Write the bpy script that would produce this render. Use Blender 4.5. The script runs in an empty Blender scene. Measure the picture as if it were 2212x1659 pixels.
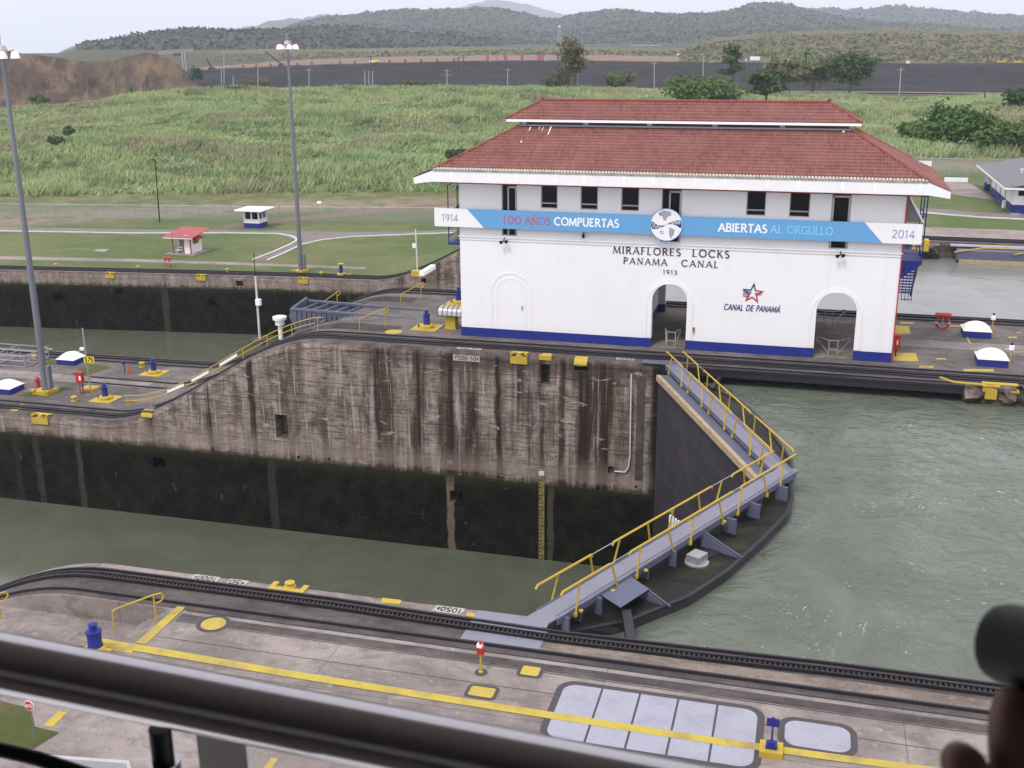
import bpy, math, random
import numpy as np
from mathutils import Vector, Matrix

random.seed(7); RNG = np.random.default_rng(11)
scene = bpy.context.scene
C = scene.collection
rad = math.radians

# ------------------------------------------------------------------ camera
CAM_H = 19.734
FPX, IW, IH = 2400.0, 2212.0, 1659.0          # focal length in pixels of a 2212 x 1659 picture
yaw, pitch, roll = rad(-15.16), rad(17.225), rad(-0.342)
FW = np.array([math.sin(yaw)*math.cos(pitch), math.cos(yaw)*math.cos(pitch), -math.sin(pitch)])
_r = np.array([math.cos(yaw), -math.sin(yaw), 0.0]); _u = np.cross(_r, FW)
RT = _r*math.cos(roll) + _u*math.sin(roll); UP = -_r*math.sin(roll) + _u*math.cos(roll)
CAM = np.array([0.0, 0.0, CAM_H])
cam_d = bpy.data.cameras.new("camera"); cam_o = bpy.data.objects.new("camera", cam_d); C.objects.link(cam_o)
cam_o.matrix_world = Matrix(((RT[0], UP[0], -FW[0], 0), (RT[1], UP[1], -FW[1], 0), (RT[2], UP[2], -FW[2], CAM_H), (0, 0, 0, 1)))
cam_d.sensor_width = 36.0; cam_d.lens = FPX/IW*36.0
cam_d.clip_start = 0.05; cam_d.clip_end = 20000
cam_d.dof.use_dof = True; cam_d.dof.focus_distance = 75.0; cam_d.dof.aperture_fstop = 13.0
scene.camera = cam_o

# ------------------------------------------------------------------ sky, sun, exposure
SUN_EL, SUN_AZ = rad(58), rad(200)            # azimuth clockwise from +Y
world = bpy.data.worlds.new("World"); scene.world = world; world.use_nodes = True
wn = world.node_tree; wn.nodes.clear()
sky = wn.nodes.new("ShaderNodeTexSky"); sky.sky_type = 'NISHITA'; sky.sun_disc = False
sky.sun_elevation = SUN_EL; sky.sun_rotation = SUN_AZ
sky.air_density = 1.0; sky.dust_density = 1.5; sky.ozone_density = 1.5; sky.altitude = 30
hsv = wn.nodes.new("ShaderNodeHueSaturation"); hsv.inputs['Saturation'].default_value = 0.25
bg = wn.nodes.new("ShaderNodeBackground"); bg.inputs['Strength'].default_value = 0.145
wo = wn.nodes.new("ShaderNodeOutputWorld")
ovc = wn.nodes.new("ShaderNodeMix"); ovc.data_type = 'RGBA'; ovc.inputs[0].default_value = 0.78; ovc.inputs[7].default_value = (6.3, 6.15, 6.6, 1)   # thin even cloud veil
tcw = wn.nodes.new("ShaderNodeTexCoord"); sxw = wn.nodes.new("ShaderNodeSeparateXYZ"); mxw = wn.nodes.new("ShaderNodeMath"); mxw.operation = 'MAXIMUM'; mxw.inputs[1].default_value = 0.02; cxw = wn.nodes.new("ShaderNodeCombineXYZ")
wn.links.new(tcw.outputs['Generated'], sxw.inputs[0]); wn.links.new(sxw.outputs[0], cxw.inputs[0]); wn.links.new(sxw.outputs[1], cxw.inputs[1]); wn.links.new(sxw.outputs[2], mxw.inputs[0]); wn.links.new(mxw.outputs[0], cxw.inputs[2]); wn.links.new(cxw.outputs[0], sky.inputs[0])   # no dark band under the horizon
wn.links.new(sky.outputs[0], hsv.inputs['Color']); wn.links.new(hsv.outputs[0], ovc.inputs[6]); wn.links.new(ovc.outputs[2], bg.inputs[0]); wn.links.new(bg.outputs[0], wo.inputs[0])
sun_d = bpy.data.lights.new("sun", 'SUN'); sun_d.energy = 1.4; sun_d.angle = rad(14); sun_d.color = (1.0, 0.97, 0.94)
sun_o = bpy.data.objects.new("sun", sun_d); C.objects.link(sun_o)
_sv = Vector((math.sin(SUN_AZ)*math.cos(SUN_EL), math.cos(SUN_AZ)*math.cos(SUN_EL), math.sin(SUN_EL)))
sun_o.rotation_euler = _sv.to_track_quat('Z', 'Y').to_euler(); sun_o.location = (0, 0, 120)
scene.view_settings.view_transform = 'Standard'; scene.view_settings.look = 'None'
scene.view_settings.exposure = 0.63; scene.view_settings.gamma = 1.0
scene.cycles.use_denoising = True
scene.cycles.max_bounces = 6; scene.cycles.diffuse_bounces = 3; scene.cycles.glossy_bounces = 3
scene.cycles.transparent_max_bounces = 12; scene.cycles.volume_bounces = 1

# ------------------------------------------------------------------ pixel -> place helpers (survey of the photograph)
def ray(x, y): return RT*(x-IW/2)/FPX - UP*(y-IH/2)/FPX + FW
def at(x, y, z=0.0):
    d = ray(x, y); return CAM + d*((z-CAM_H)/d[2])
def at_y(x, y, Y):
    d = ray(x, y); return CAM + d*(Y/d[1])
def at_d(x, y, D):
    d = ray(x, y); return CAM + d*(D/math.hypot(d[0], d[1]))
def V3(p): return Vector((float(p[0]), float(p[1]), float(p[2])))

# ------------------------------------------------------------------ mesh helpers
class MB:
    def __init__(s): s.v = []; s.f = []; s.m = []
    def add(s, vs, fs, mi=0):
        b = len(s.v); s.v.extend([(float(p[0]), float(p[1]), float(p[2])) for p in vs])
        s.f.extend([tuple(b+i for i in f) for f in fs]); s.m.extend([mi]*len(fs)); return s
    def box(s, x0, x1, y0, y1, z0, z1, mi=0):
        vs = [(x0,y0,z0),(x1,y0,z0),(x1,y1,z0),(x0,y1,z0),(x0,y0,z1),(x1,y0,z1),(x1,y1,z1),(x0,y1,z1)]
        return s.add(vs, [(0,3,2,1),(4,5,6,7),(0,1,5,4),(1,2,6,5),(2,3,7,6),(3,0,4,7)], mi)
    def obox(s, o, ax, ay, az, mi=0):
        """box from corner o along three vectors"""
        o, ax, ay, az = map(np.asarray, (o, ax, ay, az))
        vs = [o, o+ax, o+ax+ay, o+ay, o+az, o+ax+az, o+ax+ay+az, o+ay+az]
        return s.add(vs, [(0,3,2,1),(4,5,6,7),(0,1,5,4),(1,2,6,5),(2,3,7,6),(3,0,4,7)], mi)
    def bar(s, p, q, w, h=None, mi=0):
        """rectangular bar from p to q, w wide (horizontal), h high"""
        p = np.asarray(p, float); q = np.asarray(q, float); h = h or w
        d = q-p; d = d/np.linalg.norm(d)
        side = np.cross(d, [0,0,1.0])
        if np.linalg.norm(side) < 1e-3: side = np.array([1.0,0,0])
        side /= np.linalg.norm(side); up = np.cross(side, d)
        return s.obox(p-side*w/2-up*h/2, q-p, side*w, up*h, mi)
    def tube(s, pts, r, n=8, mi=0, caps=True):
        pts = [np.asarray(p, float) for p in pts]; rs = r if isinstance(r, (list, tuple)) else [r]*len(pts)
        rings = []; ref = None
        for i, p in enumerate(pts):
            if i == 0: d = pts[1]-p
            elif i == len(pts)-1: d = p-pts[i-1]
            else:
                a = (p-pts[i-1]); b = (pts[i+1]-p); d = a/max(np.linalg.norm(a),1e-9)+b/max(np.linalg.norm(b),1e-9)
            d = d/max(np.linalg.norm(d),1e-9)
            if ref is None: ref = np.array([0,0,1.0]) if abs(d[2]) < .9 else np.array([1.0,0,0])
            a = np.cross(d, ref); a /= max(np.linalg.norm(a),1e-9); b = np.cross(d, a); ref = -np.cross(d, a) if False else ref
            rings.append([p+rs[i]*(a*math.cos(2*math.pi*k/n)+b*math.sin(2*math.pi*k/n)) for k in range(n)])
        vs = [v for R in rings for v in R]; fs = []
        for i in range(len(rings)-1):
            for k in range(n): fs.append((i*n+k, i*n+(k+1)%n, (i+1)*n+(k+1)%n, (i+1)*n+k))
        if caps: fs.append(tuple(range(n-1,-1,-1))); fs.append(tuple((len(rings)-1)*n+k for k in range(n)))
        return s.add(vs, fs, mi)
    def lathe(s, prof, c=(0,0,0), n=20, mi=0):
        vs = []; fs = []
        for r, z in prof: vs += [(c[0]+r*math.cos(2*math.pi*k/n), c[1]+r*math.sin(2*math.pi*k/n), c[2]+z) for k in range(n)]
        for i in range(len(prof)-1):
            for k in range(n): fs.append((i*n+k, i*n+(k+1)%n, (i+1)*n+(k+1)%n, (i+1)*n+k))
        if prof[0][0] > 1e-4: fs.append(tuple(range(n-1,-1,-1)))
        if prof[-1][0] > 1e-4: fs.append(tuple((len(prof)-1)*n+k for k in range(n)))
        return s.add(vs, fs, mi)
    def prism(s, poly, o, u, v, w, mi=0):
        """2-D polygon in plane (o,u,v) extruded along w"""
        o, u, v, w = [np.asarray(t, float) for t in (o, u, v, w)]
        n = len(poly); a = [o+u*p[0]+v*p[1] for p in poly]; b = [p+w for p in a]
        fs = [tuple(range(n)), tuple(range(2*n-1, n-1, -1))] + [(i, i+n, (i+1)%n+n, (i+1)%n) for i in range(n)]
        return s.add(a+b, fs, mi)
    def slab(s, poly, z0, z1, mi=0): return s.prism([(p[0],p[1]) for p in poly], (0,0,z0), (1,0,0), (0,1,0), (0,0,z1-z0), mi)
    def sheet(s, pts, mi=0): return s.add(pts, [tuple(range(len(pts)))], mi)
    def grid(s, P, mi=0):
        """P[i][j] points"""
        P = np.asarray(P, float); a, b, _ = P.shape
        fs = [(i*b+j, (i+1)*b+j, (i+1)*b+j+1, i*b+j+1) for i in range(a-1) for j in range(b-1)]
        return s.add(P.reshape(-1,3), fs, mi)
    def build(s, name, mats, parent=None, smooth=False, origin=None, ang=40, recalc=True):
        me = bpy.data.meshes.new(name)
        vs = s.v
        if origin is not None: vs = [(p[0]-origin[0], p[1]-origin[1], p[2]-origin[2]) for p in vs]
        me.from_pydata(vs, [], s.f); me.validate(clean_customdata=False)
        if not isinstance(mats, (list, tuple)): mats = [mats]
        for m in mats: me.materials.append(m)
        if len(mats) > 1 and len(me.polygons) == len(s.m): me.polygons.foreach_set('material_index', s.m)
        if recalc:
            import bmesh
            bm = bmesh.new(); bm.from_mesh(me); bmesh.ops.recalc_face_normals(bm, faces=bm.faces); bm.to_mesh(me); bm.free()
        if smooth:
            me.polygons.foreach_set('use_smooth', [True]*len(me.polygons))
            try: me.set_sharp_from_angle(angle=rad(ang))
            except Exception: pass
        me.update()
        o = bpy.data.objects.new(name, me); C.objects.link(o)
        if origin is not None: o.location = origin
        if parent: o.parent = parent
        return o
def tag(o, label=None, cat=None, group=None, kind=None):
    if label: o['label'] = label
    if cat: o['category'] = cat
    if group: o['group'] = group
    if kind: o['kind'] = kind
    return o
def thing(name, label, cat, loc=(0,0,0), rotz=0.0, group=None):
    o = bpy.data.objects.new(name, None); C.objects.link(o); o.location = [float(t) for t in loc]; o.rotation_euler = (0,0,rotz)
    o.empty_display_size = 0.2
    return tag(o, label, cat, group)
def dup(root, loc, rotz=None, label=None, group=None):
    r = root.copy(); C.objects.link(r); r.location = [float(t) for t in loc]
    if rotz is not None: r.rotation_euler = (0,0,rotz)
    if label: r['label'] = label
    if group: r['group'] = group
    for ch in list(root.children):
        c = ch.copy(); C.objects.link(c); c.parent = r
        for g in list(ch.children):
            d = g.copy(); C.objects.link(d); d.parent = c
    return r
def struct(o): o['kind'] = 'structure'; return o
def fast_mesh(name, verts, faces_flat, nper, mat, attr=None, smooth=False):
    """big numpy mesh, all faces with nper corners"""
    me = bpy.data.meshes.new(name); nf = len(faces_flat)//nper
    me.vertices.add(len(verts)); me.vertices.foreach_set('co', np.asarray(verts, np.float32).ravel())
    me.loops.add(len(faces_flat)); me.loops.foreach_set('vertex_index', np.asarray(faces_flat, np.int32))
    me.polygons.add(nf); me.polygons.foreach_set('loop_start', np.arange(nf, dtype=np.int32)*nper)
    if attr is not None:
        a = me.attributes.new('tint', 'FLOAT', 'POINT'); a.data.foreach_set('value', np.asarray(attr, np.float32))
    me.update(calc_edges=True); me.validate()
    if smooth: me.polygons.foreach_set('use_smooth', [True]*nf)
    me.materials.append(mat)
    o = bpy.data.objects.new(name, me); C.objects.link(o); return o
def smooth01(t): t = np.clip(t, 0, 1); return t*t*(3-2*t)

# value noise in numpy (for terrain and displaced rock)
_perm = RNG.random((64, 64))
def vnoise(x, y):
    x = np.asarray(x, float); y = np.asarray(y, float)
    xi = np.floor(x).astype(int); yi = np.floor(y).astype(int); fx = smooth01(x-xi); fy = smooth01(y-yi)
    g = lambda i, j: _perm[i % 64, j % 64]
    return (g(xi,yi)*(1-fx)+g(xi+1,yi)*fx)*(1-fy)+(g(xi,yi+1)*(1-fx)+g(xi+1,yi+1)*fx)*fy - .5
def fbm(x, y, o=4):
    t = 0; a = 1.0
    for k in range(o): t = t+a*vnoise(np.asarray(x)*2**k+17.3*k, np.asarray(y)*2**k+5.1*k); a *= .5
    return t
# ------------------------------------------------------------------ materials
class NT:
    def __init__(s, name):
        s.mat = bpy.data.materials.new(name); s.mat.use_nodes = True; s.t = s.mat.node_tree; s.t.nodes.clear()
        s.out = s.t.nodes.new('ShaderNodeOutputMaterial'); s.b = s.t.nodes.new('ShaderNodeBsdfPrincipled')
        s.t.links.new(s.b.outputs[0], s.out.inputs[0]); s._pos = None
    def n(s, typ, **kw):
        x = s.t.nodes.new(typ)
        for k, v in kw.items(): setattr(x, k, v)
        return x
    def link(s, a, b): s.t.links.new(a, b)
    def put(s, inp, v):
        if hasattr(v, 'is_linked') or isinstance(v, bpy.types.NodeSocket): s.link(v, inp)
        elif isinstance(v, (tuple, list)) and len(v) == 3 and inp.type == 'RGBA': inp.default_value = (*v, 1)
        else: inp.default_value = v
    @property
    def pos(s):
        if s._pos is None: s._pos = s.n('ShaderNodeNewGeometry').outputs['Position']
        return s._pos
    @property
    def obj(s): return s.n('ShaderNodeTexCoord').outputs['Object']
    def map(s, v, sc=(1,1,1), loc=(0,0,0), rot=(0,0,0)):
        m = s.n('ShaderNodeMapping'); s.link(v, m.inputs['Vector']); m.inputs['Scale'].default_value = sc; m.inputs['Location'].default_value = loc; m.inputs['Rotation'].default_value = rot
        return m.outputs[0]
    def noise(s, scale=1, detail=4, rough=.55, dist=0, v=None, sc=None):
        x = s.n('ShaderNodeTexNoise'); v = v or s.pos
        if sc: v = s.map(v, sc)
        s.link(v, x.inputs['Vector']); x.inputs['Scale'].default_value = scale; x.inputs['Detail'].default_value = detail
        x.inputs['Roughness'].default_value = rough; x.inputs['Distortion'].default_value = dist
        return x.outputs[0]
    def vor(s, scale=1, v=None, feature='F1', out=0):
        x = s.n('ShaderNodeTexVoronoi', feature=feature); s.link(v or s.pos, x.inputs['Vector']); x.inputs['Scale'].default_value = scale
        return x.outputs[out]
    def ramp(s, f, stops, interp='LINEAR'):
        r = s.n('ShaderNodeValToRGB'); r.color_ramp.interpolation = interp; e = r.color_ramp.elements
        while len(e) < len(stops): e.new(.5)
        for k, (p, c) in enumerate(stops):
            e[k].position = p; c = (c, c, c) if not isinstance(c, (tuple, list)) else c; e[k].color = (*c, 1)
        s.put(r.inputs[0], f); return r.outputs[0]
    def mix(s, f, a, b, mode='MIX'):
        m = s.n('ShaderNodeMix', data_type='RGBA', blend_type=mode); s.put(m.inputs[0], f); s.put(m.inputs[6], a); s.put(m.inputs[7], b); return m.outputs[2]
    def math(s, op, a, b=0.0, c=None, clamp=False):
        m = s.n('ShaderNodeMath', operation=op, use_clamp=clamp); s.put(m.inputs[0], a); s.put(m.inputs[1], b)
        if c is not None: s.put(m.inputs[2], c)
        return m.outputs[0]
    def sep(s, v=None):
        x = s.n('ShaderNodeSeparateXYZ'); s.link(v or s.pos, x.inputs[0]); return x.outputs
    def step(s, v, a, b):
        """0 below a, 1 above b"""
        m = s.n('ShaderNodeMapRange'); m.interpolation_type = 'SMOOTHSTEP'; s.put(m.inputs[0], v); m.inputs[1].default_value = a; m.inputs[2].default_value = b; return m.outputs[0]
    def band(s, v, c, w, soft=.3):
        d = s.math('ABSOLUTE', s.math('SUBTRACT', v, c)); m = s.step(d, w*(1-soft), w); return s.math('SUBTRACT', 1.0, m)
    def bump(s, h, st=.3, dist=.05):
        x = s.n('ShaderNodeBump'); x.inputs['Strength'].default_value = st; x.inputs['Distance'].default_value = dist; s.link(h, x.inputs['Height']); s.link(x.outputs[0], s.b.inputs['Normal'])
    def done(s, col, rough=.85, metal=0.0, spec=.3):
        s.put(s.b.inputs['Base Color'], col); s.put(s.b.inputs['Roughness'], rough); s.b.inputs['Metallic'].default_value = metal
        s.b.inputs['Specular IOR Level'].default_value = spec; return s.mat

def paint(name, col, dirt=.25, dcol=None, rough=.55, scale=1.3, metal=0.0, spec=.35, bump=0.0):
    t = NT(name); n1 = t.noise(scale, 5, .6); n2 = t.noise(scale*9, 3, .6)
    f = t.math('MULTIPLY', t.step(n1, .42, .75), dirt)
    c = t.mix(f, col, dcol or tuple(x*.55 for x in col))
    c = t.mix(t.math('MULTIPLY', t.step(n2, .5, .8), dirt*.7), c, tuple(x*.6 for x in col))
    if bump: t.bump(n2, bump, .02)
    return t.done(c, rough, metal, spec)

M = {}
def mk_white():
    t = NT('white_wall_paint'); n = t.noise(.35, 5, .6); s = t.noise(1.0, 4, .6, .2, sc=(1.6,1.6,.05)); f = t.noise(5, 3, .6)
    c = t.mix(t.math('MULTIPLY', t.step(n, .45, .70), .10), (.80,.79,.80), (.60,.575,.55)); c = t.mix(t.math('MULTIPLY', t.step(s, .54, .72), .10), c, (.50,.47,.44)); c = t.mix(t.math('MULTIPLY', t.step(f, .62, .78), .05), c, (.5,.48,.46))
    z = t.sep()[2]; low = t.math('MULTIPLY', t.step(t.math('ADD', z, t.math('MULTIPLY', n, .8)), 1.5, .9), t.step(z, .55, .66)); c = t.mix(t.math('MULTIPLY', low, .10), c, (.45,.42,.38))
    t.bump(f, .06, .02); return t.done(c, .6)
M['white'] = mk_white()
M['white_clean'] = paint('white_gloss_paint', (.84,.84,.86), .06, (.6,.6,.6), .4, .8)
M['blue'] = paint('blue_paint', (.013,.024,.20), .35, (.022,.035,.15), .5, 1.2)
M['yellow'] = paint('yellow_paint', (.47,.33,.035), .35, (.30,.20,.045), .6, 1.5)
M['yellow_line'] = paint('yellow_road_paint', (.46,.355,.055), .85, (.27,.20,.10), .75, 1.1)
M['walk'] = paint('grey_walkway_plate', (.21,.205,.255), .4, (.14,.14,.17), .6, 1.4)
M['grey_blue'] = paint('grey_steel_paint', (.105,.112,.168), .35, (.065,.068,.095), .5, 1.0)
M['pole'] = paint('pole_grey', (.15,.157,.18), .2, None, .45, .7)
M['pale_plate'] = paint('pale_grey_plate', (.325,.325,.385), .65, (.235,.23,.26), .7, .9)
M['dark_line'] = paint('dark_asphalt_seal', (.07,.062,.066), .3, None, .85, 2)
M['steel_dark'] = paint('dark_rail_steel', (.030,.028,.036), .4, (.06,.045,.04), .45, 3, .3)
M['rack'] = paint('dark_rack_iron', (.018,.016,.02), .4, (.05,.035,.03), .5, 3, .2)
M['red'] = paint('red_paint', (.42,.025,.02), .25, None, .5, 2)
M['redroof'] = paint('red_sheet_roof', (.36,.085,.085), .25, None, .7, 1)
M['galv'] = paint('galvanised_steel', (.40,.40,.42), .3, None, .45, 2, .5)
M['silver'] = paint('silver_cover', (.42,.41,.40), .3, None, .45, 1.5, .4)
M['glass'] = paint('dark_window_glass', (.006,.006,.008), .1, None, .3, 1, 0, .12)
M['wood'] = paint('weathered_fender_wood', (.40,.31,.19), .6, (.19,.13,.08), .85, 3, bump=.4)
M['black'] = paint('black_plastic', (.008,.008,.010), .1, None, .5, 1, 0, .2)
M['darkmetal'] = paint('bronze_handrail', (.42,.405,.415), .2, (.33,.32,.325), .20, 6, .95)
M['text_dark'] = paint('dark_bronze_letters', (.03,.03,.035), .2, None, .5, 2)
M['text_red'] = paint('red_letter', (.50,.10,.13), .1, None, .5, 2)
M['text_cyan'] = paint('cyan_letter', (.22,.62,.85), .1, None, .5, 2)
M['text_blue'] = paint('blue_grey_letter', (.13,.21,.40), .1, None, .5, 2)
M['banner_blue'] = paint('banner_blue_vinyl', (.125,.335,.60), .10, (.11,.30,.55), .5, .6)
M['navy'] = paint('navy_vinyl', (.02,.035,.16), .1, None, .5, 1)
M['sign_yellow'] = paint('sign_yellow', (.72,.60,.03), .1, None, .5, 1)
M['orange'] = paint('orange_cone', (.45,.10,.05), .2, None, .6, 2)
M['gutter'] = paint('mossy_gutter_tile', (.52,.53,.45), .8, (.20,.23,.18), .8, 4, bump=.5)
M['asphalt'] = paint('asphalt_path', (.185,.165,.16), .55, (.11,.10,.10), .9, .35, bump=.2)
M['kerb'] = paint('kerb_white', (.62,.60,.58), .5, (.35,.33,.30), .85, 1)
M['roofgrey'] = paint('grey_felt_roof', (.17,.165,.18), .4, (.11,.11,.12), .9, .5)
M['dirt'] = paint('red_dirt', (.20,.125,.092), .7, (.10,.085,.06), .95, .05)
M['soffit'] = paint('shade_roof_soffit', (.22,.195,.185), .3, None, .9, .5)
M['skin'] = paint('skin', (.19,.10,.082), .3, (.14,.07,.056), .5, 25)
M['cloth'] = paint('dark_sleeve', (.03,.03,.04), .3, None, .9, 8)

def mk_deck(name, a, b, speck=.5, scale=1.0, joints=True):
    t = NT(name)
    big = t.noise(.22*scale, 5, .6, .6); mid = t.noise(1.3*scale, 5, .65); fine = t.noise(9, 4, .7)
    c = t.mix(t.step(big, .36, .64), a, b)
    blot = t.noise(.55*scale, 6, .7, 1.2, v=t.map(t.pos, (.55,1.3,1), (13,5,0)))
    c = t.mix(t.math('MULTIPLY', t.step(blot, .50, .62), .45), c, tuple(x*.62 for x in b)); c = t.mix(t.math('MULTIPLY', t.step(blot, .50, .36), .35), c, tuple(min(1,x*1.35) for x in a))
    c = t.mix(t.math('MULTIPLY', t.step(mid, .48, .75), .55), c, tuple(x*.55 for x in b))
    sp = t.noise(22, 2, .6); c = t.mix(t.math('MULTIPLY', t.step(sp, .62, .70), t.math('MULTIPLY', t.step(mid, .40, .60), .7)), c, (.035,.028,.026))
    rst = t.noise(.8, 4, .6, .5, v=t.map(t.pos, (1,1,1), (50,21,0))); c = t.mix(t.math('MULTIPLY', t.step(rst, .66, .74), .45), c, (.20,.125,.07))
    c = t.mix(t.math('MULTIPLY', t.step(fine, .50, .80), speck), c, tuple(x*.5 for x in b))
    c = t.mix(t.math('MULTIPLY', t.step(t.noise(3.1, 3, .5, 1.0), .60, .72), .35), c, tuple(min(1, x*1.5) for x in a))
    if joints:
        x, y, z = t.sep()[0:3]
        for co, per, off in ((x, 9.15, 2.9), (y, 6.4, 4.55)):
            fr = t.math('FRACT', t.math('DIVIDE', t.math('ADD', co, off+460), per))
            j = t.math('SUBTRACT', 1.0, t.step(t.math('MULTIPLY', fr, per), .018, .05))
            c = t.mix(t.math('MULTIPLY', j, .55), c, (.05,.042,.04))
    t.bump(t.math('ADD', mid, t.math('MULTIPLY', fine, .5)), .35, .03)
    return t.done(c, .9)
M['deck'] = mk_deck('lock_deck_concrete', (.285,.245,.225), (.185,.160,.147))
M['deck_c'] = mk_deck('centre_deck_concrete', (.165,.140,.130), (.095,.083,.080))
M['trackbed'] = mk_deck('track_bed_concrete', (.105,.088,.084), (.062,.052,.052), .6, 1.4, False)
M['edgeconc'] = mk_deck('pale_worn_concrete', (.22,.185,.155), (.15,.12,.105), .85, 2, False)
M['conc_light'] = mk_deck('pale_path_concrete', (.30,.25,.225), (.22,.18,.165), .4, .6)

def mk_wall():
    t = NT('stained_lock_wall'); x, y, z = t.sep()[0:3]
    wob = t.math('MULTIPLY', t.math('SUBTRACT', t.noise(.6, 3), .5), .5)
    xw = t.math('ADD', x, wob)
    blot = t.noise(.9, 6, .7, .5, sc=(1.1,1.1,.42))
    base = t.mix(t.step(blot, .36, .66), (.13,.098,.078), (.37,.305,.262))
    # horizontal board marks
    hb = t.noise(1.0, 6, .75, .35, sc=(.6,.6,6.0))
    base = t.mix(t.math('MULTIPLY', t.step(hb, .48, .62), .72), base, (.050,.036,.029))
    hb2 = t.noise(1.0, 4, .7, .25, v=t.map(t.pos, (1.3,1.3,15.0), (3,17,2))); base = t.mix(t.math('MULTIPLY', t.step(hb2, .54, .64), .62), base, (.040,.028,.022))
    hl = t.noise(1.0, 4, .7, .2, v=t.map(t.pos, (.9,.9,11.0), (31,4,7)))
    base = t.mix(t.math('MULTIPLY', t.step(hl, .56, .66), .60), base, (.36,.31,.285))
    # run-off streaks
    s1 = t.noise(1.0, 4, .6, .15, sc=(.55,.55,.035)); s2 = t.noise(1.0, 4, .65, .2, v=t.map(t.pos, (2.2,2.2,.07), (9,2,5)))
    s3 = t.noise(1.0, 3, .6, .2, v=t.map(t.pos, (3.6,3.6,.16), (3,12,1)))
    right = t.step(x, -36.0, -24.0)
    amt = t.math('ADD', .34, t.math('MULTIPLY', right, .60))
    base = t.mix(t.math('MULTIPLY', t.step(s1, .50, .62), amt), base, (.034,.021,.015))
    base = t.mix(t.math('MULTIPLY', t.step(s2, .53, .66), t.math('ADD', .30, t.math('MULTIPLY', right, .55))), base, (.042,.025,.018))
    base = t.mix(t.math('MULTIPLY', t.step(s3, .56, .68), .70), base, (.40,.345,.315))
    gr_ = t.noise(7.0, 4, .75); base = t.mix(t.math('MULTIPLY', t.step(gr_, .54, .68), .55), base, (.045,.033,.027)); base = t.mix(t.math('MULTIPLY', t.step(gr_, .44, .34), .35), base, (.40,.35,.32))
    topb = t.math('MULTIPLY', t.step(t.math('ADD', z, t.math('MULTIPLY', blot, .9)), -1.0, -.45), t.step(x, -33, -24)); base = t.mix(t.math('MULTIPLY', topb, .72), base, (.062,.046,.040))
    rust = t.noise(1.0, 3, .6, .2, v=t.map(t.pos, (1.3,1.3,.05), (21,2,5)))
    base = t.mix(t.math('MULTIPLY', t.step(rust, .60, .70), .5), base, (.105,.042,.026))
    for xc, w in ((-22.9,.55), (-16.4,.32), (-13.6,.5), (-12.2,.45), (-15.0,.3), (-37.6,.35), (-41.2,.28), (-46.0,.5), (-8.7,.55), (-19.4,.22), (-20.9,.3), (-25.1,.3), (-28.0,.26)):  # dark streaks, plus one band painted for the shaded gap by the gate
        base = t.mix(t.math('MULTIPLY', t.band(xw, xc, w, .6), t.math('ADD', .45, t.math('MULTIPLY', t.step(s2, .40, .56), .45))), base, (.024,.016,.012))
    # lift joints
    zz = t.math('ADD', z, t.math('MULTIPLY', t.math('SUBTRACT', t.noise(.8, 2), .5), .10))
    fr = t.math('MULTIPLY', t.math('FRACT', t.math('DIVIDE', t.math('ADD', zz, 60.35), 1.55)), 1.55)
    base = t.mix(t.math('MULTIPLY', t.math('SUBTRACT', 1.0, t.step(fr, .02, .065)), t.math('ADD', .35, t.math('MULTIPLY', t.step(blot, .35, .6), .45))), base, (.02,.015,.012))
    # scattered pale repair patches
    pn = t.noise(1.0, 2, .6, .6, v=t.map(t.pos, (.75,.75,2.6), (5,1,2)))
    base = t.mix(t.math('MULTIPLY', t.step(pn, .64, .69), .55), base, (.40,.36,.345))
    # coping grime near the lip of the wall (brown crust)
    # algae zone below the high-water mark, with a pale rim just above it
    zr = t.math('ADD', z, t.math('MULTIPLY', t.math('SUBTRACT', t.noise(2.5, 4, .6), .5), .5))
    rim = t.math('MULTIPLY', t.step(zr, -8.75, -8.4), t.math('SUBTRACT', 1.0, t.step(zr, -8.2, -6.6)))
    base = t.mix(t.math('MULTIPLY', rim, .45), base, (.27,.215,.185))
    al = t.math('SUBTRACT', 1.0, t.step(zr, -9.15, -8.55))
    an = t.noise(.8, 6, .7); alc = t.mix(t.step(an, .35, .72), (.0025,.003,.0018), (.016,.0165,.009))
    alc = t.mix(t.step(t.noise(1.0, 5, .7, sc=(.4,.4,3)), .62, .74), alc, (.028,.027,.019))
    for xc, w, cc in ((-22.85,.34,(.17,.125,.085)), (-56.3,.36,(.036,.034,.027)), (-52.6,.30,(.044,.042,.033)), (-15.7,.25,(.07,.06,.045)), (-58.2,.3,(.02,.02,.016)), (-76.0,.5,(.045,.042,.034)), (-36.5,.4,(.03,.03,.025))):
        alc = t.mix(t.math('MULTIPLY', t.band(xw, xc, w, .35), .85), alc, cc)
    ag = t.noise(3.5, 5, .75, .6); alc = t.mix(t.math('MULTIPLY', t.step(ag, .56, .70), .6), alc, (.034,.033,.019)); alc = t.mix(t.math('MULTIPLY', t.step(hb, .54, .64), .55), alc, (.0022,.0026,.0018)); alc = t.mix(t.math('MULTIPLY', t.step(t.noise(1.0, 3, .6, .5, v=t.map(t.pos, (1.1,1.1,.8), (61,3,9))), .68, .73), .5), alc, (.10,.095,.05))
    gr = t.math('SUBTRACT', 1.0, t.step(zr, -9.9, -8.7))
    alc = t.mix(gr, (.026,.026,.011), alc)
    base = t.mix(al, base, alc)
    base = t.mix(t.math('MULTIPLY', t.band(x, -8.45, .85, .8), .9), base, (.012,.011,.009))  # painted dark band, shade of the gap between wall end and leaf
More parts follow.
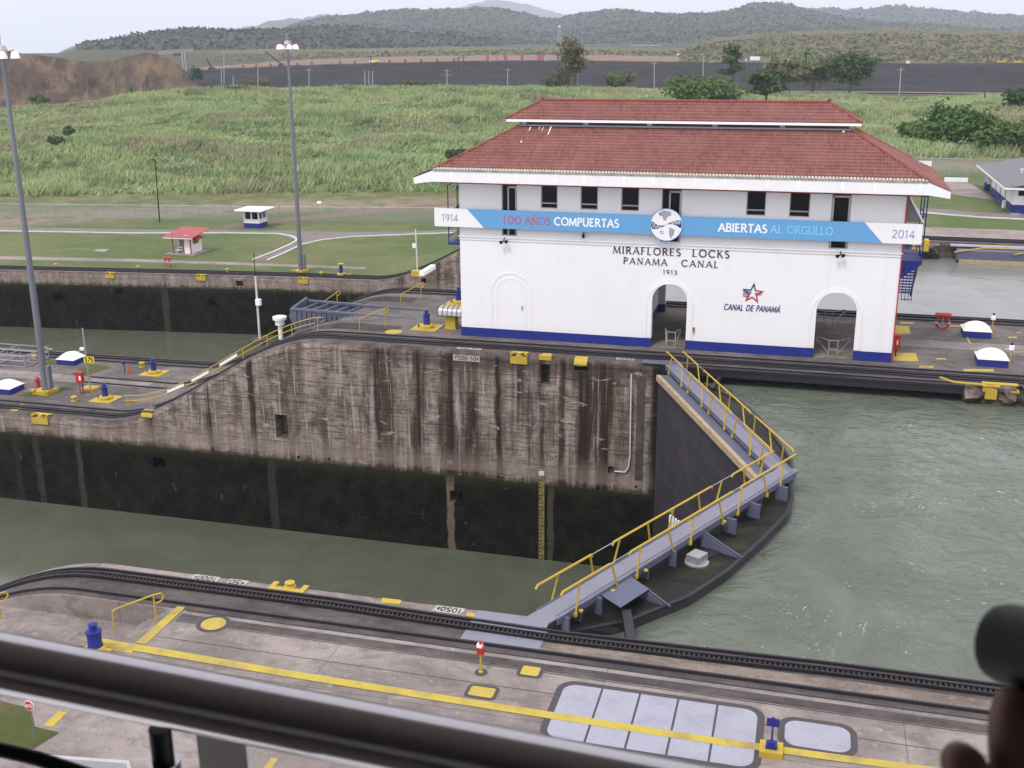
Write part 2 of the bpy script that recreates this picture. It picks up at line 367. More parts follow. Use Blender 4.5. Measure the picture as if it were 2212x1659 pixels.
    nz_ = t.sep(t.n('ShaderNodeNewGeometry').outputs['Normal'])[2]; lipc = t.mix(t.step(blot, .36, .66), (.058,.046,.043), (.13,.108,.100)); base = t.mix(t.math('MULTIPLY', t.step(nz_, .15, .85), t.math('MULTIPLY', t.step(z, -8.3, -7.9), .9)), base, lipc)
    t.bump(t.math('ADD', hb, blot), .6, .06)
    return t.done(base, .9, 0, .12)
M['wall'] = mk_wall()

def mk_coping():
    t = NT('grimy_coping'); n = t.noise(.8, 5, .6); n2 = t.noise(5, 4, .65)
    c = t.mix(t.step(n, .35, .68), (.050,.040,.038), (.105,.085,.078))
    c = t.mix(t.math('MULTIPLY', t.step(n2, .6, .75), .5), c, (.22,.19,.17))
    s = t.noise(1.0, 4, .65, .2, sc=(1.6,.3,.2)); c = t.mix(t.math('MULTIPLY', t.step(s, .5, .66), .6), c, (.045,.028,.022))
    t.bump(n2, .4, .03); return t.done(c, .9)
M['coping'] = mk_coping()

def mk_water(name, c1, c2, rough, waves, foam=0.0, flat=.2):
    t = NT(name); p = t.pos
    warp = t.noise(.09, 3, .5); wv = t.n('ShaderNodeVectorMath', operation='SCALE'); t.link(t.n('ShaderNodeTexNoise').outputs[1], wv.inputs[0])
    nz = wv.inputs[0].links[0].from_node; t.link(p, nz.inputs['Vector']); nz.inputs['Scale'].default_value = .14; nz.inputs['Detail'].default_value = 3
    wv.inputs['Scale'].default_value = 9.0 if foam else 2.5
    av = t.n('ShaderNodeVectorMath', operation='ADD'); t.link(p, av.inputs[0]); t.link(wv.outputs[0], av.inputs[1]); q = av.outputs[0]
    a = t.noise(1.0, 4, .55, 0, v=t.map(q, (.42,.95,1))); b = t.noise(1.0, 3, .55, .6, v=t.map(q, (1.7,3.0,1)))
    big = t.noise(.16, 4, .55, 1.2, v=q)
    c = t.mix(t.step(big, .35, .66), c1, c2)
    if foam:
        sw = t.noise(1.0, 5, .65, 1.5, v=t.map(q, (.5,.9,1), (4,9,0)))
        c = t.mix(t.math('MULTIPLY', t.step(sw, .60, .70), .35), c, tuple(x*1.5 for x in c2)); dk = t.noise(1.0, 5, .65, 2.0, v=t.map(q, (.35,.8,1), (14,2,0))); c = t.mix(t.math('MULTIPLY', t.step(dk, .58, .70), .5), c, tuple(x*.62 for x in c1))
        fo = t.noise(5.0, 3, .7, .8, v=q); patch = t.noise(.28, 3, .6, 1.0, v=t.map(p, (1,1,1), (3,1,0)))
        f = t.math('MULTIPLY', t.step(fo, .62, .70), t.step(patch, .50, .66)); c = t.mix(t.math('MULTIPLY', f, foam), c, (.62,.64,.60))
    h = t.math('ADD', a, t.math('MULTIPLY', b, .35)); h = t.math('ADD', h, t.math('MULTIPLY', big, 1.2))
    patchy = t.step(t.noise(.12, 2, .5), .38, .62) if not foam else None
    if patchy is not None: h = t.math('MULTIPLY', h, t.math('ADD', flat, t.math('MULTIPLY', patchy, 1.0-flat)))
    t.bump(h, waves, .12 if not foam else .30)
    t.b.inputs['IOR'].default_value = 1.33
    return t.done(c, rough, 0, .5)
M['water_low'] = mk_water('calm_muddy_water', (.076,.083,.057), (.094,.100,.072), .10, .10)
M['water_high'] = mk_water('swirling_muddy_water', (.092,.108,.080), (.120,.134,.106), .16, .50, .9)
M['water_far'] = mk_water('rippled_grey_water', (.16,.165,.15), (.19,.195,.18), .2, .45)

def mk_tile():
    t = NT('clay_roof_tile'); n = t.noise(.5, 4, .6); f = t.noise(5.0, 3, .7); w = t.n('ShaderNodeTexWhiteNoise', noise_dimensions='3D')
    sn = t.n('ShaderNodeVectorMath', operation='SNAP'); t.link(t.pos, sn.inputs[0]); sn.inputs[1].default_value = (.2,.34,5); t.link(sn.outputs[0], w.inputs['Vector'])
    c = t.mix(t.step(n, .35, .7), (.172,.066,.056), (.228,.094,.080))
    c = t.mix(t.math('MULTIPLY', w.outputs[0], .35), c, (.34,.155,.135))
    c = t.mix(t.math('MULTIPLY', t.step(f, .58, .78), .35), c, (.13,.045,.04))
    return t.done(c, .8, 0, .3)
M['tile'] = mk_tile()
M['ridge'] = paint('clay_ridge_tile', (.23,.065,.052), .5, (.10,.04,.035), .85, 3)

def mk_lawn():
    t = NT('mown_lawn'); n = t.noise(.07, 5, .6, .5); m = t.noise(.45, 5, .65); f = t.noise(4.0, 4, .7)
    c = t.mix(t.step(n, .36, .66), (.060,.080,.026), (.090,.098,.036))
    c = t.mix(t.math('MULTIPLY', t.step(m, .50, .72), .75), c, (.125,.105,.060))
    c = t.mix(t.math('MULTIPLY', t.step(f, .5, .75), .55), c, (.035,.052,.016))
    g = t.noise(.05, 3, .5, v=t.map(t.pos, (1,1,1), (40,3,0))); c = t.mix(t.math('MULTIPLY', t.step(g, .52, .68), .5), c, (.045,.085,.022))
    t.bump(f, .5, .05); return t.done(c, .95, 0, .1)
M['lawn'] = mk_lawn()

def mk_ground():
    """one sheet: lawn near the lock, rough grass on the hill, bare soil far off"""
    t = NT('open_ground'); x, y, z = t.sep()[0:3]
    v = t.n('ShaderNodeVectorMath', operation='LENGTH'); t.link(t.pos, v.inputs[0]); d = v.outputs['Value']
    n = t.noise(.06, 5, .6, .5); m = t.noise(.35, 5, .65); f = t.noise(3.0, 4, .7)
    lawn = t.mix(t.step(n, .36, .66), (.092,.125,.048), (.140,.152,.068))
    lawn = t.mix(t.math('MULTIPLY', t.step(m, .50, .70), .7), lawn, (.185,.162,.10))
    lawn = t.mix(t.math('MULTIPLY', t.step(f, .5, .75), .5), lawn, (.036,.052,.017))
    g = t.noise(.045, 3, .5, v=t.map(t.pos, (1,1,1), (40,3,0))); lawn = t.mix(t.math('MULTIPLY', t.step(g, .50, .66), .55), lawn, (.055,.112,.028))
    hill = t.mix(t.step(m, .35, .7), (.10,.115,.05), (.19,.18,.095))
    far = t.mix(t.step(t.noise(.02, 4, .6), .4, .65), (.075,.075,.045), (.050,.058,.030))
    strip_ = t.math('MULTIPLY', t.step(d, 184, 192), t.step(m, .30, .55)); lawn = t.mix(strip_, lawn, (.23,.185,.135)); c = t.mix(t.step(d, 196, 206), lawn, hill); c = t.mix(t.step(d, 420, 600), c, far)
    t.bump(f, .5, .06); return t.done(c, .95, 0, .1)
M['ground'] = mk_ground()

def mk_leaf(name, a, b, c2=None, sc=.25, trans=.25, tint=False):
    t = NT(name); n = t.noise(sc, 4, .6); f = t.noise(sc*9, 3, .6)
    c = t.mix(t.step(n, .36, .66), a, b)
    if c2: c = t.mix(t.math('MULTIPLY', t.step(f, .52, .72), .6), c, c2)
    if tint:
        at_ = t.n('ShaderNodeAttribute'); at_.attribute_name = 'tint'; c = t.mix(t.step(at_.outputs['Fac'], .0, 1.0), c, c2)
    t.done(c, .75, 0, .2)
    tr = t.n('ShaderNodeBsdfTranslucent'); t.put(tr.inputs[0], c); ms = t.n('ShaderNodeMixShader'); ms.inputs[0].default_value = trans
    t.link(t.b.outputs[0], ms.inputs[1]); t.link(tr.outputs[0], ms.inputs[2]); t.link(ms.outputs[0], t.out.inputs[0])
    return t.mat
M['leaf_mid'] = mk_leaf('leaf_mid_green', (.075,.130,.034), (.125,.190,.052), (.045,.080,.024))
M['leaf_dark'] = mk_leaf('leaf_dark_green', (.048,.090,.036), (.085,.138,.054), (.028,.054,.024))
M['leaf_olive'] = mk_leaf('leaf_olive', (.115,.118,.050), (.165,.158,.075), (.08,.084,.04))
M['leaf_bright'] = mk_leaf('leaf_bright_green', (.060,.125,.030), (.110,.195,.050), (.030,.068,.020))
M['bark'] = paint('tree_bark', (.10,.08,.065), .5, None, .95, 3)

def mk_grass():
    t = NT('tall_cane_grass'); n = t.noise(.022, 5, .65, 1.2, sc=(1,2.2,1)); m = t.noise(.075, 5, .65, 1.0, sc=(.8,2.0,1)); k = t.noise(.05, 3, .5, v=t.map(t.pos, (1,1,1), (70,9,0)))
    c = t.mix(t.step(n, .38, .64), (.385,.445,.215), (.27,.40,.18))
    c = t.mix(t.math('MULTIPLY', t.step(m, .47, .60), .85), c, (.14,.205,.095))
    c = t.mix(t.math('MULTIPLY', t.step(k, .52, .62), .65), c, (.31,.27,.18))
    k2 = t.noise(.085, 4, .6, v=t.map(t.pos, (1,1,1), (7,29,0))); c = t.mix(t.math('MULTIPLY', t.step(k2, .56, .66), .7), c, (.085,.145,.065))
    at_ = t.n('ShaderNodeAttribute'); at_.attribute_name = 'tint'
    c = t.mix(t.math('MULTIPLY', at_.outputs['Fac'], .38), c, (.48,.50,.27))
    t.done(c, .8, 0, .15)
    tr = t.n('ShaderNodeBsdfTranslucent'); t.put(tr.inputs[0], c); ms = t.n('ShaderNodeMixShader'); ms.inputs[0].default_value = .3
    t.link(t.b.outputs[0], ms.inputs[1]); t.link(tr.outputs[0], ms.inputs[2]); t.link(ms.outputs[0], t.out.inputs[0]); return t.mat
M['grass'] = mk_grass()

def mk_mound():
    t = NT('eroded_earth'); w = t.math('ADD', t.sep()[0], t.math('MULTIPLY', t.sep()[1], .35))
    s = t.noise(1.0, 6, .7, .4, v=t.map(t.map(t.pos, (1,1,1), (0,0,0), (0,0,rad(-30))), (.17,.045,.05))); n = t.noise(.06, 5, .6); f = t.noise(.7, 5, .7)
    c = t.mix(t.step(s, .42, .62), (.085,.062,.048), (.20,.14,.092)); c = t.mix(t.math('MULTIPLY', t.step(n, .42, .62), .6), c, (.10,.078,.066))
    c = t.mix(t.math('MULTIPLY', t.step(f, .5, .75), .5), c, (.075,.06,.05)); t.bump(t.math('ADD', s, t.math('MULTIPLY', f, .4)), .9, 2.5); return t.done(c, .95, 0, .1)
M['mound'] = mk_mound()
def mk_rockfill():
    t = NT('dark_rockfill'); n = t.noise(.05, 5, .65); f = t.noise(.9, 5, .75)
    c = t.mix(t.step(n, .35, .65), (.010,.010,.012), (.024,.021,.025)); c = t.mix(t.math('MULTIPLY', t.step(f, .55, .75), .6), c, (.05,.045,.047)); ln_ = t.noise(1.0, 4, .7, .4, sc=(.02,.02,.9)); c = t.mix(t.math('MULTIPLY', t.step(ln_, .52, .62), .5), c, (.045,.04,.045)); t.bump(f, .5, .4)
    return t.done(c, .95, 0, .1)
M['rockfill'] = mk_rockfill()
def mk_hillgrass():
    t = NT('rough_terrace_grass'); n = t.noise(.03, 6, .7, .6, sc=(.6,.6,9)); f = t.noise(.10, 6, .75, .5, sc=(1,1,3))
    c = t.mix(t.step(n, .42, .58), (.100,.112,.048), (.155,.118,.080)); c = t.mix(t.math('MULTIPLY', t.step(f, .50, .60), .75), c, (.042,.054,.027)); c = t.mix(t.math('MULTIPLY', t.step(f, .44, .36), .4), c, (.17,.165,.095)); return t.done(c, .95, 0, .1)
M['terrace'] = mk_hillgrass()
def mk_forest(name, a, b, c3):
    t = NT(name); n = t.noise(.012, 5, .65); f = t.noise(.09, 5, .7); h = t.noise(.35, 3, .7)
    c = t.mix(t.step(f, .40, .60), a, b); c = t.mix(t.math('MULTIPLY', t.step(n, .48, .60), .7), c, c3)
    c = t.mix(t.math('MULTIPLY', t.step(h, .5, .7), .5), c, tuple(x*.45 for x in a)); return t.done(c, .95, 0, .1)
M['forest'] = mk_forest('forest_canopy', (.036,.052,.034), (.058,.074,.048), (.070,.066,.056))
M['farmount'] = mk_forest('distant_forest', (.030,.042,.020), (.050,.060,.030), (.06,.055,.045))
def mk_chain():
    t = NT('chain_link_mesh'); t.done((.30,.33,.33), .5, .3)
    v = t.map(t.pos, (1,1,1)); 
    tr = t.n('ShaderNodeBsdfTransparent'); ms = t.n('ShaderNodeMixShader'); ms.inputs[0].default_value = .30
    t.link(tr.outputs[0], ms.inputs[1]); t.link(t.b.outputs[0], ms.inputs[2]); t.link(ms.outputs[0], t.out.inputs[0]); return t.mat
M['chain'] = mk_chain()
def mk_wet():
    t = NT('wet_gate_plate'); n = t.noise(.6, 5, .65); f = t.noise(4, 4, .7)
    c = t.mix(t.step(n, .38, .62), (.006,.006,.0055), (.018,.016,.012)); c = t.mix(t.math('MULTIPLY', t.step(t.noise(.35, 3, .6, v=t.map(t.pos,(1,1,1),(3,8,0))), .55, .68), .7), c, (.050,.050,.010))
    c = t.mix(t.math('MULTIPLY', t.step(f, .6, .75), .4), c, (.06,.05,.035)); t.bump(f, .3, .02); return t.done(c, t.ramp(n, [(.3,.35),(.7,.7)]), .0, .22)
M['wet'] = mk_wet()
def mk_gateface():
    t = NT('dark_gate_plating'); x, y, z = t.sep()[0:3]; n = t.noise(.5, 5, .6); s = t.noise(1.0, 4, .6, .2, sc=(1.2,1.2,.08)); f = t.noise(6, 4, .7)
    c = t.mix(t.step(n, .35, .68), (.030,.027,.034), (.046,.041,.050)); c = t.mix(t.math('MULTIPLY', t.step(s, .52, .68), .5), c, (.020,.018,.018))
    c = t.mix(t.math('MULTIPLY', t.step(f, .68, .8), .4), c, (.16,.12,.09))
    fr = t.math('MULTIPLY', t.math('FRACT', t.math('DIVIDE', t.math('ADD', z, 60.2), 1.45)), 1.45)
    c = t.mix(t.math('MULTIPLY', t.math('SUBTRACT', 1.0, t.step(fr, .02, .06)), .6), c, (.12,.095,.085))
    al = t.math('SUBTRACT', 1.0, t.step(t.math('ADD', z, t.noise(2, 3)), -9.0, -8.0)); c = t.mix(t.math('MULTIPLY', al, .6), c, (.022,.024,.017))
    return t.done(c, .55, 0, .4)
M['gateface'] = mk_gateface()
def mk_rock():
    t = NT('eroded_concrete'); n = t.noise(1.2, 6, .65); f = t.noise(6, 4, .7); z = t.sep()[2]
    c = t.mix(t.step(n, .36, .66), (.085,.065,.055), (.24,.19,.165)); c = t.mix(t.math('MULTIPLY', t.step(f, .5, .72), .6), c, (.05,.04,.032))
    c = t.mix(t.math('SUBTRACT', 1.0, t.step(t.math('ADD', z, t.math('MULTIPLY', n, .5)), -1.0, -.4)), c, (.035,.036,.020)); t.bump(t.math('ADD', n, f), .8, .1); return t.done(c, .9)
M['rock'] = mk_rock()
# ================================================================== SETTING
LOW = -7.4; WATER_LOW = -14.6; WATER_FAR = -14.6; WATER_UP = -1.15
YN, YC, YR = 34.5, 67.85, 86.2                 # faces of the near wall and of the centre wall
def ramp_z(x, x0, L=18.5): return LOW*smooth01((x0-np.asarray(x, float))/L)
def z_near(x): return ramp_z(x, -25.5)
def z_cen(x): return ramp_z(x, -32.0)
def z_far(x): return ramp_z(x, -29.0, 21.0)
_fx = np.array([-160, -97.2, -73.1, -60.3, -49.8, -35, 0, 40.]); _fy = np.array([109.5, 115.1, 118.1, 119.5, 120.1, 119.8, 118.9, 118.0])
def y_far(x): return np.interp(x, _fx, _fy)
_rx = np.array([-110, -70, -59, -45, -33, -20, 40.]); _ry = np.array([84.2, 84.5, 84.7, 85.0, 86.0, 86.2, 86.0])
def y_rear(x): return np.interp(x, _rx, _ry)

# --- pavements (deck surfaces of the three lock walls)
def deck_grid(name, xs, ys_fn, nv, zfn, mat, dips=(), skirt=None):
    P = []
    for x in xs:
        y0, y1 = ys_fn(x); row = []
        ys = list(np.linspace(y0, y1, nv))
        for (a, b) in dips: ys += [a-.01, a+.01, b-.01, b+.01]
        ys = sorted(ys)
        for y in ys: row.append((x, y, zfn(x, y)))
        P.append(row)
    return MB().grid(P).build(name, mat, smooth=False, recalc=False)
def stairs(t, rise, n=5): return -rise*np.ceil(np.clip(t, 0, 1)*n-1e-6)/n
def zn(x, y):
    z = float(z_near(x))
    if 29.6 < y < 31.7: z = min(z, float(stairs((-21.55-x)/1.5, .85)))
    return z
def zc(x, y):
    z = float(z_cen(x))
    if 71.4 < y < 73.2: z = min(z, float(stairs((-27.9-x)/1.8, 1.0))-.8*float(smooth01((-33-x)/2.0)))
    if 80.4 < y < 82.2: z = min(z, float(stairs((-30.0-x)/1.8, 1.0)))
    if 74.2 < y < 80.2: z = min(z, -3.0*float(smooth01((-33.4-x)/1.2)))
    return z
def breaks(a, b, st, extra):
    xs = list(np.arange(a, b+1e-6, st))
    for x0, ln, n in extra:
        for k in range(n+1): xs += [x0-ln*k/n-.004, x0-ln*k/n+.004]
    return sorted(xs)
EDGE = .42                                      # radius of the rounded lip of the walls
struct(deck_grid('pavement', breaks(-46, 34, .5, [(-21.55, 1.5, 5)]), lambda x: (8.0, (YN-.10) if x < -8.2 or x > 10 else 33.72), 16, zn, M['deck'], [(29.6, 31.7)]))
struct(deck_grid('pavement', breaks(-112, 40, .5, [(-27.9, 1.8, 5), (-30.0, 1.8, 5)]), lambda x: (YC+EDGE, y_rear(x)-EDGE), 12, zc, M['deck_c'], [(71.4, 73.2), (74.2, 80.2), (80.4, 82.2)]))
struct(deck_grid('pavement', np.arange(-160, 60.1, .8), lambda x: (y_far(x)+EDGE, y_far(x)+3.1), 3, lambda x, y: float(z_far(x)), M['deck']))

# --- lock walls: rounded lip + face with real recesses
def lock_wall(name, label, xs, yfn, zfn, sgn, holes, zbot, mat=M['wall'], EDGE=EDGE):
    """sgn=-1: face looks to -Y"""
    t = thing(name, label, 'lock wall', (0,0,0))
    xs = sorted(set([round(x, 3) for x in xs] + [h[k] for h in holes for k in (0, 1)]))
    lip = MB(); P = []
    for x in xs:
        y, z = float(yfn(x)), float(zfn(x)); row = [(x, y-sgn*(EDGE+.02), z)]
        for k in range(7):
            a = math.pi/2*k/6; row.append((x, y-sgn*EDGE+sgn*EDGE*math.sin(a), z-EDGE+EDGE*math.cos(a)))
        row.append((x, y, z-.55)); P.append(row)
    lip.grid(P); lip.build('coping', mat, t, smooth=True, recalc=False)
    zs = sorted(set(list(np.arange(zbot, -.9, .8)) + [h[k] for h in holes for k in (2, 3)] + [-.50]))
    b = MB(); idx = {}
    def vid(i, j):
        x = xs[i]; z = min(zs[j], float(zfn(x))-.52); key = (i, j)
        if key not in idx: idx[key] = len(b.v); b.v.append((x, float(yfn(x)), z))
        return idx[key]
    def inhole(i, j):
        xm = (xs[i]+xs[i+1])/2; zm = (zs[j]+zs[j+1])/2
        return any(h[0] < xm < h[1] and h[2] < zm < h[3] for h in holes)
    for i in range(len(xs)-1):
        for j in range(len(zs)-1):
            if inhole(i, j): continue
            q = [vid(i,j), vid(i+1,j), vid(i+1,j+1), vid(i,j+1)]
            if b.v[q[2]][2]-b.v[q[1]][2] < 1e-5 and b.v[q[3]][2]-b.v[q[0]][2] < 1e-5: continue
            b.f.append(tuple(q)); b.m.append(0)
    for (x0, x1, z0, z1, dp) in holes:
        y0 = float(yfn(x0)); y1 = float(yfn(x1)); d = -sgn*dp
        b.sheet([(x0,y0,z0),(x0,y0,z1),(x0,y0+d,z1),(x0,y0+d,z0)]); b.sheet([(x1,y1,z0),(x1,y1+d,z0),(x1,y1+d,z1),(x1,y1,z1)])
        b.sheet([(x0,y0,z0),(x0,y0+d,z0),(x1,y1+d,z0),(x1,y1,z0)]); b.sheet([(x0,y0,z1),(x1,y1,z1),(x1,y1+d,z1),(x0,y0+d,z1)])
        b.sheet([(x0,y0+d,z0),(x0,y0+d,z1),(x1,y1+d,z1),(x1,y1+d,z0)])
    b.build('wall_face', mat, t, recalc=False)
    return t
def hole_px(x0, y0, x1, y1, yy, dp):
    a = at_y(x0, y1, yy); b = at_y(x1, y0, yy); return (round(float(a[0]),3), round(float(b[0]),3), round(float(a[2]),3), round(float(b[2]),3), dp)
H_C = [hole_px(1168,784,1188,830,YC,.9), hole_px(1240,787,1269,801,YC,1.2), hole_px(597,897,620,945,YC,1.3),
       hole_px(305,890,327,905,YC,1.2), hole_px(333,990,357,1010,YC,1.3), hole_px(972,1062,999,1085,YC,1.3), hole_px(1313,1008,1326,1022,YC,.3)]
for p in ((645,988),(711,992),(1290,1055),(1374,1052)): H_C.append(hole_px(p[0]-3,p[1]-3,p[0]+3,p[1]+3,YC,.3))
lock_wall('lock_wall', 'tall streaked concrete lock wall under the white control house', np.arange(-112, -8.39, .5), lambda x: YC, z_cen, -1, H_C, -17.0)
lock_wall('lock_wall', 'near lock wall whose deck fills the bottom of the photo', list(np.arange(-46, -8.1, .5)), lambda x: YN, z_near, 1, [], -17.0, EDGE=.10)
H_F = []
for (a, b, c, d) in ((252,622,268,634),(508,606,523,619),(910,601,921,612),(125,632,142,647),(456,645,472,660),(830,645,846,660)):
    q = at(( a+c)/2, (b+d)/2, -9); H_F.append(hole_px(a, b, c, d, float(y_far(q[0])), 1.3))
lock_wall('lock_wall', 'far lock wall of the second chamber with dark algae below', np.arange(-160, 60.1, 1.0), y_far, z_far, -1, H_F, -17.0)
lock_wall('lock_wall', 'rear face of the centre wall towards the second chamber', np.arange(-112, 40.1, 1.0), y_rear, z_cen, 1, [], -17.0)
# gate recess: deck carried over water on a dark girder, recess walls behind
g = thing('gate_recess', 'dark gate recess under the track right of the far gate leaf', 'recess', (0,0,0))
MB().box(-8.6, 9.5, YC+.05, YC+.45, -.62, -.06).box(-8.6, 9.5, YC+.45, YC+3.6, -.70, -.35).box(-8.6, 9.5, YC-.02, YC+.05, -.20, -.05).build('girder', M['steel_dark'], g)
MB().box(-8.6, 9.5, YC+3.4, YC+3.8, -17, -.7).build('recess_wall', M['wall'], g)
MB().box(-8.9, -8.42, YC+.02, YC+3.4, -17, -.7).build('recess_end', M['wall'], g)
g2 = thing('gate_recess', 'gate recess below the foreground track beside the swirling water', 'recess', (0,0,0))
MB().box(-8.0, 12, 33.35, 33.80, -.7, -.03).build('girder', M['steel_dark'], g2)
MB().box(-8.0, 12, 31.0, 31.3, -17, -.6).build('recess_wall', M['wall'], g2)
MB().box(-8.42, -7.75, YC+.35, YC+2.0, -17, -.35).build('gap_shade_block', M['black'], g)  # black box fills the hinge gap in place of its shade
# eroded block ending the recess on the centre wall
def rough_block(x0, x1, y0, y1, z0, z1, amp, seed):
    P = []; n = 34; m = 22
    for i in range(n+1):
        row = []
        for j in range(m+1):
            x = x0+(x1-x0)*i/n; s = j/m
            if s < .4: y, z = y1-(y1-y0)*s/.4, z1
            else: y, z = y0, z1-(z1-z0)*(s-.4)/.6
            k = float(fbm(x*1.1+seed, z*1.6+y*1.3+seed, 4))
            w = smooth01((s-.32)/.2); tp = (z1-z)/(z1-z0)
            y = y+w*(k*amp*1.6 + .35*tp); x_ = x + (amp*k if 0 < i < n else 0)
            row.append((x_, y, z+w*k*amp*.5 if s > .42 else z))
        P.append(row)
    return MB().grid(P)
blk = rough_block(9.5, 12.35, YC-.15, YC+1.2, -2.0, -.02, .42, 3.0); 
blk.box(9.5, 12.35, YC+.6, YC+3.4, -17, -.05)
tag(blk.build('eroded_wall_block', M['rock'], smooth=True), 'eroded concrete block under the yellow fairlead at right', 'wall block')
blk = rough_block(12.75, 40, YC-.2, YC+1.2, -2.0, -.02, .42, 9.0); blk.box(12.75, 40, YC+.6, YC+3.4, -17, -.05); blk.box(12.3, 12.8, YC+.7, YC+1.2, -3, -.05)
tag(blk.build('eroded_wall_block', M['rock'], smooth=True), 'eroded concrete wall running off the right edge', 'wall block')

# --- water
def water(x0, x1, y0, y1, z, m, step=0):
    return struct(MB().sheet([(x0,y0,z),(x1,y0,z),(x1,y1,z),(x0,y1,z)]).build('water', m, recalc=False))
water(-130, -4.5, 31.2, YC+1.0, WATER_LOW, M['water_low'])
water(-130, -36.0, 83.5, 121, WATER_FAR, M['water_low'])
# upper pool of the near lane (kept clear of the leaves' downstream side) and of the far lane
struct(MB().sheet([(-7.6,31.2,WATER_UP),(45,31.2,WATER_UP),(45,YC+3.5,WATER_UP),(-7.6,YC+3.5,WATER_UP),(-7.0,66.6,WATER_UP),(-.95,51.2,WATER_UP),(-7.0,36.0,WATER_UP)]).build('water', M['water_high'], recalc=False))
water(-24, 60, 83.5, 121, -1.6, M['water_far'])

# --- open ground: one sheet from the far quay to the horizon, in bearings and distances from the camera
COLX = np.array([-700,-250, 0, 100, 200, 430, 600, 700, 1000, 1300, 1500, 1700, 1900, 2212, 2500, 3000.])
def interp_col(tab):
    xs, ys = zip(*tab); return lambda x: np.interp(x, xs, ys)
foot_y = interp_col([(-700,433),(0,430),(500,424),(900,421),(1300,410),(1700,380),(2000,348),(2212,344),(3000,344)])
crest_y = interp_col([(-700,240),(0,236),(150,222),(300,202),(430,190),(560,187),(700,189),(850,186),(1000,184),(1300,188),(1500,194),(1900,206),(2212,207),(3000,207)])
def bearing(x, y=330):
    d = ray(x, y); return math.atan2(d[0], d[1])
PX = np.linspace(-700, 3000, 420); BR = np.array([bearing(p) for p in PX])
def px_of_bearing(b): return np.interp(b, BR, PX)
def z_at_px(p, y, D): d = ray(p, y); return CAM_H + D*d[2]/math.hypot(d[0], d[1])
D_FOOT = []; D_CREST = []; Z_CREST = []
for p in PX:
    zb = -7.4 if p < 1000 else -7.4+7.4*float(smooth01((p-1000)/700.0))
    q = at(p, float(foot_y(p)), zb); D_FOOT.append(math.hypot(q[0], q[1]))
    D_CREST.append(345.0); Z_CREST.append(z_at_px(p, float(crest_y(p)), 345.0)-.9)
D_FOOT = np.array(D_FOOT); D_CREST = np.array(D_CREST); Z_CREST = np.array(Z_CREST)
def ground_z(x, y):
    """height of the open ground at a place"""
    x = np.asarray(x, float); y = np.asarray(y, float); D = np.hypot(x, y); p = px_of_bearing(np.arctan2(x, y))
    zl = np.where(y < 135, z_far(x), z_far(x)+0.0)
    df = np.interp(p, PX, D_FOOT); zc_ = np.interp(p, PX, Z_CREST)
    t = np.clip((D-df)/(345.0-df), 0, 1.0)
    und = fbm(x*.021, y*.021, 3)*4.5 + fbm(x*.05+9, y*.08, 3)*2.2
    zh = zl+(zc_-zl)*(t**.92) + und*np.sin(np.pi*t)**.7*np.where(t < 1, 1, 0)
    z = np.where(D < df, zl, zh)
    b = smooth01((D-345)/70.0); z = np.where(D > 345, zc_*(1-b)+(-10.5)*b, z)
    c = smooth01((D-720)/85.0); z = np.where(D > 720, -10.5+(c*11.0), z)
    e = np.clip((D-830)/500.0, 0, 1); z = np.where(D > 830, .5+e*11.0, z)
    lowl = 19.7-D*.0140; z = np.where((D > 830) & (p < 215), np.minimum(z, lowl+(z-lowl)*smooth01((p-95)/120.0)), z)
    return z
rows = []
fr = np.concatenate([np.linspace(0, 1, 26)])
Ds_far = np.concatenate([np.linspace(345, 430, 10)[1:], np.linspace(450, 720, 8), np.linspace(735, 830, 8), np.array([900, 1000, 1150, 1330, 1700, 2300, 3200, 4500, 7000, 11000.])])
P = []
for k, p in enumerate(PX):
    b = BR[k]; s, c = math.sin(b), math.cos(b)
    # distance at which this bearing meets the inland edge of the far quay
    D0 = 118.0
    for _ in range(12): D0 = (float(y_far(s*D0))+3.05)/max(c, .2)
    D0 = min(D0, 330)
    dmid = max(D_FOOT[k], D0+2)
    ds = list(D0+(dmid-D0)*np.linspace(0, 1, 14)) + list(dmid+(345-dmid)*np.linspace(0, 1, 46)[1:]) + list(Ds_far)
    P.append([(s*d, c*d, 0) for d in ds])
P = np.array(P); P[..., 2] = ground_z(P[..., 0], P[..., 1])-.004
struct(MB().grid(P[:, ::-1]).build('ground', M['ground'], smooth=True, ang=180, recalc=False))

# paths with white kerbs
def zsurf(x, y): return float(ground_z(x, y))
def drape(name, pxs, z, mat, dz):
    pts = [at(a, b, z) for a, b in pxs]; return MB().sheet([(q[0], q[1], zsurf(q[0], q[1])+dz) for q in pts])
def strip(name, lo, hi, z, mat, dz, n=40, structure=True):
    """band between two pixel polylines lying on the lawn"""
    def res(pl):
        pl = np.array(pl, float); t = np.linspace(0, 1, len(pl)); u = np.linspace(0, 1, n)
        return np.stack([np.interp(u, t, pl[:,0]), np.interp(u, t, pl[:,1])], 1)
    L, Hh = res(lo), res(hi); P = []
    for a, b in zip(L, Hh):
        qa, qb = at(*a, z), at(*b, z); P.append([tuple((qa*(1-s)+qb*s)[:2])+(0,) for s in np.linspace(0,1,4)])
    P = np.array(P); P[...,2] = ground_z(P[...,0], P[...,1])+dz
    o = MB().grid(P).build(name, mat, recalc=False); return struct(o) if structure else o
strip('path', [(-120,500),(0,499.5),(295,504),(495,504),(600,505.5),(640,520),(652,529),(698,518.5),(760,512),(885,507),(990,503)], [(-120,490),(0,490.5),(312,496),(495,497),(600,498.5),(650,499.5),(670,500),(700,500.5),(742,501),(885,500.2),(990,496)], LOW, M['asphalt'], .012)
strip('path', [(652,528.5),(615,545),(578,562.5)], [(640,519),(600,538),(546,561.5)], LOW, M['asphalt'], .016)
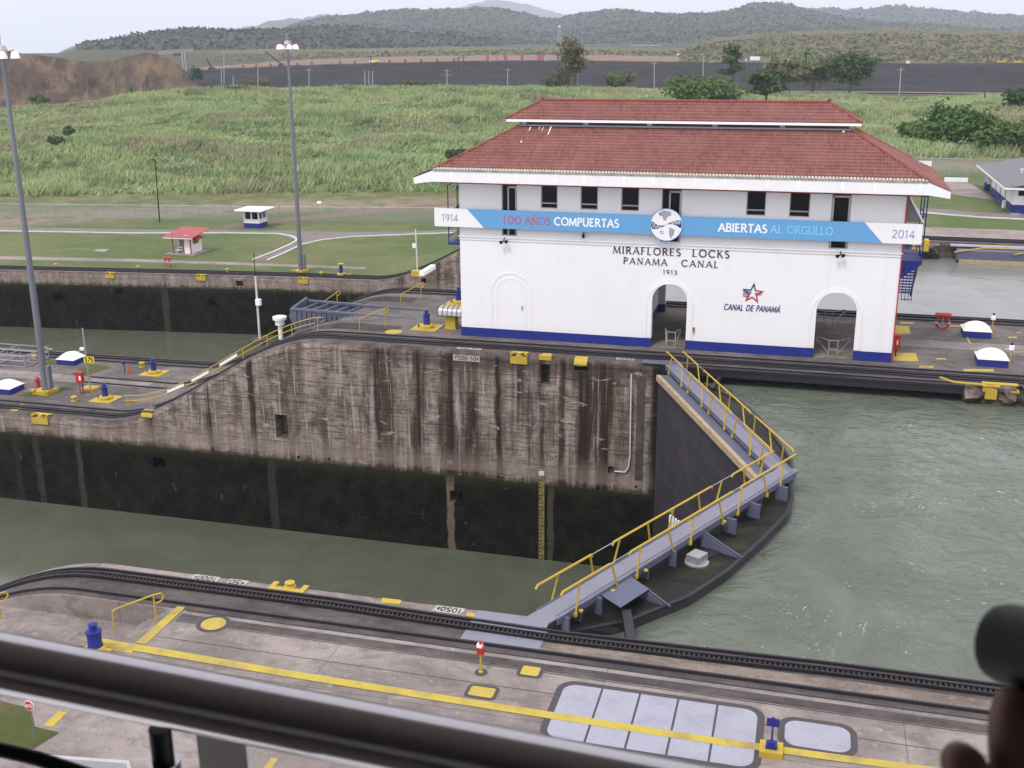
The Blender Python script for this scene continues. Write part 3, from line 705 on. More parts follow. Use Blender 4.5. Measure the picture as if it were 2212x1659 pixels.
strip('path', [(-60,557),(0,560),(300,566),(495,572),(640,577),(791,581.5)], [(-60,550),(0,553),(300,559.5),(495,566),(640,571.5),(791,577.5)], LOW, M['conc_light'], .012)
strip('path', [(495,492),(560,488),(640,478),(740,468),(830,460),(985,441)], [(480,487),(540,481),(640,468),(740,458),(830,449),(985,436)], LOW, M['dirt'], .010)
def kerb(label, pl, z, w=.28, h=.13):
    b = MB(); pts = [at(a, c, z) for a, c in pl]
    for a, c in zip(pts[:-1], pts[1:]): b.bar((a[0], a[1], zsurf(a[0],a[1])+h/2), (c[0], c[1], zsurf(c[0],c[1])+h/2), w, h)
    return tag(b.build('kerb', M['kerb']), label, 'kerb')
kerb('white kerb curving from the left path round to the wall track', [(-60,500),(0,499.5),(150,502),(295,504.5),(495,504),(601,505.5),(628,510),(640,516),(641,520.5),(626,529),(590,545),(546.5,561.5)], LOW)
kerb('white kerb sweeping from behind the house down to the wall track', [(985,503.5),(885,507),(760,512),(698,518.5),(652,529),(643,533.5),(610,549),(578.5,562.5)], LOW)

# lawn-side features at right
def flat(name, pxs, z, m, dz): return struct(MB().sheet([tuple(at(a,b,z)[:2])+(z+dz,) for a,b in pxs]).build(name, m))
strip('road', [(1975,457),(2050,464),(2120,470),(2260,476)], [(1975,449),(2050,453),(2120,459),(2260,466)], 0, M['asphalt'], .012)
strip('pavement', [(2040,418),(2090,425),(2150,432),(2190,468)], [(2035,391),(2085,391),(2110,405),(2205,462)], 0, M['conc_light'], .014)
struct(MB().sheet([(4,122.05,.012),(60,121.2,.012),(60,127.3,.012),(4,128.2,.012)]).build('pavement', M['conc_light']))
kerb('thin white kerb along the road beside the grey roofed house', [(1975,458),(2050,465),(2120,470.5),(2260,477)], 0, .25)
tag(MB().box(at(2038,390,0)[0], at(2090,393,0)[0], at(2050,392,0)[1]-.2, at(2050,392,0)[1]+.2, 0, .55).build('low_wall', M['white']), 'low white wall closing the yard behind the roof corner', 'wall')

CANOPY = []
def keep_(P): CANOPY.append(P.copy()); return P
def far_leaves(n, size, m, label, seed, name='forest'):
    """leaf masses over the last ridge: crowns of a far wood that reads as one mass"""
    P = CANOPY[-1]; g = np.random.default_rng(seed); i = g.integers(0, P.shape[0]-1, n); j = g.integers(1, P.shape[1]-6, n); a, b = g.random(n)[:,None], g.random(n)[:,None]
    p = P[i,j]*(1-a)*(1-b)+P[i+1,j]*a*(1-b)+P[i,j+1]*(1-a)*b+P[i+1,j+1]*a*b; p = p[p[:,2] > P[:,0,2].min()+1.2]; n = len(p); p[:,2] += g.uniform(-.2, .7, n)*size
    nrm = g.normal(size=(n,3)); nrm[:,2] = np.abs(nrm[:,2])+.3; nrm /= np.linalg.norm(nrm, axis=1)[:,None]; a = np.cross(nrm, g.normal(size=(n,3))); a /= np.linalg.norm(a, axis=1)[:,None]; b = np.cross(nrm, a); s = size*(.5+.9*g.random(n))[:,None]
    q = np.stack([p-a*s-b*s*.5, p+a*s*.2-b*s*.8, p+a*s+b*s*.4, p-a*s*.3+b*s*.9], 1).reshape(-1,3)
    tag(fast_mesh(name, q, np.arange(len(q)), 4, m), label, name, kind='stuff')
# --- dark rock-fill embankment, far plain, forested hills
def polar_surface(name, px0, px1, n, prof, mat, bump=None, smooth=True):
    """prof(p) -> list of (D, z)"""
    P = []
    for p in np.linspace(px0, px1, n):
        b = float(np.interp(p, PX, BR)) if -700 <= p <= 3000 else bearing(p); s, c = math.sin(b), math.cos(b)
        P.append([(s*d, c*d, z) for d, z in prof(p)])
    P = np.array(P)
    if bump: P = bump(P)
    return MB().grid(P[:, ::-1]).build(name, mat, smooth=smooth, ang=180, recalc=False)
emb_top = interp_col([(-700,165),(430,153),(560,147),(700,141),(850,137),(1000,134),(1200,132),(1400,134),(1700,137),(2000,138),(2212,138),(3000,140)])
def emb(p):
    zt = z_at_px(p, float(emb_top(p)), 800.0)
    return [(690,-11.2),(700,-10.2)] + [(700+100*t, -10.2+(zt+10.2)*t) for t in np.linspace(.06,1,14)] + [(806,zt+.3),(815,zt+.2),(830,zt-1.5)]
def emb_b(P): P[...,2] += fbm(P[...,0]*.08, P[...,1]*.08, 4)*.7; return P
tag(polar_surface('rockfill_embankment', 380, 2900, 360, emb, M['rockfill'], emb_b), 'long dark grey rockfill embankment behind the grass hill', 'embankment')
tag(polar_surface('rough_track', 1450, 2900, 60, lambda p: [(678,-9.9),(684,-9.75),(690,-9.9)], M['dirt']), kind='structure')
# construction soil strip and grass band beyond the crest
def soil(p):
    z0 = z_at_px(p, float(emb_top(p))-2, 835.0)
    return [(835,z0-1.5),(836,z0)] + [(836+130*t, z_at_px(p, float(emb_top(p))-2-11*t*(1 if p > 440 else .6), 836+130*t)) for t in np.linspace(.1,1,8)] + [(985,z0)]
tag(polar_surface('soil_bank', 300, 2900, 160, soil, M['dirt'], lambda P: P+np.stack([0*P[...,0],0*P[...,1],fbm(P[...,0]*.03,P[...,1]*.03,3)*1.2],-1)), kind='structure')
band_y = interp_col([(300,122),(450,112),(600,106),(800,104),(1000,101),(1200,99),(1400,104),(2900,110)])
def gband(p): return [(990,-5)] + [(990+250*t, z_at_px(p, float(emb_top(p))-13+(float(band_y(p))-float(emb_top(p))+13)*t, 990+250*t)) for t in np.linspace(0,1,10)] + [(1260,-5)]
tag(polar_surface('grass_band', 300, 2900, 160, gband, M['terrace'], lambda P: keep_(P+np.stack([0*P[...,0],0*P[...,1],fbm(P[...,0]*.025,P[...,1]*.025,4)*2.0],-1))), kind='structure')
far_leaves(4000, 1.5, M['leaf_olive'], 'scrub on the grass band before the forest', 53, 'scrub')
terr_y = interp_col([(1460,112),(1490,100),(1530,86),(1600,78),(1700,70),(1800,66),(1900,65),(2000,66),(2212,68),(2900,70)])
def terr(p):
    ytop = float(terr_y(p)); y0 = float(emb_top(p))-4; out = [(838, z_at_px(p, y0, 838)-3)]
    for k in range(5):
        f0 = k/5.0; f1 = (k+.62)/5.0; d0 = 840+k*55; d1 = d0+18
        out += [(d0, z_at_px(p, y0+(ytop-y0)*f0, d0)), (d1, z_at_px(p, y0+(ytop-y0)*f1, d1)), (d0+40, z_at_px(p, y0+(ytop-y0)*(f1+.12), d0+40))]
    out += [(1120, z_at_px(p, ytop, 1120)), (1150, z_at_px(p, ytop+4, 1150)), (1200, 0)]
    return out
tag(polar_surface('terraced_hill', 1460, 2900, 220, terr, M['terrace'], lambda P: keep_(P+np.stack([0*P[...,0],0*P[...,1],fbm(P[...,0]*.05,P[...,1]*.05,4)*2.6],-1))), kind='structure')
far_leaves(9000, 1.5, M['leaf_olive'], 'scrub scattered over the terraced hill', 51, 'scrub')

# bare earth mound at left
mtop = interp_col([(-700,100),(0,111),(55,112),(100,117),(150,125),(205,133),(255,132),(300,121),(335,113),(370,119),(400,138),(425,163),(448,190)])
mbot = interp_col([(-700,225),(0,219),(120,215),(230,213),(330,206),(400,198),(450,193)])
def mnd(p):
    yt, yb = float(mtop(p)), float(mbot(p)); yt = min(yt, yb-1); out = [(396, z_at_px(p, yb+5, 396)-3)]
    for t in np.linspace(0, 1, 34):
        s = t**1.15; D = 400+34*t; out.append((D, z_at_px(p, yb+(yt-yb)*s, D)))
    return out+[(452, z_at_px(p, yt, 452)-.8), (500, z_at_px(p, yt, 500)-8), (560, -10)]
def mnd_b(P):
    u = np.linspace(0, 1, P.shape[1])[None, :]; arc = np.arctan2(P[...,0], P[...,1])*430
    g_ = np.abs(fbm(arc*.05, arc*0+u*.6, 4)); w_ = np.sin(np.pi*np.clip(u*1.4,0,1)); k_ = np.abs(fbm(arc*.16+3, arc*0+u*1.2, 4)); r_ = fbm(arc*.4, u*9+arc*0, 3); P[...,1] += (g_*15+k_*7)*w_; P[...,0] -= (g_*7+k_*3)*w_; P[...,2] += -(g_*2.0+k_*1.0)*w_ + r_*.7*(w_+.4); return P
tag(polar_surface('earth_mound', -700, 450, 640, mnd, M['mound'], mnd_b, False), 'bare brown eroded earth mound at the left', 'mound')

# forested ridges with tree-crown relief
def canopy(P, cell, amp, seed):
    x, y = P[...,0]/cell, P[...,1]/cell; xi, yi = np.floor(x).astype(int), np.floor(y).astype(int); best = np.zeros_like(x)
    rr = np.random.default_rng(seed).random((64,64,3))
    base_ = P[:, :1, 2]; grow = np.clip((P[...,2]-base_-1)/12, 0, 1)
    for a in (-1,0,1):
        for b in (-1,0,1):
            q = rr[(xi+a)%64, (yi+b)%64]; d2 = (x-(xi+a+q[...,0]))**2+(y-(yi+b+q[...,1]))**2
            best = np.maximum(best, (.45+.75*q[...,2])*np.sqrt(np.clip(1-d2/.75, 0, 1)))
    P[...,2] += amp*best*grow; CANOPY.append(P.copy()); return P
def ridge(label, tab, D, depth, base_z, px0, px1, n, m, mat, cell=14, amp=9, seed=1, pw=1.25):
    f = interp_col(tab)
    def prof(p):
        zt = z_at_px(p, float(f(p)), D)-amp*.8; zt = max(zt, base_z+1)
        return [(D-depth*(1-t), base_z+(zt-base_z)*(t**pw)) for t in np.linspace(0,1,m)] + [(D+depth*.25*t, zt-(zt-base_z)*.25*t) for t in np.linspace(.1,1,6)] + [(D+depth*.6, base_z-5)]
    def bmp(P):
        u = np.sin(np.pi*np.clip(np.linspace(0,1.0,P.shape[1]),0,1))[None,:]
        P[...,2] += fbm(P[...,0]*.004, P[...,1]*.004, 3)*26*u*(P[...,2]>base_z+2)
        return canopy(P, cell, amp, seed)
    return struct(polar_surface('hill', px0, px1, n, prof, mat, bmp))
ridge('', [(-700,150),(60,150),(140,116),(170,106),(220,95),(255,90),(300,80),(340,77),(380,68),(430,61),(480,63),(560,66),(640,64),(720,62),(800,70),(900,84),(1000,95),(1200,99),(1400,103),(3000,110)], 1700, 420, 4, -700, 1500, 620, 26, M['forest'], 13, 8, 3, .62); far_leaves(16000, 2.6, M['forest'], 'forest trees covering the low ridge behind the mound', 31)
ridge('', [(-700,150),(350,120),(560,90),(640,62),(690,46),(720,37),(760,32),(800,25),(840,19),(880,15),(930,14),(990,15),(1040,16),(1090,22),(1130,31),(1165,41),(1200,43),(1240,36),(1270,30),(1310,24),(1345,21),(1400,26),(1450,29),(1520,26),(1560,20),(1590,10),(1620,5),(1655,6),(1690,14),(1740,27),(1790,38),(1850,48),(1920,55),(2000,60),(2100,66),(3000,95)], 3000, 1100, 8, 300, 2600, 800, 40, M['forest'], 18, 12, 5); far_leaves(34000, 3.6, M['forest'], 'forest trees covering the main wooded hills', 33)
ridge('', [(1500,70),(1700,24),(1740,21),(1790,19),(1850,20),(1890,15),(1930,15),(1980,22),(2050,27),(2120,32),(2212,37),(2500,45),(3000,60)], 4200, 900, 10, 1500, 3000, 460, 26, M['forest'], 22, 12, 8); far_leaves(11000, 5.0, M['forest'], 'forest trees covering the far right ridge', 35)
ridge('', [(-100,140),(400,100),(540,65),(590,52),(640,43),(690,35),(725,31),(760,40),(850,70),(1000,110)], 6200, 900, 10, 500, 1000, 160, 18, M['farmount'], 34, 12, 9)
ridge('', [(800,90),(960,30),(1020,10),(1060,2),(1100,3),(1140,12),(1190,26),(1300,60),(1400,90)], 10000, 1200, 10, 800, 1400, 160, 18, M['farmount'], 40, 12, 10)

# --- tall grass covering the hill (nobody could count it)
def grass_field():
    N = 66000; V_ = []; T_ = []
    p = RNG.uniform(-420, 2640, N); b = np.interp(p, PX, BR); df = np.interp(p, PX, D_FOOT)
    D = df+2+(352-df)*RNG.random(N)**.9
    x, y = np.sin(b)*D, np.cos(b)*D; z = ground_z(x, y)-.1
    dens = fbm(x*.03+4, y*.03, 3); keep = RNG.random(N) < np.clip(.9+dens*.6, .35, 1); x, y, z, D = x[keep], y[keep], z[keep], D[keep]
    n = len(x); nb = 5
    h = (1.05+.75*fbm(x*.05, y*.05+7, 3)+.5*RNG.random(n))*(.75+.25*np.clip((D-190)/20, 0, 1)); h = h*(1+.7*fbm(x*.09+3, y*.13, 3)); h = np.clip(h, .35, 3.0)
    vs = np.zeros((n, nb, 3, 3)); tint = np.zeros((n, nb, 3))
    for k in range(nb):
        a = RNG.uniform(0, 2*np.pi, n); r = RNG.uniform(0, .9, n); la = RNG.normal(.6, 1.3, n); ln = RNG.uniform(.3, 1.5, n); w = RNG.uniform(.12, .32, n)
        bx, by = x+r*np.cos(a), y+r*np.sin(a); hh = h*RNG.uniform(.65, 1.1, n); wa = RNG.uniform(0, np.pi, n)
        vs[:,k,0] = np.stack([bx-w*np.cos(wa), by-w*np.sin(wa), z], 1); vs[:,k,1] = np.stack([bx+w*np.cos(wa), by+w*np.sin(wa), z], 1)
        vs[:,k,2] = np.stack([bx+ln*np.cos(la), by+ln*np.sin(la), z+hh], 1)
        tt = RNG.random(n)*.6; tint[:,k,0] = tt*.3; tint[:,k,1] = tt*.3; tint[:,k,2] = tt+.4
    verts = vs.reshape(-1, 3); o = fast_mesh('tall_grass', verts, np.arange(len(verts)), 3, M['grass'], tint.reshape(-1))
    tag(o, 'tall yellow green cane grass covering the hill behind the fence', 'grass', kind='stuff')
grass_field()
# ================================================================== STROKE LETTERING
def _arc(cx, cy, rx, ry, a0, a1, n=12): return [(cx+rx*math.cos(rad(a0+(a1-a0)*k/n)), cy+ry*math.sin(rad(a0+(a1-a0)*k/n))) for k in range(n+1)]
B_, T_ = 1.0, .55           # thick / thin stroke factors
GL = {
 'A': (.78, [(T_,[(.02,0),(.39,1)]),(B_,[(.39,1),(.76,0)]),(T_,[(.15,.34),(.63,.34)])], [(.02,0),(.76,0)]),
 'B': (.62, [(B_,[(.09,0),(.09,1)]),(B_,[(.09,.98),(.32,.98)]+_arc(.32,.76,.2,.22,90,-90)+[(.09,.54)]),(B_,[(.32,.53)]+_arc(.34,.28,.24,.25,90,-90)+[(.09,.03)])], [(.09,0),(.09,1)]),
 'C': (.80, [(B_,_arc(.45,.5,.41,.49,42,318,20))], []),
 'D': (.78, [(B_,[(.09,0),(.09,1)]),(B_,[(.09,.98),(.30,.98)]+_arc(.30,.5,.41,.48,90,-90,16)+[(.09,.02)])], [(.09,0),(.09,1)]),
 'E': (.58, [(B_,[(.09,0),(.09,1)]),(T_,[(.09,.97),(.52,.97)]),(T_,[(.09,.52),(.44,.52)]),(T_,[(.09,.03),(.54,.03)])], [(.09,0),(.09,1)]),
 'F': (.54, [(B_,[(.09,0),(.09,1)]),(T_,[(.09,.97),(.52,.97)]),(T_,[(.09,.52),(.44,.52)])], [(.09,0),(.09,1)]),
 'G': (.84, [(B_,_arc(.45,.5,.41,.49,42,330,20)),(B_,[(.78,.08),(.78,.44)]),(T_,[(.52,.44),(.8,.44)])], []),
 'I': (.22, [(B_,[(.11,0),(.11,1)])], [(.11,0),(.11,1)]),
 'K': (.66, [(B_,[(.09,0),(.09,1)]),(T_,[(.11,.42),(.56,1)]),(B_,[(.26,.56),(.62,0)])], [(.09,0),(.09,1),(.62,0)]),
 'L': (.54, [(B_,[(.09,0),(.09,1)]),(T_,[(.09,.03),(.52,.03)])], [(.09,0),(.09,1)]),
 'M': (.94, [(T_,[(.05,0),(.13,1)]),(B_,[(.13,1),(.47,.06)]),(T_,[(.47,.06),(.81,1)]),(B_,[(.81,1),(.89,0)])], [(.05,0),(.89,0)]),
 'N': (.80, [(T_,[(.09,0),(.09,1)]),(B_,[(.09,1),(.69,0)]),(T_,[(.69,0),(.69,1)])], [(.09,0),(.69,1)]),
 'O': (.90, [(B_,_arc(.45,.5,.41,.49,0,360,26))], []),
 'P': (.60, [(B_,[(.09,0),(.09,1)]),(B_,[(.09,.98),(.30,.98)]+_arc(.30,.73,.24,.25,90,-90)+[(.09,.48)])], [(.09,0),(.09,1)]),
 'R': (.68, [(B_,[(.09,0),(.09,1)]),(B_,[(.09,.98),(.30,.98)]+_arc(.30,.74,.23,.24,90,-90)+[(.09,.50)]),(B_,[(.30,.50),(.64,0)])], [(.09,0),(.09,1),(.64,0)]),
 'S': (.56, [(B_,_arc(.27,.75,.20,.23,40,270,12)+_arc(.27,.26,.22,.25,90,-140,12))], []),
 'T': (.68, [(T_,[(.02,.97),(.66,.97)]),(B_,[(.34,0),(.34,1)])], [(.34,0)]),
 'U': (.76, [(B_,[(.09,1),(.09,.35)]+_arc(.38,.32,.29,.31,180,360)+[(.67,1)])], [(.09,1),(.67,1)]),
 '0': (.70, [(B_,_arc(.35,.5,.29,.49,0,360,24))], []),
 '1': (.46, [(B_,[(.06,.78),(.26,1),(.26,0)])], [(.26,0)]),
 '2': (.62, [(B_,_arc(.29,.73,.23,.25,165,-35,12)+[(.05,.03)]),(B_,[(.05,.03),(.57,.03)])], []),
 '3': (.60, [(B_,_arc(.27,.75,.20,.23,150,-90,12)),(B_,_arc(.27,.26,.23,.26,90,-150,12))], []),
 '4': (.66, [(B_,[(.46,0),(.46,1),(.04,.27),(.63,.27)])], []),
 '5': (.60, [(B_,[(.52,.97),(.14,.97),(.10,.56)]+_arc(.28,.31,.25,.30,120,-150,14))], []),
 '7': (.58, [(B_,[(.04,.97),(.54,.97),(.20,0)])], []),
 '9': (.64, [(B_,_arc(.31,.69,.24,.29,0,360,18)),(B_,[(.55,.69)]+_arc(.18,.66,.37,.63,0,-75,10))], []),
 'a': (.56, [(B_,_arc(.25,.26,.20,.25,0,360,16)),(B_,[(.46,.52),(.46,0)])], []),
 'n': (.56, [(B_,[(.08,0),(.08,.52)]),(B_,_arc(.27,.32,.19,.19,180,0,10)+[(.46,0)])], []),
 'o': (.56, [(B_,_arc(.27,.26,.22,.25,0,360,16))], []),
 's': (.46, [(B_,_arc(.21,.38,.14,.13,40,270,8)+_arc(.21,.13,.15,.12,90,-140,8))], []),
 '<': (.50, [], []), '>': (.50, [], []), ' ': (.55, [], []),
}
def glyph(ch):
    if ch == 'Ñ': w, s, f = GL['N']; return w, s+[(T_, [(.2,1.14),(.3,1.22),(.45,1.14),(.56,1.22)])], f
    if ch == 'ñ': w, s, f = GL['n']; return w, s+[(T_, [(.12,.66),(.2,.72),(.3,.66),(.4,.72)])], f
    if ch == 'Á': w, s, f = GL['A']; return w, s+[(T_, [(.38,1.12),(.52,1.3)])], f
    return GL[ch]
def text_width(txt, sp): return sum(glyph(c)[0]+sp for c in txt)-sp
def lettering(mb, txt, o, u, v, w, h, weight=.13, serif=0.0, sp=.12, shear=0.0, fit=None, contrast=True, flip=False):
    """stroke letters in plane (o,u,v), raised along w; each stroke sits a hair higher than the last"""
    o, u, v, w = [np.asarray(t, float) for t in (o, u, v, w)]; wl = np.linalg.norm(w); wn_ = w/wl
    sx = 1.0 if fit is None else fit/(text_width(txt, sp)*h)
    x = 0.0; k = 0
    def strip_(pts, ww):
        nonlocal k
        pts = [np.array(p, float) for p in pts]; L, R = [], []; n = len(pts); closed = np.linalg.norm(pts[0]-pts[-1]) < 1e-6
        for i, p in enumerate(pts):
            a = pts[i-1] if i > 0 else (pts[-2] if closed else p-(pts[1]-p)); b = pts[i+1] if i < n-1 else (pts[1] if closed else p+(p-pts[i-1]))
            d1 = (p-a)/max(np.linalg.norm(p-a),1e-9); d2 = (b-p)/max(np.linalg.norm(b-p),1e-9); t = d1+d2
            t = t/max(np.linalg.norm(t),1e-9); nrm = np.array([-t[1], t[0]]); c = max(.55, abs(float(np.dot(nrm, [-d1[1], d1[0]]))))
            L.append(p+nrm*ww/2/c); R.append(p-nrm*ww/2/c)
        top = wl+.0007*(k % 7); k += 1; vs = []
        for p in L+R:
            q = o+u*(x+(p[0]+shear*p[1])*h*sx)+v*(p[1]*h); vs.append(q+wn_*top)
        for p in L+R:
            q = o+u*(x+(p[0]+shear*p[1])*h*sx)+v*(p[1]*h); vs.append(q)
        m = n; fs = []
        for i in range(m-1):
            fs.append((i, i+1, m+i+1, m+i)); fs.append((i, 2*m+i, 2*m+i+1, i+1)); fs.append((m+i, m+i+1, 3*m+i+1, 3*m+i))
        fs.append((0, m, 3*m, 2*m)); fs.append((m-1, 3*m-1, 4*m-1, 2*m-1)); mb.add(vs, fs)
    for ch in txt:
        if ch in '<>':
            a = [(.05,.5),(.42,.95),(.42,.05)] if ch == '<' else [(.42,.5),(.05,.95),(.05,.05)]
            mb.prism(a, o+u*x, u*h*sx, v*h, w); x += (.5+sp)*h*sx; continue
        wd, strokes, ser = glyph(ch)
        for f, pts in strokes: strip_(pts, weight*(f if contrast else 1.0))
        if serif:
            for (a, b) in ser: strip_([(a-serif, b+(.02 if b < .5 else -.02)), (a+serif, b+(.02 if b < .5 else -.02))], weight*(.5 if contrast else .85))
        x += (wd+sp)*h*sx
    return mb

# ================================================================== CONTROL HOUSE
HX0, HX1, HY0, HY1 = -23.05, 5.50, 71.73, 82.30
house = thing('control_house', 'white two storey lock control house with red tiled roofs', 'building', (0,0,0))
ARCHES = [(-8.65, 1.15, 4.36), (1.95, 1.23, 4.34)]
def wall_panel(mb, x0, x1, z0, z1, y0, y1, openings):
    """wall slab with arched (r>0) or rectangular openings: (xa, xb, za, zb, arched)"""
    xs = sorted(set([x0, x1]+[o[0] for o in openings]+[o[1] for o in openings]))
    for a, b in zip(xs[:-1], xs[1:]):
        xm = (a+b)/2; op = [o for o in openings if o[0] < xm < o[1]]
        if not op: mb.box(a, b, y0, y1, z0, z1); continue
        op = sorted(op, key=lambda o: o[2]); z = z0
        for o in op:
            if o[2] > z+1e-4: mb.box(a, b, y0, y1, z, o[2])
            if o[4]:
                r = (o[1]-o[0])/2; cx = (o[0]+o[1])/2; zc_ = o[3]-r; n = 24
                arc = [(cx+r*math.cos(math.pi*k/n), zc_+r*math.sin(math.pi*k/n)) for k in range(n+1)]
                top = o[3]+.25
                for p, q in zip(arc[:-1], arc[1:]):
                    mb.prism([(p[0],p[1]),(p[0],top),(q[0],top),(q[0],q[1])], (0,y0,0), (1,0,0), (0,0,1), (0,y1-y0,0))
                z = top
            else: z = o[3]
        if z < z1-1e-4: mb.box(a, b, y0, y1, z, z1)
low_op = [(c-r, c+r, 0, zt, True) for c, r, zt in ARCHES]
back_op = [(-10.2, -7.0, 0, 4.3, True), (.1, 3.9, 0, 4.4, True), (-21, -18, 0, 4.3, True)]
ZC = 6.98                                       # cornice
b = MB()
wall_panel(b, HX0, HX1, .62, ZC, HY0, HY0+.5, [(a, c, .5, d, e) for a, c, _, d, e in low_op])
wall_panel(b, HX0, HX1, .62, ZC, HY1-.5, HY1, [(a, c, .5, d, e) for a, c, _, d, e in back_op])
b.box(HX0, HX0+.5, HY0+.5, HY1-.5, .62, ZC)
wall_panel_y = [(HY0+.5, HY0+2.4), (HY1-2.4, HY1-.5)]
for ya, yb in wall_panel_y: b.box(HX1-.5, HX1, ya, yb, .62, ZC)
b.box(HX1-.5, HX1, HY0+2.4, HY1-2.4, 4.4, ZC)
b.box(-14.5, -14.2, HY0+.5, HY1-.5, .62, ZC); b.box(-10.95, -10.7, HY0+3.6, HY1-.5, .62, ZC)
b.box(HX0+.5, HX1-.5, HY0+.5, HY1-.5, ZC-.25, ZC)
b.build('lower_wall', M['white'], house)
b = MB(); e = .035
wall_panel(b, HX0-e, HX1+e, .004, .62, HY0-e, HY0+.5, [(a, c, 0, 1.0, False) for a, c, _, d, _e in low_op])
wall_panel(b, HX0, HX1, .004, .62, HY1-.5, HY1, [(a, c, 0, 1.0, False) for a, c, _, d, _e in back_op])
b.box(HX0-e, HX0+.5, HY0+.5, HY1-.5, .004, .62)
for ya, yb in wall_panel_y: b.box(HX1-.5, HX1+e, ya, yb, .004, .62)
b.build('plinth', M['blue'], house)
MB().box(-14.5, -14.2, HY0+.5, HY1-.5, .006, .62).build('partition_base', M['blue'], house); MB().box(-10.95, -10.7, HY0+3.6, HY1-.5, .006, .62).build('partition_base', M['blue'], house)
MB().box(HX0+.5, HX1-.5, HY0+.02, HY1-.02, .006, .05).build('floor', M['edgeconc'], house)
# windows and doors of the upper storey
UPWIN = [(-20.09,-19.01,9.0,10.56,'door'),(-17.39,-16.26,9.04,10.56,'win'),(-14.72,-13.56,9.05,10.56,'win'),(-12.03,-10.85,9.05,10.56,'win'),(-9.40,-8.10,9.0,10.56,'door'),(-4.04,-2.84,9.02,10.56,'win'),(-1.40,-.15,9.02,10.56,'win'),(1.13,2.30,8.9,10.56,'door')]
LOWIN = [(-20.05,-18.89,7.12,7.8),(-9.33,-8.08,7.14,7.8),(1.30,2.53,7.08,7.8)]
ops = [(a, c, 7.12 if k == 'door' else z0, z1, False) for a, c, z0, z1, k in UPWIN]
b = MB(); ys = HY0+.03
wall_panel(b, HX0, HX1, ZC, 10.75, ys, ys+.3, ops)
b.box(HX0, HX0+.3, ys+.3, HY1, ZC, 10.75).box(HX1-.3, HX1, ys+.3, HY1, ZC, 10.75).box(HX0+.3, HX1-.3, HY1-.3, HY1, ZC, 10.75)
b.build('upper_wall', M['white'], house)
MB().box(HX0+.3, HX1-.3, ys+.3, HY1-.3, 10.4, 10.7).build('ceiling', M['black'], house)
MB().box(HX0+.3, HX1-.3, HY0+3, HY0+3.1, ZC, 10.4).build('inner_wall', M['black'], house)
for a, c, z0, z1, k in UPWIN:
    y = ys+.08; zb = 7.12 if k == 'door' else z0; fr = MB(); w = .06
    fr.box(a, a+w, y, y+.1, zb, z1).box(c-w, c, y, y+.1, zb, z1).box(a+w, c-w, y, y+.1, z1-w, z1).box(a+w, c-w, y, y+.1, zb, zb+.05)
    if k == 'win': fr.box(a+w, c-w, y-.02, y+.08, z0+.30, z0+.38)
    else:
        m = a+.36*(c-a) if a < 0 else a+.06; fr.box(m, m+.10, y-.02, y+.1, zb+.05, z1-.16).box(m, c-w, y-.02, y+.1, z1-.26, z1-.14).box(c-w-.09, c-w, y-.02, y+.1, zb+.05, z1-.26)
    f = fr.build('door' if k == 'door' else 'window', M['silver'], house)
    MB().box(a+w, c-w, y+.05, y+.07, zb+.05, z1-w).build('pane', M['glass'], f)
# cornice and arch mouldings
MB().box(HX0-.09, HX1+.09, HY0-.09, HY0-.001, ZC-.03, ZC+.05).box(HX0-.05, HX1+.05, HY0-.05, HY0-.001, ZC-.22, ZC-.17).box(HX0-.09, HX0-.001, HY0, HY1, ZC-.03, ZC+.05).box(HX1+.001, HX1+.09, HY0, HY1, ZC-.03, ZC+.05).build('cornice', M['white'], house)
def arch_ring(mb, cx, ri, ro, zt_in, zb, d):
    zc_ = zt_in-ri; n = 30
    pi = [(cx+ri*math.cos(math.pi*k/n), zc_+ri*math.sin(math.pi*k/n)) for k in range(n+1)]; po = [(cx+ro*math.cos(math.pi*k/n), zc_+ro*math.sin(math.pi*k/n)) for k in range(n+1)]
    for k in range(n): mb.prism([pi[k], po[k], po[k+1], pi[k+1]], (0,HY0-d,0), (1,0,0), (0,0,1), (0,d-.001,0))
    for s in (1, -1): mb.prism([(cx+s*ri, zb), (cx+s*ro, zb), (cx+s*ro, zc_), (cx+s*ri, zc_)], (0,HY0-d,0), (1,0,0), (0,0,1), (0,d-.001,0))
for cx, r, zt in ARCHES:
    m = MB(); arch_ring(m, cx, r+.02, r+.32, zt, .66, .028); arch_ring(m, cx, r+.33, r+.43, zt, .66, .05); m.build('arch_moulding', M['white'], house)
m = MB(); arch_ring(m, -19.45, 1.34, 1.46, 4.52, .66, .022); arch_ring(m, -19.45, .98, 1.05, 4.18, .66, .018); m.build('blind_arch', M['white'], house)
MB().box(-18.72,-18.64,HY0-.06,HY0-.001,2.05,2.35).build('bell_box', M['silver'], house)
MB().box(-7.05,-6.93,HY0-.10,HY0-.001,1.35,1.55).build('alarm_box', M['red'], house)
MB().box(-7.05,-6.93,HY0-.10,HY0-.001,1.15,1.33).build('alarm_box', M['yellow'], house)
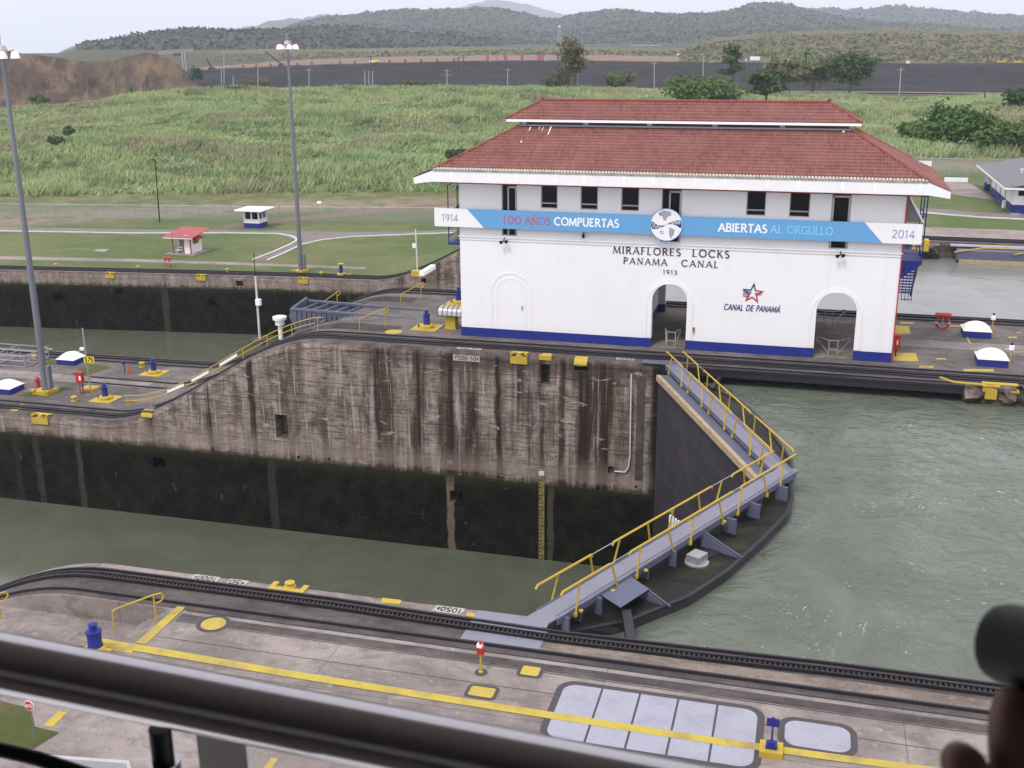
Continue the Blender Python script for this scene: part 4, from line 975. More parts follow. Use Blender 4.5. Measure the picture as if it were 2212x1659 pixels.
# raised lettering and emblem
DX, DZ, DN = (1,0,0), (0,0,1), (0,-.03,0)
def hword(txt, x, z, h, wt, serif, sp, fit, m_, shear=0.0, contrast=True):
    t = MB(); lettering(t, txt, (x,HY0-.002,z), DX, DZ, DN, h, wt, serif, sp, shear, fit=fit, contrast=contrast); t.build('lettering', m_, house)
hword('MIRAFLORES', -12.47, 6.25, .46, .15, .11, .26, 4.43, M['text_dark']); hword('LOCKS', -7.28, 6.25, .46, .15, .11, .26, 2.36, M['text_dark'])
hword('PANAMA', -11.77, 5.58, .42, .14, .11, .28, 2.86, M['text_dark']); hword('CANAL', -7.96, 5.58, .42, .14, .11, .28, 2.36, M['text_dark'])
hword('1913', -9.15, 5.02, .27, .14, .06, .30, .92, M['text_dark'])
hword('CANAL', -5.11, 2.86, .37, .15, .05, .10, 1.22, M['navy'], .22, False); hword('DE', -3.70, 2.86, .37, .15, .05, .10, .46, M['navy'], .22, False); hword('PANAMÁ', -3.06, 2.86, .37, .15, .05, .10, 1.50, M['navy'], .22, False)
def star(cx, cz, R, r, a0=90):
    return [(cx+(R if k % 2 == 0 else r)*math.cos(rad(a0+36*k)), cz+(R if k % 2 == 0 else r)*math.sin(rad(a0+36*k))) for k in range(10)]
so, si = star(-3.32, 4.02, .72, .30, 86), star(-3.32, 4.02, .50, .205, 86)
tb, tr = MB(), MB()
for k in range(10):
    q = [so[k], so[(k+1)%10], si[(k+1)%10], si[k]]
    (tb if k in (9, 0, 1, 2, 8, 3) and k not in (8,) else tr).prism(q, (0,HY0-.03,0), (1,0,0), (0,0,1), (0,.028,0))
for k, zz in enumerate((4.24, 4.13, 4.03)): tb.box(-3.97+.03*k, -3.42+.0*k, HY0-.034, HY0-.002, zz-.028, zz+.012)
for k, zz in enumerate((3.92, 3.82)): tr.box(-3.97+.05*k, -3.50, HY0-.034, HY0-.002, zz-.028, zz+.012)
tb.box(-3.20, -2.75, HY0-.036, HY0-.002, 4.03, 4.065); tr.box(-3.15, -2.78, HY0-.036, HY0-.002, 3.93, 3.965)
tb.build('star_emblem', M['navy'], house); tr.build('star_emblem', M['red'], house)
for x in (-19.85, 1.9):
    m = MB(); m.tube([(x,HY0-.02,7.0),(x,HY0-.25,6.95),(x-.05,HY0-.4,6.75)], .035, 6); m.lathe([(.05,0),(.11,.05),(.13,.2),(.02,.22)], (x-.18,HY0-.4,6.62), 10); m.lathe([(.05,0),(.11,.05),(.13,.2),(.02,.22)], (x+.16,HY0-.36,6.66), 10); m.build('floodlight', M['black'], house)
m = MB(); m.tube([(-14.45,HY0,7.55),(-14.45,HY0-.2,7.5)], .03, 6); m.lathe([(.04,0),(.10,.05),(.09,.26),(.03,.32)], (-14.45,HY0-.22,7.2), 10); m.build('wall_lamp', M['black'], house)

# roofs: corrugated barrel tiles laid in courses, hips, eaves and fascias
def tile_plane(mb, quad, along, up, pitch=.205, amp=.040, course=.36, step=.038):
    """quad: (e0, e1, t1, t0) eave left/right, top right/left"""
    e0, e1, t1, t0 = [np.asarray(q, float) for q in quad]
    nrm = np.cross(e1-e0, t0-e0); nrm /= np.linalg.norm(nrm)
    if nrm[2] < 0: nrm = -nrm
    u = (e1-e0)/np.linalg.norm(e1-e0); hgt = t0-e0; vdir = hgt-u*np.dot(hgt, u); Lv = np.linalg.norm(vdir); vdir /= Lv; W = np.linalg.norm(e1-e0)
    a0, a1 = np.dot(t0-e0, u), np.dot(t1-e0, u)
    nc = max(1, int(round(Lv/course))); xs = np.arange(-1.0, W+1.0, pitch/4); P = []
    for c in range(nc):
        for s_ in (0, 1):
            v = Lv*(c+s_)/nc-(0 if s_ else .02); f = min(max(v/Lv, 0), 1); lo, hi = a0*f, W+(a1-W)*f
            lift = step*(1-s_); row = []
            for x in xs:
                xx = min(max(x, lo), hi); ph = math.sin(2*math.pi*xx/pitch)
                row.append(e0+u*xx+vdir*v+nrm*(lift+amp*(abs(ph)**.7*(1 if ph > 0 else -1))))
            P.append(row)
    mb.grid(P)
EZ, EZ2 = 11.56, 11.02; EY0, EY1 = 70.42, 83.6
EX0, EX1, SX0, SX1 = -24.42, 6.52, -25.78, 7.82
NX0, NX1, NY0, NY1, NZ = -19.72, 2.02, 75.35, 78.7, 14.12
main_roof = MB()
tile_plane(main_roof, ((EX0,EY0,EZ),(EX1,EY0,EZ),(NX1,NY0,NZ),(NX0,NY0,NZ)), 0, 0)
tile_plane(main_roof, ((EX1,EY1,EZ),(EX0,EY1,EZ),(NX0,NY1,NZ),(NX1,NY1,NZ)), 0, 0)
tile_plane(main_roof, ((EX0,EY1,EZ),(EX0,EY0,EZ),(NX0,NY0,NZ),(NX0,NY1,NZ)), 0, 0)
tile_plane(main_roof, ((EX1,EY0,EZ),(EX1,EY1,EZ),(NX1,NY1,NZ),(NX1,NY0,NZ)), 0, 0)
tile_plane(main_roof, ((SX0,EY1,EZ2),(SX0,EY0,EZ2),(EX0,EY0,EZ),(EX0,EY1,EZ)), 0, 0)
tile_plane(main_roof, ((SX1,EY0,EZ2),(SX1,EY1,EZ2),(EX1,EY1,EZ),(EX1,EY0,EZ)), 0, 0)
roof = main_roof.build('roof', M['tile'], house, smooth=True, ang=55)
def ridge_run(mb, p, q, r=.10):
    p, q = np.asarray(p, float), np.asarray(q, float); n = max(2, int(np.linalg.norm(q-p)/.42))
    for k in range(n): mb.tube([p+(q-p)*k/n, p+(q-p)*(k+1.06)/n], [r, r*.86], 8)
for a, c in (((EX0,EY0,EZ),(NX0,NY0,NZ)),((EX1,EY0,EZ),(NX1,NY0,NZ)),((EX0,EY1,EZ),(NX0,NY1,NZ)),((EX1,EY1,EZ),(NX1,NY1,NZ))):
    m = MB(); ridge_run(m, np.add(a,(0,0,.03)), np.add(c,(0,0,.03))); m.build('hip_tiles', M['ridge'], roof)
m = MB(); x = EX0
while x < EX1-.05: m.tube([(x+.1,EY0-.06,EZ-.03),(x+.1,EY0+.16,EZ+.06)], .105, 7); x += .205
m.build('gutter_tiles', M['gutter'], roof)
f = MB()
f.prism([(SX0,EZ2-.43),(SX0,EZ2-.03),(EX0,EZ-.06),(EX1,EZ-.06),(SX1,EZ2-.03),(SX1,EZ2-.43),(EX1+.1,10.76),(EX0-.1,10.76)], (0,EY0,0), (1,0,0), (0,0,1), (0,.12,0))
f.box(SX0, SX0+.10, EY0+.12, EY1, EZ2-.43, EZ2-.03).box(SX1-.10, SX1, EY0+.12, EY1, EZ2-.43, EZ2-.03).box(SX0, SX1, EY1-.1, EY1+.02, 10.76, EZ-.1)
f.box(EX0-.4, EX1+.4, EY0+.12, EY1-.1, 10.77, 10.83); f.build('fascia', M['white'], house)
for k in range(14): x = -23.2+2.22*k+(.35 if k % 2 else 0); MB().box(x, x+.20, EY0-.018, EY0-.001, 10.9, EZ-.1).build('fascia_patch', M['white_clean'], house)
m = MB(); m.tube([(HX0-1.0,70.9,10.66),(HX1+.6,70.9,10.64)], .035, 6); m.build('conduit', M['red'], house)
# clerestory neck and upper roof
m = MB(); m.box(NX0, NX1, NY0, NY1, NZ-.3, NZ+.35); m.build('clerestory', M['trackbed'], house)  # dark colour puts the shade below the upper eave into the neck
for k in range(6): x = NX0+.1+k*4.3; MB().box(x, x+.35, NY0-.05, NY0-.001, NZ-.05, NZ+.33).build('clerestory_post', M['silver'], house)
MB().box(NX0-.05, NX1+.05, NY0-.30, NY0-.06, NZ-.02, NZ+.09).build('flashing', M['roofgrey'], house)
UX0, UX1, UY0, UY1, UZ = -20.62, 2.62, 74.95, 79.05, 14.58; RX0, RX1, RZ, RY = -18.58, .56, 15.70, 77.0
up_ = MB()
tile_plane(up_, ((UX0,UY0,UZ),(UX1,UY0,UZ),(RX1,RY,RZ),(RX0,RY,RZ)), 0, 0); tile_plane(up_, ((UX1,UY1,UZ),(UX0,UY1,UZ),(RX0,RY,RZ),(RX1,RY,RZ)), 0, 0)
tile_plane(up_, ((UX0,UY1,UZ),(UX0,UY0,UZ),(RX0,RY,RZ),(RX0,RY+.01,RZ)), 0, 0); tile_plane(up_, ((UX1,UY0,UZ),(UX1,UY1,UZ),(RX1,RY+.01,RZ),(RX1,RY,RZ)), 0, 0)
ur = up_.build('upper_roof', M['tile'], house, smooth=True, ang=55)
m = MB(); ridge_run(m, (RX0,RY,RZ+.04), (RX1,RY,RZ+.04), .11)
for a, c in (((UX0,UY0,UZ),(RX0,RY,RZ)),((UX1,UY0,UZ),(RX1,RY,RZ)),((UX0,UY1,UZ),(RX0,RY,RZ)),((UX1,UY1,UZ),(RX1,RY,RZ))): ridge_run(m, np.add(a,(0,0,.03)), np.add(c,(0,0,.03)))
m.lathe([(.10,0),(.15,.08),(.06,.2),(0,.24)], (RX0,RY,RZ+.08), 8); m.lathe([(.10,0),(.15,.08),(.06,.2),(0,.24)], (RX1,RY,RZ+.08), 8)
m.build('ridge_tiles', M['ridge'], ur)
f = MB(); f.box(UX0, UX1, UY0, UY0+.06, UZ-.19, UZ-.02).box(UX0, UX1, UY1-.06, UY1, UZ-.19, UZ-.02).box(UX0, UX0+.06, UY0+.06, UY1-.06, UZ-.19, UZ-.02).box(UX1-.06, UX1, UY0+.06, UY1-.06, UZ-.19, UZ-.02).box(UX0+.06, UX1-.06, UY0+.06, UY1-.06, UZ-.10, UZ-.06)
f.build('upper_fascia', M['white_clean'], house)
m = MB(); m.lathe([(0,-.10),(.09,-.07),(.12,0),(.09,.07),(0,.10)], (1.55,NY0-.2,NZ-.12), 10); m.build('vent_ball', M['white'], house)
m = MB()                                       # droppings streaked down from the clerestory
ln = lambda x, y: NZ-(NY0-y)/(NY0-EY0)*(NZ-EZ)+.075
for x, ya, yb, w in ((-18.95,75.05,74.6,.07),(-18.3,75.1,74.75,.05),(-18.05,75.1,74.6,.05),(-17.55,75.15,74.2,.10),(-19.2,73.55,73.3,.10)):
    m.sheet([(x,ya,ln(x,ya)),(x+w,ya,ln(x,ya)),(x+w*.6,yb,ln(x,yb)),(x+w*.2,yb,ln(x,yb))])
m.build('droppings', M['white_clean'], roof)
# blue stair and balcony at the right end, slanted awning
m = MB(); bx = HX1+.05
m.box(bx, bx+1.25, 72.3, 76.5, 6.25, 6.45)
for y in (72.35, 74.4, 76.4): m.bar((bx+1.22,y,6.45),(bx+1.22,y,10.5), .07)
for z in (6.9, 7.35, 7.8, 9.2, 10.45): m.bar((bx+1.22,72.3,z),(bx+1.22,76.5,z), .05); m.bar((bx+.1,72.33,z),(bx+1.22,72.33,z), .05)
for s in (0, 1): m.bar((bx+.15+.9*s,72.5,6.3),(bx+.15+.9*s,75.6,3.6), .08, .25)
for k in range(11): m.box(bx+.15, bx+1.05, 72.5+.28*k, 72.72+.28*k, 6.2-.245*k, 6.26-.245*k)
m.prism([(0,0),(1.25,0),(.0,-1.0)], (bx,72.3,6.25), (1,0,0), (0,0,1), (0,.12,0)); m.prism([(0,0),(1.25,0),(.0,-1.0)], (bx,76.3,6.25), (1,0,0), (0,0,1), (0,.12,0))
m.build('balcony', M['blue'], house)
m = MB()
for k in range(5): m.bar((bx+.25,72.28,6.0-.5*k),(bx+.85,72.28,6.0-.5*k), .04)
for k in range(4): m.bar((bx+.25+.2*k,72.28,6.0),(bx+.25+.2*k,72.28,3.9), .04)
m.build('stair_screen', M['blue'], house)
m = MB(); m.prism([(0,8.92),(1.05,8.92),(.18,10.45),(.0,10.5)], (HX1+.02,71.9,0), (1,0,0), (0,0,1), (0,.06,0)); m.build('side_screen', M['roofgrey'], house)
m = MB(); m.bar((HX1+1.1,71.86,8.92),(HX1+.2,71.86,10.45), .16, .10); m.build('screen_edge', M['white_clean'], house)
m = MB(); m.tube([(HX1+.04,HY0-.06,0.02),(HX1+.04,HY0-.06,10.7)], .04, 6); m.build('downpipe', M['red'], house)
# left side landing
m = MB(); bx = HX0-.05
m.box(bx-.9, bx, 72.0, 74.2, 6.3, 6.45)
for y in (72.03, 74.1): m.bar((bx-.85,y,6.45),(bx-.85,y,10.4), .06)
for z in (6.9, 7.4, 10.35): m.bar((bx-.85,72.0,z),(bx-.85,74.2,z), .05)
m.build('landing', M['blue'], house)
m = MB(); m.prism([(0,8.5),(-1.6,8.0),(-1.6,8.12),(0,9.6)], (HX0-.02,74.5,0), (1,0,0), (0,0,1), (0,3.0,0)); m.build('lean_to_roof', M['roofgrey'], house)

# ================================================================== BANNER
bn = thing('banner', 'long blue and white centenary banner hung across the house front', 'banner', (-8.9, HY0-.42, 7.66))
def rel(o, p): return np.subtract(p, o)
bo = np.array([-8.9, HY0-.42, 7.66]); X0b, X1b = -24.72-.10+.12, 6.55; zt0 = 1.235
P2 = lambda x, z: (x+8.9, z)
def bpart(name, poly, d0, d1, m_): return MB().prism([P2(x,z) for x,z in poly], (0,d0,0), (1,0,0), (0,0,1), (0,d1-d0,0)).build(name, m_, bn)
bpart('panel', [(-22.38,zt0),(3.16,zt0),(4.31,0),(-21.22,0)], 0, .05, M['banner_blue'])
bpart('end_panel', [(X0b,zt0),(-22.38,zt0),(-21.22,0),(X0b,0)], 0, .05, M['white'])
bpart('end_panel', [(3.16,zt0),(X1b,zt0),(X1b,0),(4.31,0)], 0, .05, M['white'])
for x in np.arange(-22, 5.5, 4.5): MB().box(x+8.9, x+8.98, .05, .38, 1.0, 1.05).build('bracket', M['galv'], bn)
def btext(txt, x, z, h, fit, m_, weight=.16, serif=.10, sp=.12):
    t = MB(); lettering(t, txt, (x+8.9, -.001, z), (1,0,0), (0,0,1), (0,-.012,0), h, weight, serif, sp, fit=fit, contrast=False); t.build('lettering', m_, bn)
btext('1914', -24.17, .36, .48, 1.15, M['text_blue'], .10, 0)
btext('100', -19.92, .36, .50, 1.30, M['text_red'], .13, .10); btext('AÑOS', -18.36, .36, .50, 1.74, M['text_red'], .13, .12)
btext('COMPUERTAS', -16.36, .37, .50, 4.30, M['white_clean'], .19, .12)
btext('ABIERTAS', -5.67, .37, .50, 3.02, M['white_clean'], .19, .12)
btext('AL', -2.46, .38, .48, .78, M['text_cyan'], .12, .10); btext('ORGULLO', -1.42, .38, .48, 2.74, M['text_cyan'], .12, .10)
btext('2014', 4.83, .36, .48, 1.30, M['text_blue'], .10, 0)
# round emblem
cx, cz, R0 = .0-8.98+8.9, .66, 1.04
def disc(name, r, d0, d1, m_, n=48): return MB().prism([(cx+r*math.cos(2*math.pi*k/n), cz+r*math.sin(2*math.pi*k/n)) for k in range(n)], (0,d0,0), (1,0,0), (0,0,1), (0,d1-d0,0)).build(name, m_, bn)
em = disc('emblem', R0, -.05, -.013, M['white'])
rim_ = MB()
for k in range(48):
    a, c = 2*math.pi*k/48, 2*math.pi*(k+1)/48
    rim_.prism([(cx+r*math.cos(q), cz+r*math.sin(q)) for r, q in ((R0-.03,a),(R0+.015,a),(R0+.015,c),(R0-.03,c))], (0,-.062,0), (1,0,0), (0,0,1), (0,.03,0))
rim_.build('rim', M['banner_blue'], em)
def wave(x): return .17*math.sin((x)*math.pi/1.05)
up1 = []; dn1 = []
for k in range(33):
    x = -.98+1.96*k/32; w = .30*abs(x)**1.2*.9; lim = math.sqrt(max(0, .985**2-x*x))
    c_ = -.16*math.sin(x*math.pi*.95)*-1; t_, l_ = c_+w*(1.0 if x > 0 else 1.1), c_-w*(1.1 if x > 0 else .9)
    up1.append((cx+x, cz+max(-lim, min(lim, t_)))); dn1.append((cx+x, cz+max(-lim, min(lim, l_))))
wv = MB()
for k in range(32): wv.prism([up1[k], up1[k+1], dn1[k+1], dn1[k]], (0,-.056,0), (1,0,0), (0,0,1), (0,.005,0))
wv.build('wave', M['navy'], em)
lc = MB()
def blob(pts): lc.prism([(cx+x, cz+z) for x, z in pts], (0,-.0535,0), (1,0,0), (0,0,1), (0,.003,0))
blob([(-.55,.75),(-.2,.92),(.25,.85),(.3,.62),(.05,.5),(-.05,.25),(-.2,.3),(-.25,.5),(-.5,.6)]); blob([(.2,-.15),(.55,-.3),(.5,-.6),(.3,-.9),(.2,-.6)])
lc.build('landmass', M['pale_plate'], em)
t = MB(); lettering(t, '100', (cx-.92, -.057, cz-.22), (1,0,0), (0,0,1), (0,-.006,0), .30, .13, 0, .10, fit=.58, contrast=False); lettering(t, 'años', (cx+.32, -.057, cz-.02+.1), (1,0,0), (0,0,1), (0,-.006,0), .36, .12, 0, .10, fit=.58, contrast=False); t.build('lettering', M['white_clean'], em)
t = MB(); s1, s2 = star(cx-.28, cz-.50, .16, .07), star(cx-.28, cz-.50, .10, .045)
for k in range(10): t.prism([s1[k], s1[(k+1)%10], s2[(k+1)%10], s2[k]], (0,-.056,0), (1,0,0), (0,0,1), (0,.005,0))
t.build('star', M['navy'], em)
# ================================================================== MITRE GATES
def gate(label, hinge, mitre, mirror, wet, panel):
    """leaf built in its own frame: s along the leaf, n upstream, z up"""
    hx, hy = hinge; L = math.hypot(mitre[0]-hx, mitre[1]-hy); ang = math.atan2(mitre[1]-hy, mitre[0]-hx)
    t = thing('lock_gate', label, 'lock gate', (hx, hy, 0), ang); S = -1 if not mirror else 1   # upstream side is -y locally for the near leaf
    def bx(mb, s0, s1, n0, n1, z0, z1, mi=0): a, c = sorted((S*n0, S*n1)); return mb.box(s0, s1, a, c, z0, z1, mi)
    # body: flat downstream face, bowed upstream face
    prof = [(.75,-.95),(1.1,-1.1),(L-.05,-1.1),(L,-.3),(L-.1,.30),(17.6,1.0),(15.7,1.70),(12.5,2.15),(9,2.5),(6.2,2.45),(3.2,1.75),(1.4,.75),(.75,.3)]
    MB().prism([(s, S*n) for s, n in prof], (0,0,-17), (1,0,0), (0,1,0), (0,0,16.2)).build('leaf_body', M['gateface'], t)
    b = MB(); b.prism([(s, S*n) for s, n in prof], (0,0,-.80), (1,0,0), (0,1,0), (0,0,.05)); b.build('wet_deck', M['wet'], t)
    b = MB()
    for p, q in zip(prof[4:], prof[5:]): b.bar((p[0],S*p[1],-.74),(q[0],S*q[1],-.74), .16, .12)
    b.build('edge_curb', M['steel_dark'], t)
    # walkway
    w = MB(); bx(w, .6, L+(.40 if wet else .0), -.46, .46, -.05, .0 if wet else -.012)
    w.build('walkway', M['walk'], t)
    e = MB(); bx(e, .6, L, .47, .52, -.22, .03); bx(e, .6, L, -.52, -.47, -.22, .03); bx(e, .6, L, .28, .33, .001, .012)
    e.build('walkway_beam', M['grey_blue'], t)
    tip = MB(); tip.prism([(.7,-.45),(.7,.45),(-.55,.45),(-.95,.15),(-.9,-.3),(-.3,-.45)], (0,0,-.02), (1,0,0), (0,S,0), (0,0,.045)); tip.build('ramp_plate', M['walk'], t)
    if panel:
        q = MB(); bx(q, 1.5, L-.3, -1.12, -.52, -.36, -.30); q.build('side_panel', M['grey_blue'], t)
        q = MB(); bx(q, 1.5, L-.2, -1.36, -1.12, -.62, -.27); q.build('wood_fender', M['wood'], t)
    # rails: posts lean alternately, as on folding rails
    for side, name in ((-.50, 'handrail'), (.50, 'handrail')):
        r = MB(); H_ = .98
        cuts = [(.7, 3.9, 1), (3.9, 5.4, 0), (5.4, 9.5, 1), (9.55, 12.7, 1), (12.7, 14.6, 0), (14.6, L-.5, 1)] if side < 0 else [(.9, 3.7, 1), (3.7, 5.1, 0), (5.1, 9.2, 1), (9.25, 12.8, 1), (12.8, 13.6, 0), (13.6, L-.2, 1)]
        for a, c, y in cuts:
            p, q = (a, S*side, H_), (c, S*side, H_)
            if y: r.tube([(a-.12, S*side, H_-.12), p, q, (c+.08, S*side, H_-.09)], .048, 8)
        k = 0
        for s in np.arange(1.9, L-.6, 1.95):
            ln = .35 if k % 2 else -.35; k += 1
            o_ = S*(side+(.07 if side > 0 else -.07))
            r.tube([(s+ln, o_, -.18), (s, S*side, H_)], .042, 7); r.lathe([(.07,-.08),(.085,0),(.07,.08)], (s+ln, o_, -.18), 8)
        rb = r.build(name, M['yellow'], t, smooth=True)
        r = MB()
        for a, c, y in cuts:
            if not y: r.tube([(a, S*side, H_), (c, S*side, H_)], .018, 6)
        r.build('rail_wire', M['galv'], rb)
    if wet:
        for s in (.95, 2.9, 8.0, 12.3, 14.4, 17.0): MB().box(s, s+.12, *sorted((S*.40, S*1.0 if s > 10 else S*.70)), -.74, -.06).build('bracket', M['grey_blue'], t)
        for s in (2.0, 6.4, 11.0, 15.6): bx(MB(), s, s+.08, -.40, .46, -.74, -.06).build('bracket', M['grey_blue'], t)
        for s in (5.0, 10.4):
            b = MB(); b.prism([(.45,-.75),(.45,-.1),(2.2,-.72),(2.2,-.75)], (s,0,0), (0,S,0), (0,0,1), (.05,0,0)); b.tube([(s+.1,S*.45,-.05),(s+.1,S*1.6,-.45),(s+.05,S*2.4,-.68)], .035, 6)
            b.build('stay', M['grey_blue'], t)
        b = MB(); b.prism([(0,0),(1.9,0),(1.9,1.0),(0,1.0)], (3.2,S*.5,-.10), (1,0,0), (0,S*.9,-.22), (0,0,.03)); b.prism([(.5,-.75),(.5,-.1),(1.45,-.35),(1.45,-.75)], (5.1,0,0), (0,S,0), (0,0,1), (.05,0,0)); b.build('chute_hood', M['grey_blue'], t)
        b = MB(); bx(b, 8.6, 9.3, .85, 1.45, -.74, -.33); b.lathe([(.50,0),(.50,.08),(.44,.1)], (8.95, S*1.15, -.76), 16); b.build('vent_box', M['galv'], t)
        b = MB()
        for k in range(14): b.bar((1.5+.05*k, S*(.55+.1*k), -.735),(2.3+.02*k, S*(.5+.1*k), -.735), .03)
        for k in range(10): b.bar((6.9+.05*k, S*(1.0+.13*k), -.735),(7.3+.05*k, S*(1.0+.13*k), -.735), .03); b.bar((13.4+.1*k, S*(.8+.10*k), -.735),(13.9+.1*k, S*(.8+.10*k), -.735), .03)
        b.build('grating', M['steel_dark'], t)
        b = MB()
        for k in range(4): b.box(9.75+.22*k, 9.86+.22*k, *sorted((S*-.75, S*-.70)), -.55, .55-.16*k)
        b.build('striped_board', M['white_clean'], t)
        for s in (1.8, 3.8, 6.0, 12.0): MB().lathe([(.0,-.05),(.09,-.03),(.09,.04),(0,.06)], (s, S*.62, -.12), 8).build('bolt_cap', M['yellow'], t)
        b = MB(); b.bar((9.6,S*1.0,-.73),(10.5,S*1.15,-.73), .6, .04); b.build('hatch_lid', M['steel_dark'], t)
    return t
gate('near closed gate leaf with pale walkway crossing from the foreground quay', (-8.42,34.16), (-.30,51.2), False, True, False)
gate('far closed gate leaf below the house with wooden fender edge', (-8.0,68.2), (-.45,51.0), True, False, True)
# strut arms that swing the leaves
tag(MB().obox((-5.75,36.6,-.75),(.95,-3.9,.15),(.32,.08,0),(0,0,.3)).build('strut_arm', M['steel_dark']), 'black steel strut arm running under the foreground track', 'strut')
tag(MB().bar(at(1538,842,-.7), at(1566,800,-.6), .25, .3).build('strut_arm', M['steel_dark']), 'black strut arm reaching under the far track girder', 'strut')
# gate of the second chamber, lying open in its recess
gl = thing('lock_gate', 'open gate leaf lying along the far quay at right edge', 'lock gate', (13.2,117.6,0))
MB().box(1.2, 22, -1.6, .2, -2.6, -1.25).build('leaf_body', M['gateface'], gl); MB().box(.9, 22, -1.62, -.2, -1.24, -.35).build('side_panel', M['grey_blue'], gl)
MB().box(1.1, 22, -1.9, -1.63, -1.7, -1.2).build('wood_fender', M['wood'], gl); MB().box(.4, 22, -.2, .8, -.2, -.1).build('walkway', M['pale_plate'], gl)
m = MB(); m.tube([(.6,-1.7,-.5),(3.2,-1.65,.0),(22,-1.65,.05)], .07, 6); m.tube([(6,-1.7,-.55),(8.6,-1.65,.0)], .06, 6); m.build('handrail', M['yellow'], gl)
blk = rough_block(9.6, 12.6, 117.2, 119.2, -1.9, -.15, .45, 5.0); tag(blk.build('eroded_wall_block', M['rock'], smooth=True), 'eroded block of the far quay beside the open gate leaf', 'wall block')
tag(MB().box(9.9, 11.5, 117.0, 118.2, -.55, .35).box(9.9, 11.5, 116.8, 117.0, -.7, .1).build('fairlead', M['yellow']), 'yellow fairlead on the far quay beside the blue stair', 'fairlead')
# ================================================================== QUAY TRACKS, MARKINGS, FIXTURES
PAVE = {o.name: o for o in bpy.data.objects if o.name.startswith('pavement')}
P_NEAR, P_CEN, P_FAR = PAVE['pavement'], PAVE['pavement.001'], PAVE['pavement.002']
def sweep(mb, pts, w, h, up=0.0):
    """rectangular section along a polyline; pts at the foot"""
    pts = [np.asarray(p, float) for p in pts]; vs = []; fs = []; n = len(pts)
    for i, p in enumerate(pts):
        d = pts[min(i+1,n-1)]-pts[max(i-1,0)]; s = np.array([-d[1], d[0], 0]); s /= max(np.linalg.norm(s), 1e-9)
        vs += [p-s*w/2+(0,0,up), p+s*w/2+(0,0,up), p+s*w/2+(0,0,up+h), p-s*w/2+(0,0,up+h)]
    for i in range(n-1):
        for k in range(4): fs.append((4*i+k, 4*i+(k+1)%4, 4*i+4+(k+1)%4, 4*i+4+k))
    fs += [(0,1,2,3), (4*n-1,4*n-2,4*n-3,4*n-4)]; return mb.add(vs, fs)
def track(label, xs, y_o, y_i, y_r, zf, teeth=None, bed=(.5,.5), rh=.11):
    t = thing('towing_track', label, 'rail track', (0,0,0)); f = lambda v: (lambda x: v) if not callable(v) else v
    y_o, y_i, y_r = f(y_o), f(y_i), f(y_r)
    sg = 1 if y_o(xs[0]) > y_i(xs[0]) else -1
    P = [[(x, (y_i(x)-sg*bed[1])*(1-s)+(y_o(x)+sg*bed[0])*s, float(zf(x))+.012) for s in (0, .5, 1)] for x in xs]
    MB().grid(P).build('track_bed', M['trackbed'], t, recalc=False)
    for yf in (y_o, y_i): sweep(MB(), [(x, yf(x), float(zf(x))+.012) for x in xs], .085, rh).build('rail', M['steel_dark'], t)
    r = MB(); sweep(r, [(x, y_r(x)-.15, float(zf(x))+.014) for x in xs], .07, rh+.02); sweep(r, [(x, y_r(x)+.15, float(zf(x))+.014) for x in xs], .07, rh+.02)
    if teeth:
        for x in np.arange(teeth[0], teeth[1], .165): z = float(zf(x))+.014; r.box(x, x+.08, y_r(x)-.115, y_r(x)+.115, z, z+rh-.005)
    else: sweep(r, [(x, y_r(x), float(zf(x))+.014) for x in xs], .22, rh-.01)
    r.build('rack', M['rack'], t); return t
def yline(pl, cap):
    q = np.array([at(a, c, 0)[:2] for a, c in pl]); o_ = np.argsort(q[:,0]); return lambda x: min(cap, float(np.interp(x, q[o_,0], q[o_,1])))
yl_o = yline([(282,1238.5),(425,1254),(619,1281),(708,1295),(939,1330),(1208,1369.5),(1504,1403.5),(2150,1477)], 33.80); yl_r = yline([(282,1252),(425,1268.5),(619,1297),(939,1346),(1208,1385.5),(1504,1421.5),(2150,1496)], 33.30)
0 and print('track', [round(yl_o(x),2) for x in (-22,-17,-9,-2,7)], [round(yl_r(x),2) for x in (-22,-17,-9,-2,7)])
track('rack railway track along the foreground quay, its teeth visible', list(np.arange(-46, 34.1, .6)), yl_o, 32.12, yl_r, z_near, (-31, 14), (.02, .35))
track('rack railway track passing right in front of the white house', list(np.arange(-112, 40.1, .6)), 68.75, 70.30, 69.30, z_cen, None, (.30, .45))
track('rack railway track along the rear edge of the centre wall', list(np.arange(-112, 40.1, .8)), lambda x: float(y_rear(x))-.9, lambda x: float(y_rear(x))-2.4, lambda x: float(y_rear(x))-1.45, z_cen, None, (.25, .3))
track('rack railway track on the far quay beyond the second chamber', list(np.arange(-158, 60, .8)), lambda x: float(y_far(x))+.9, lambda x: float(y_far(x))+2.4, lambda x: float(y_far(x))+1.4, z_far, None, (.25, .3), .16)
rt = thing('return_track', 'curved return track climbing the centre of the wall at left', 'rail track', (0,0,0))
for yo in (76.3, 77.7): sweep(MB(), [(x, yo+1.8*float(smooth01((x+62)/-10)) if False else yo, float(z_cen(x))+.012) for x in np.arange(-58, -36, .6)], .16, .10).build('rail', M['steel_dark'], rt)
def mark(parent, pxs, z, m, dz=.010, name='painted_mark'):
    return MB().sheet([tuple(at(a, b, z)[:2])+(z+dz,) for a, b in pxs]).build(name, m, parent)
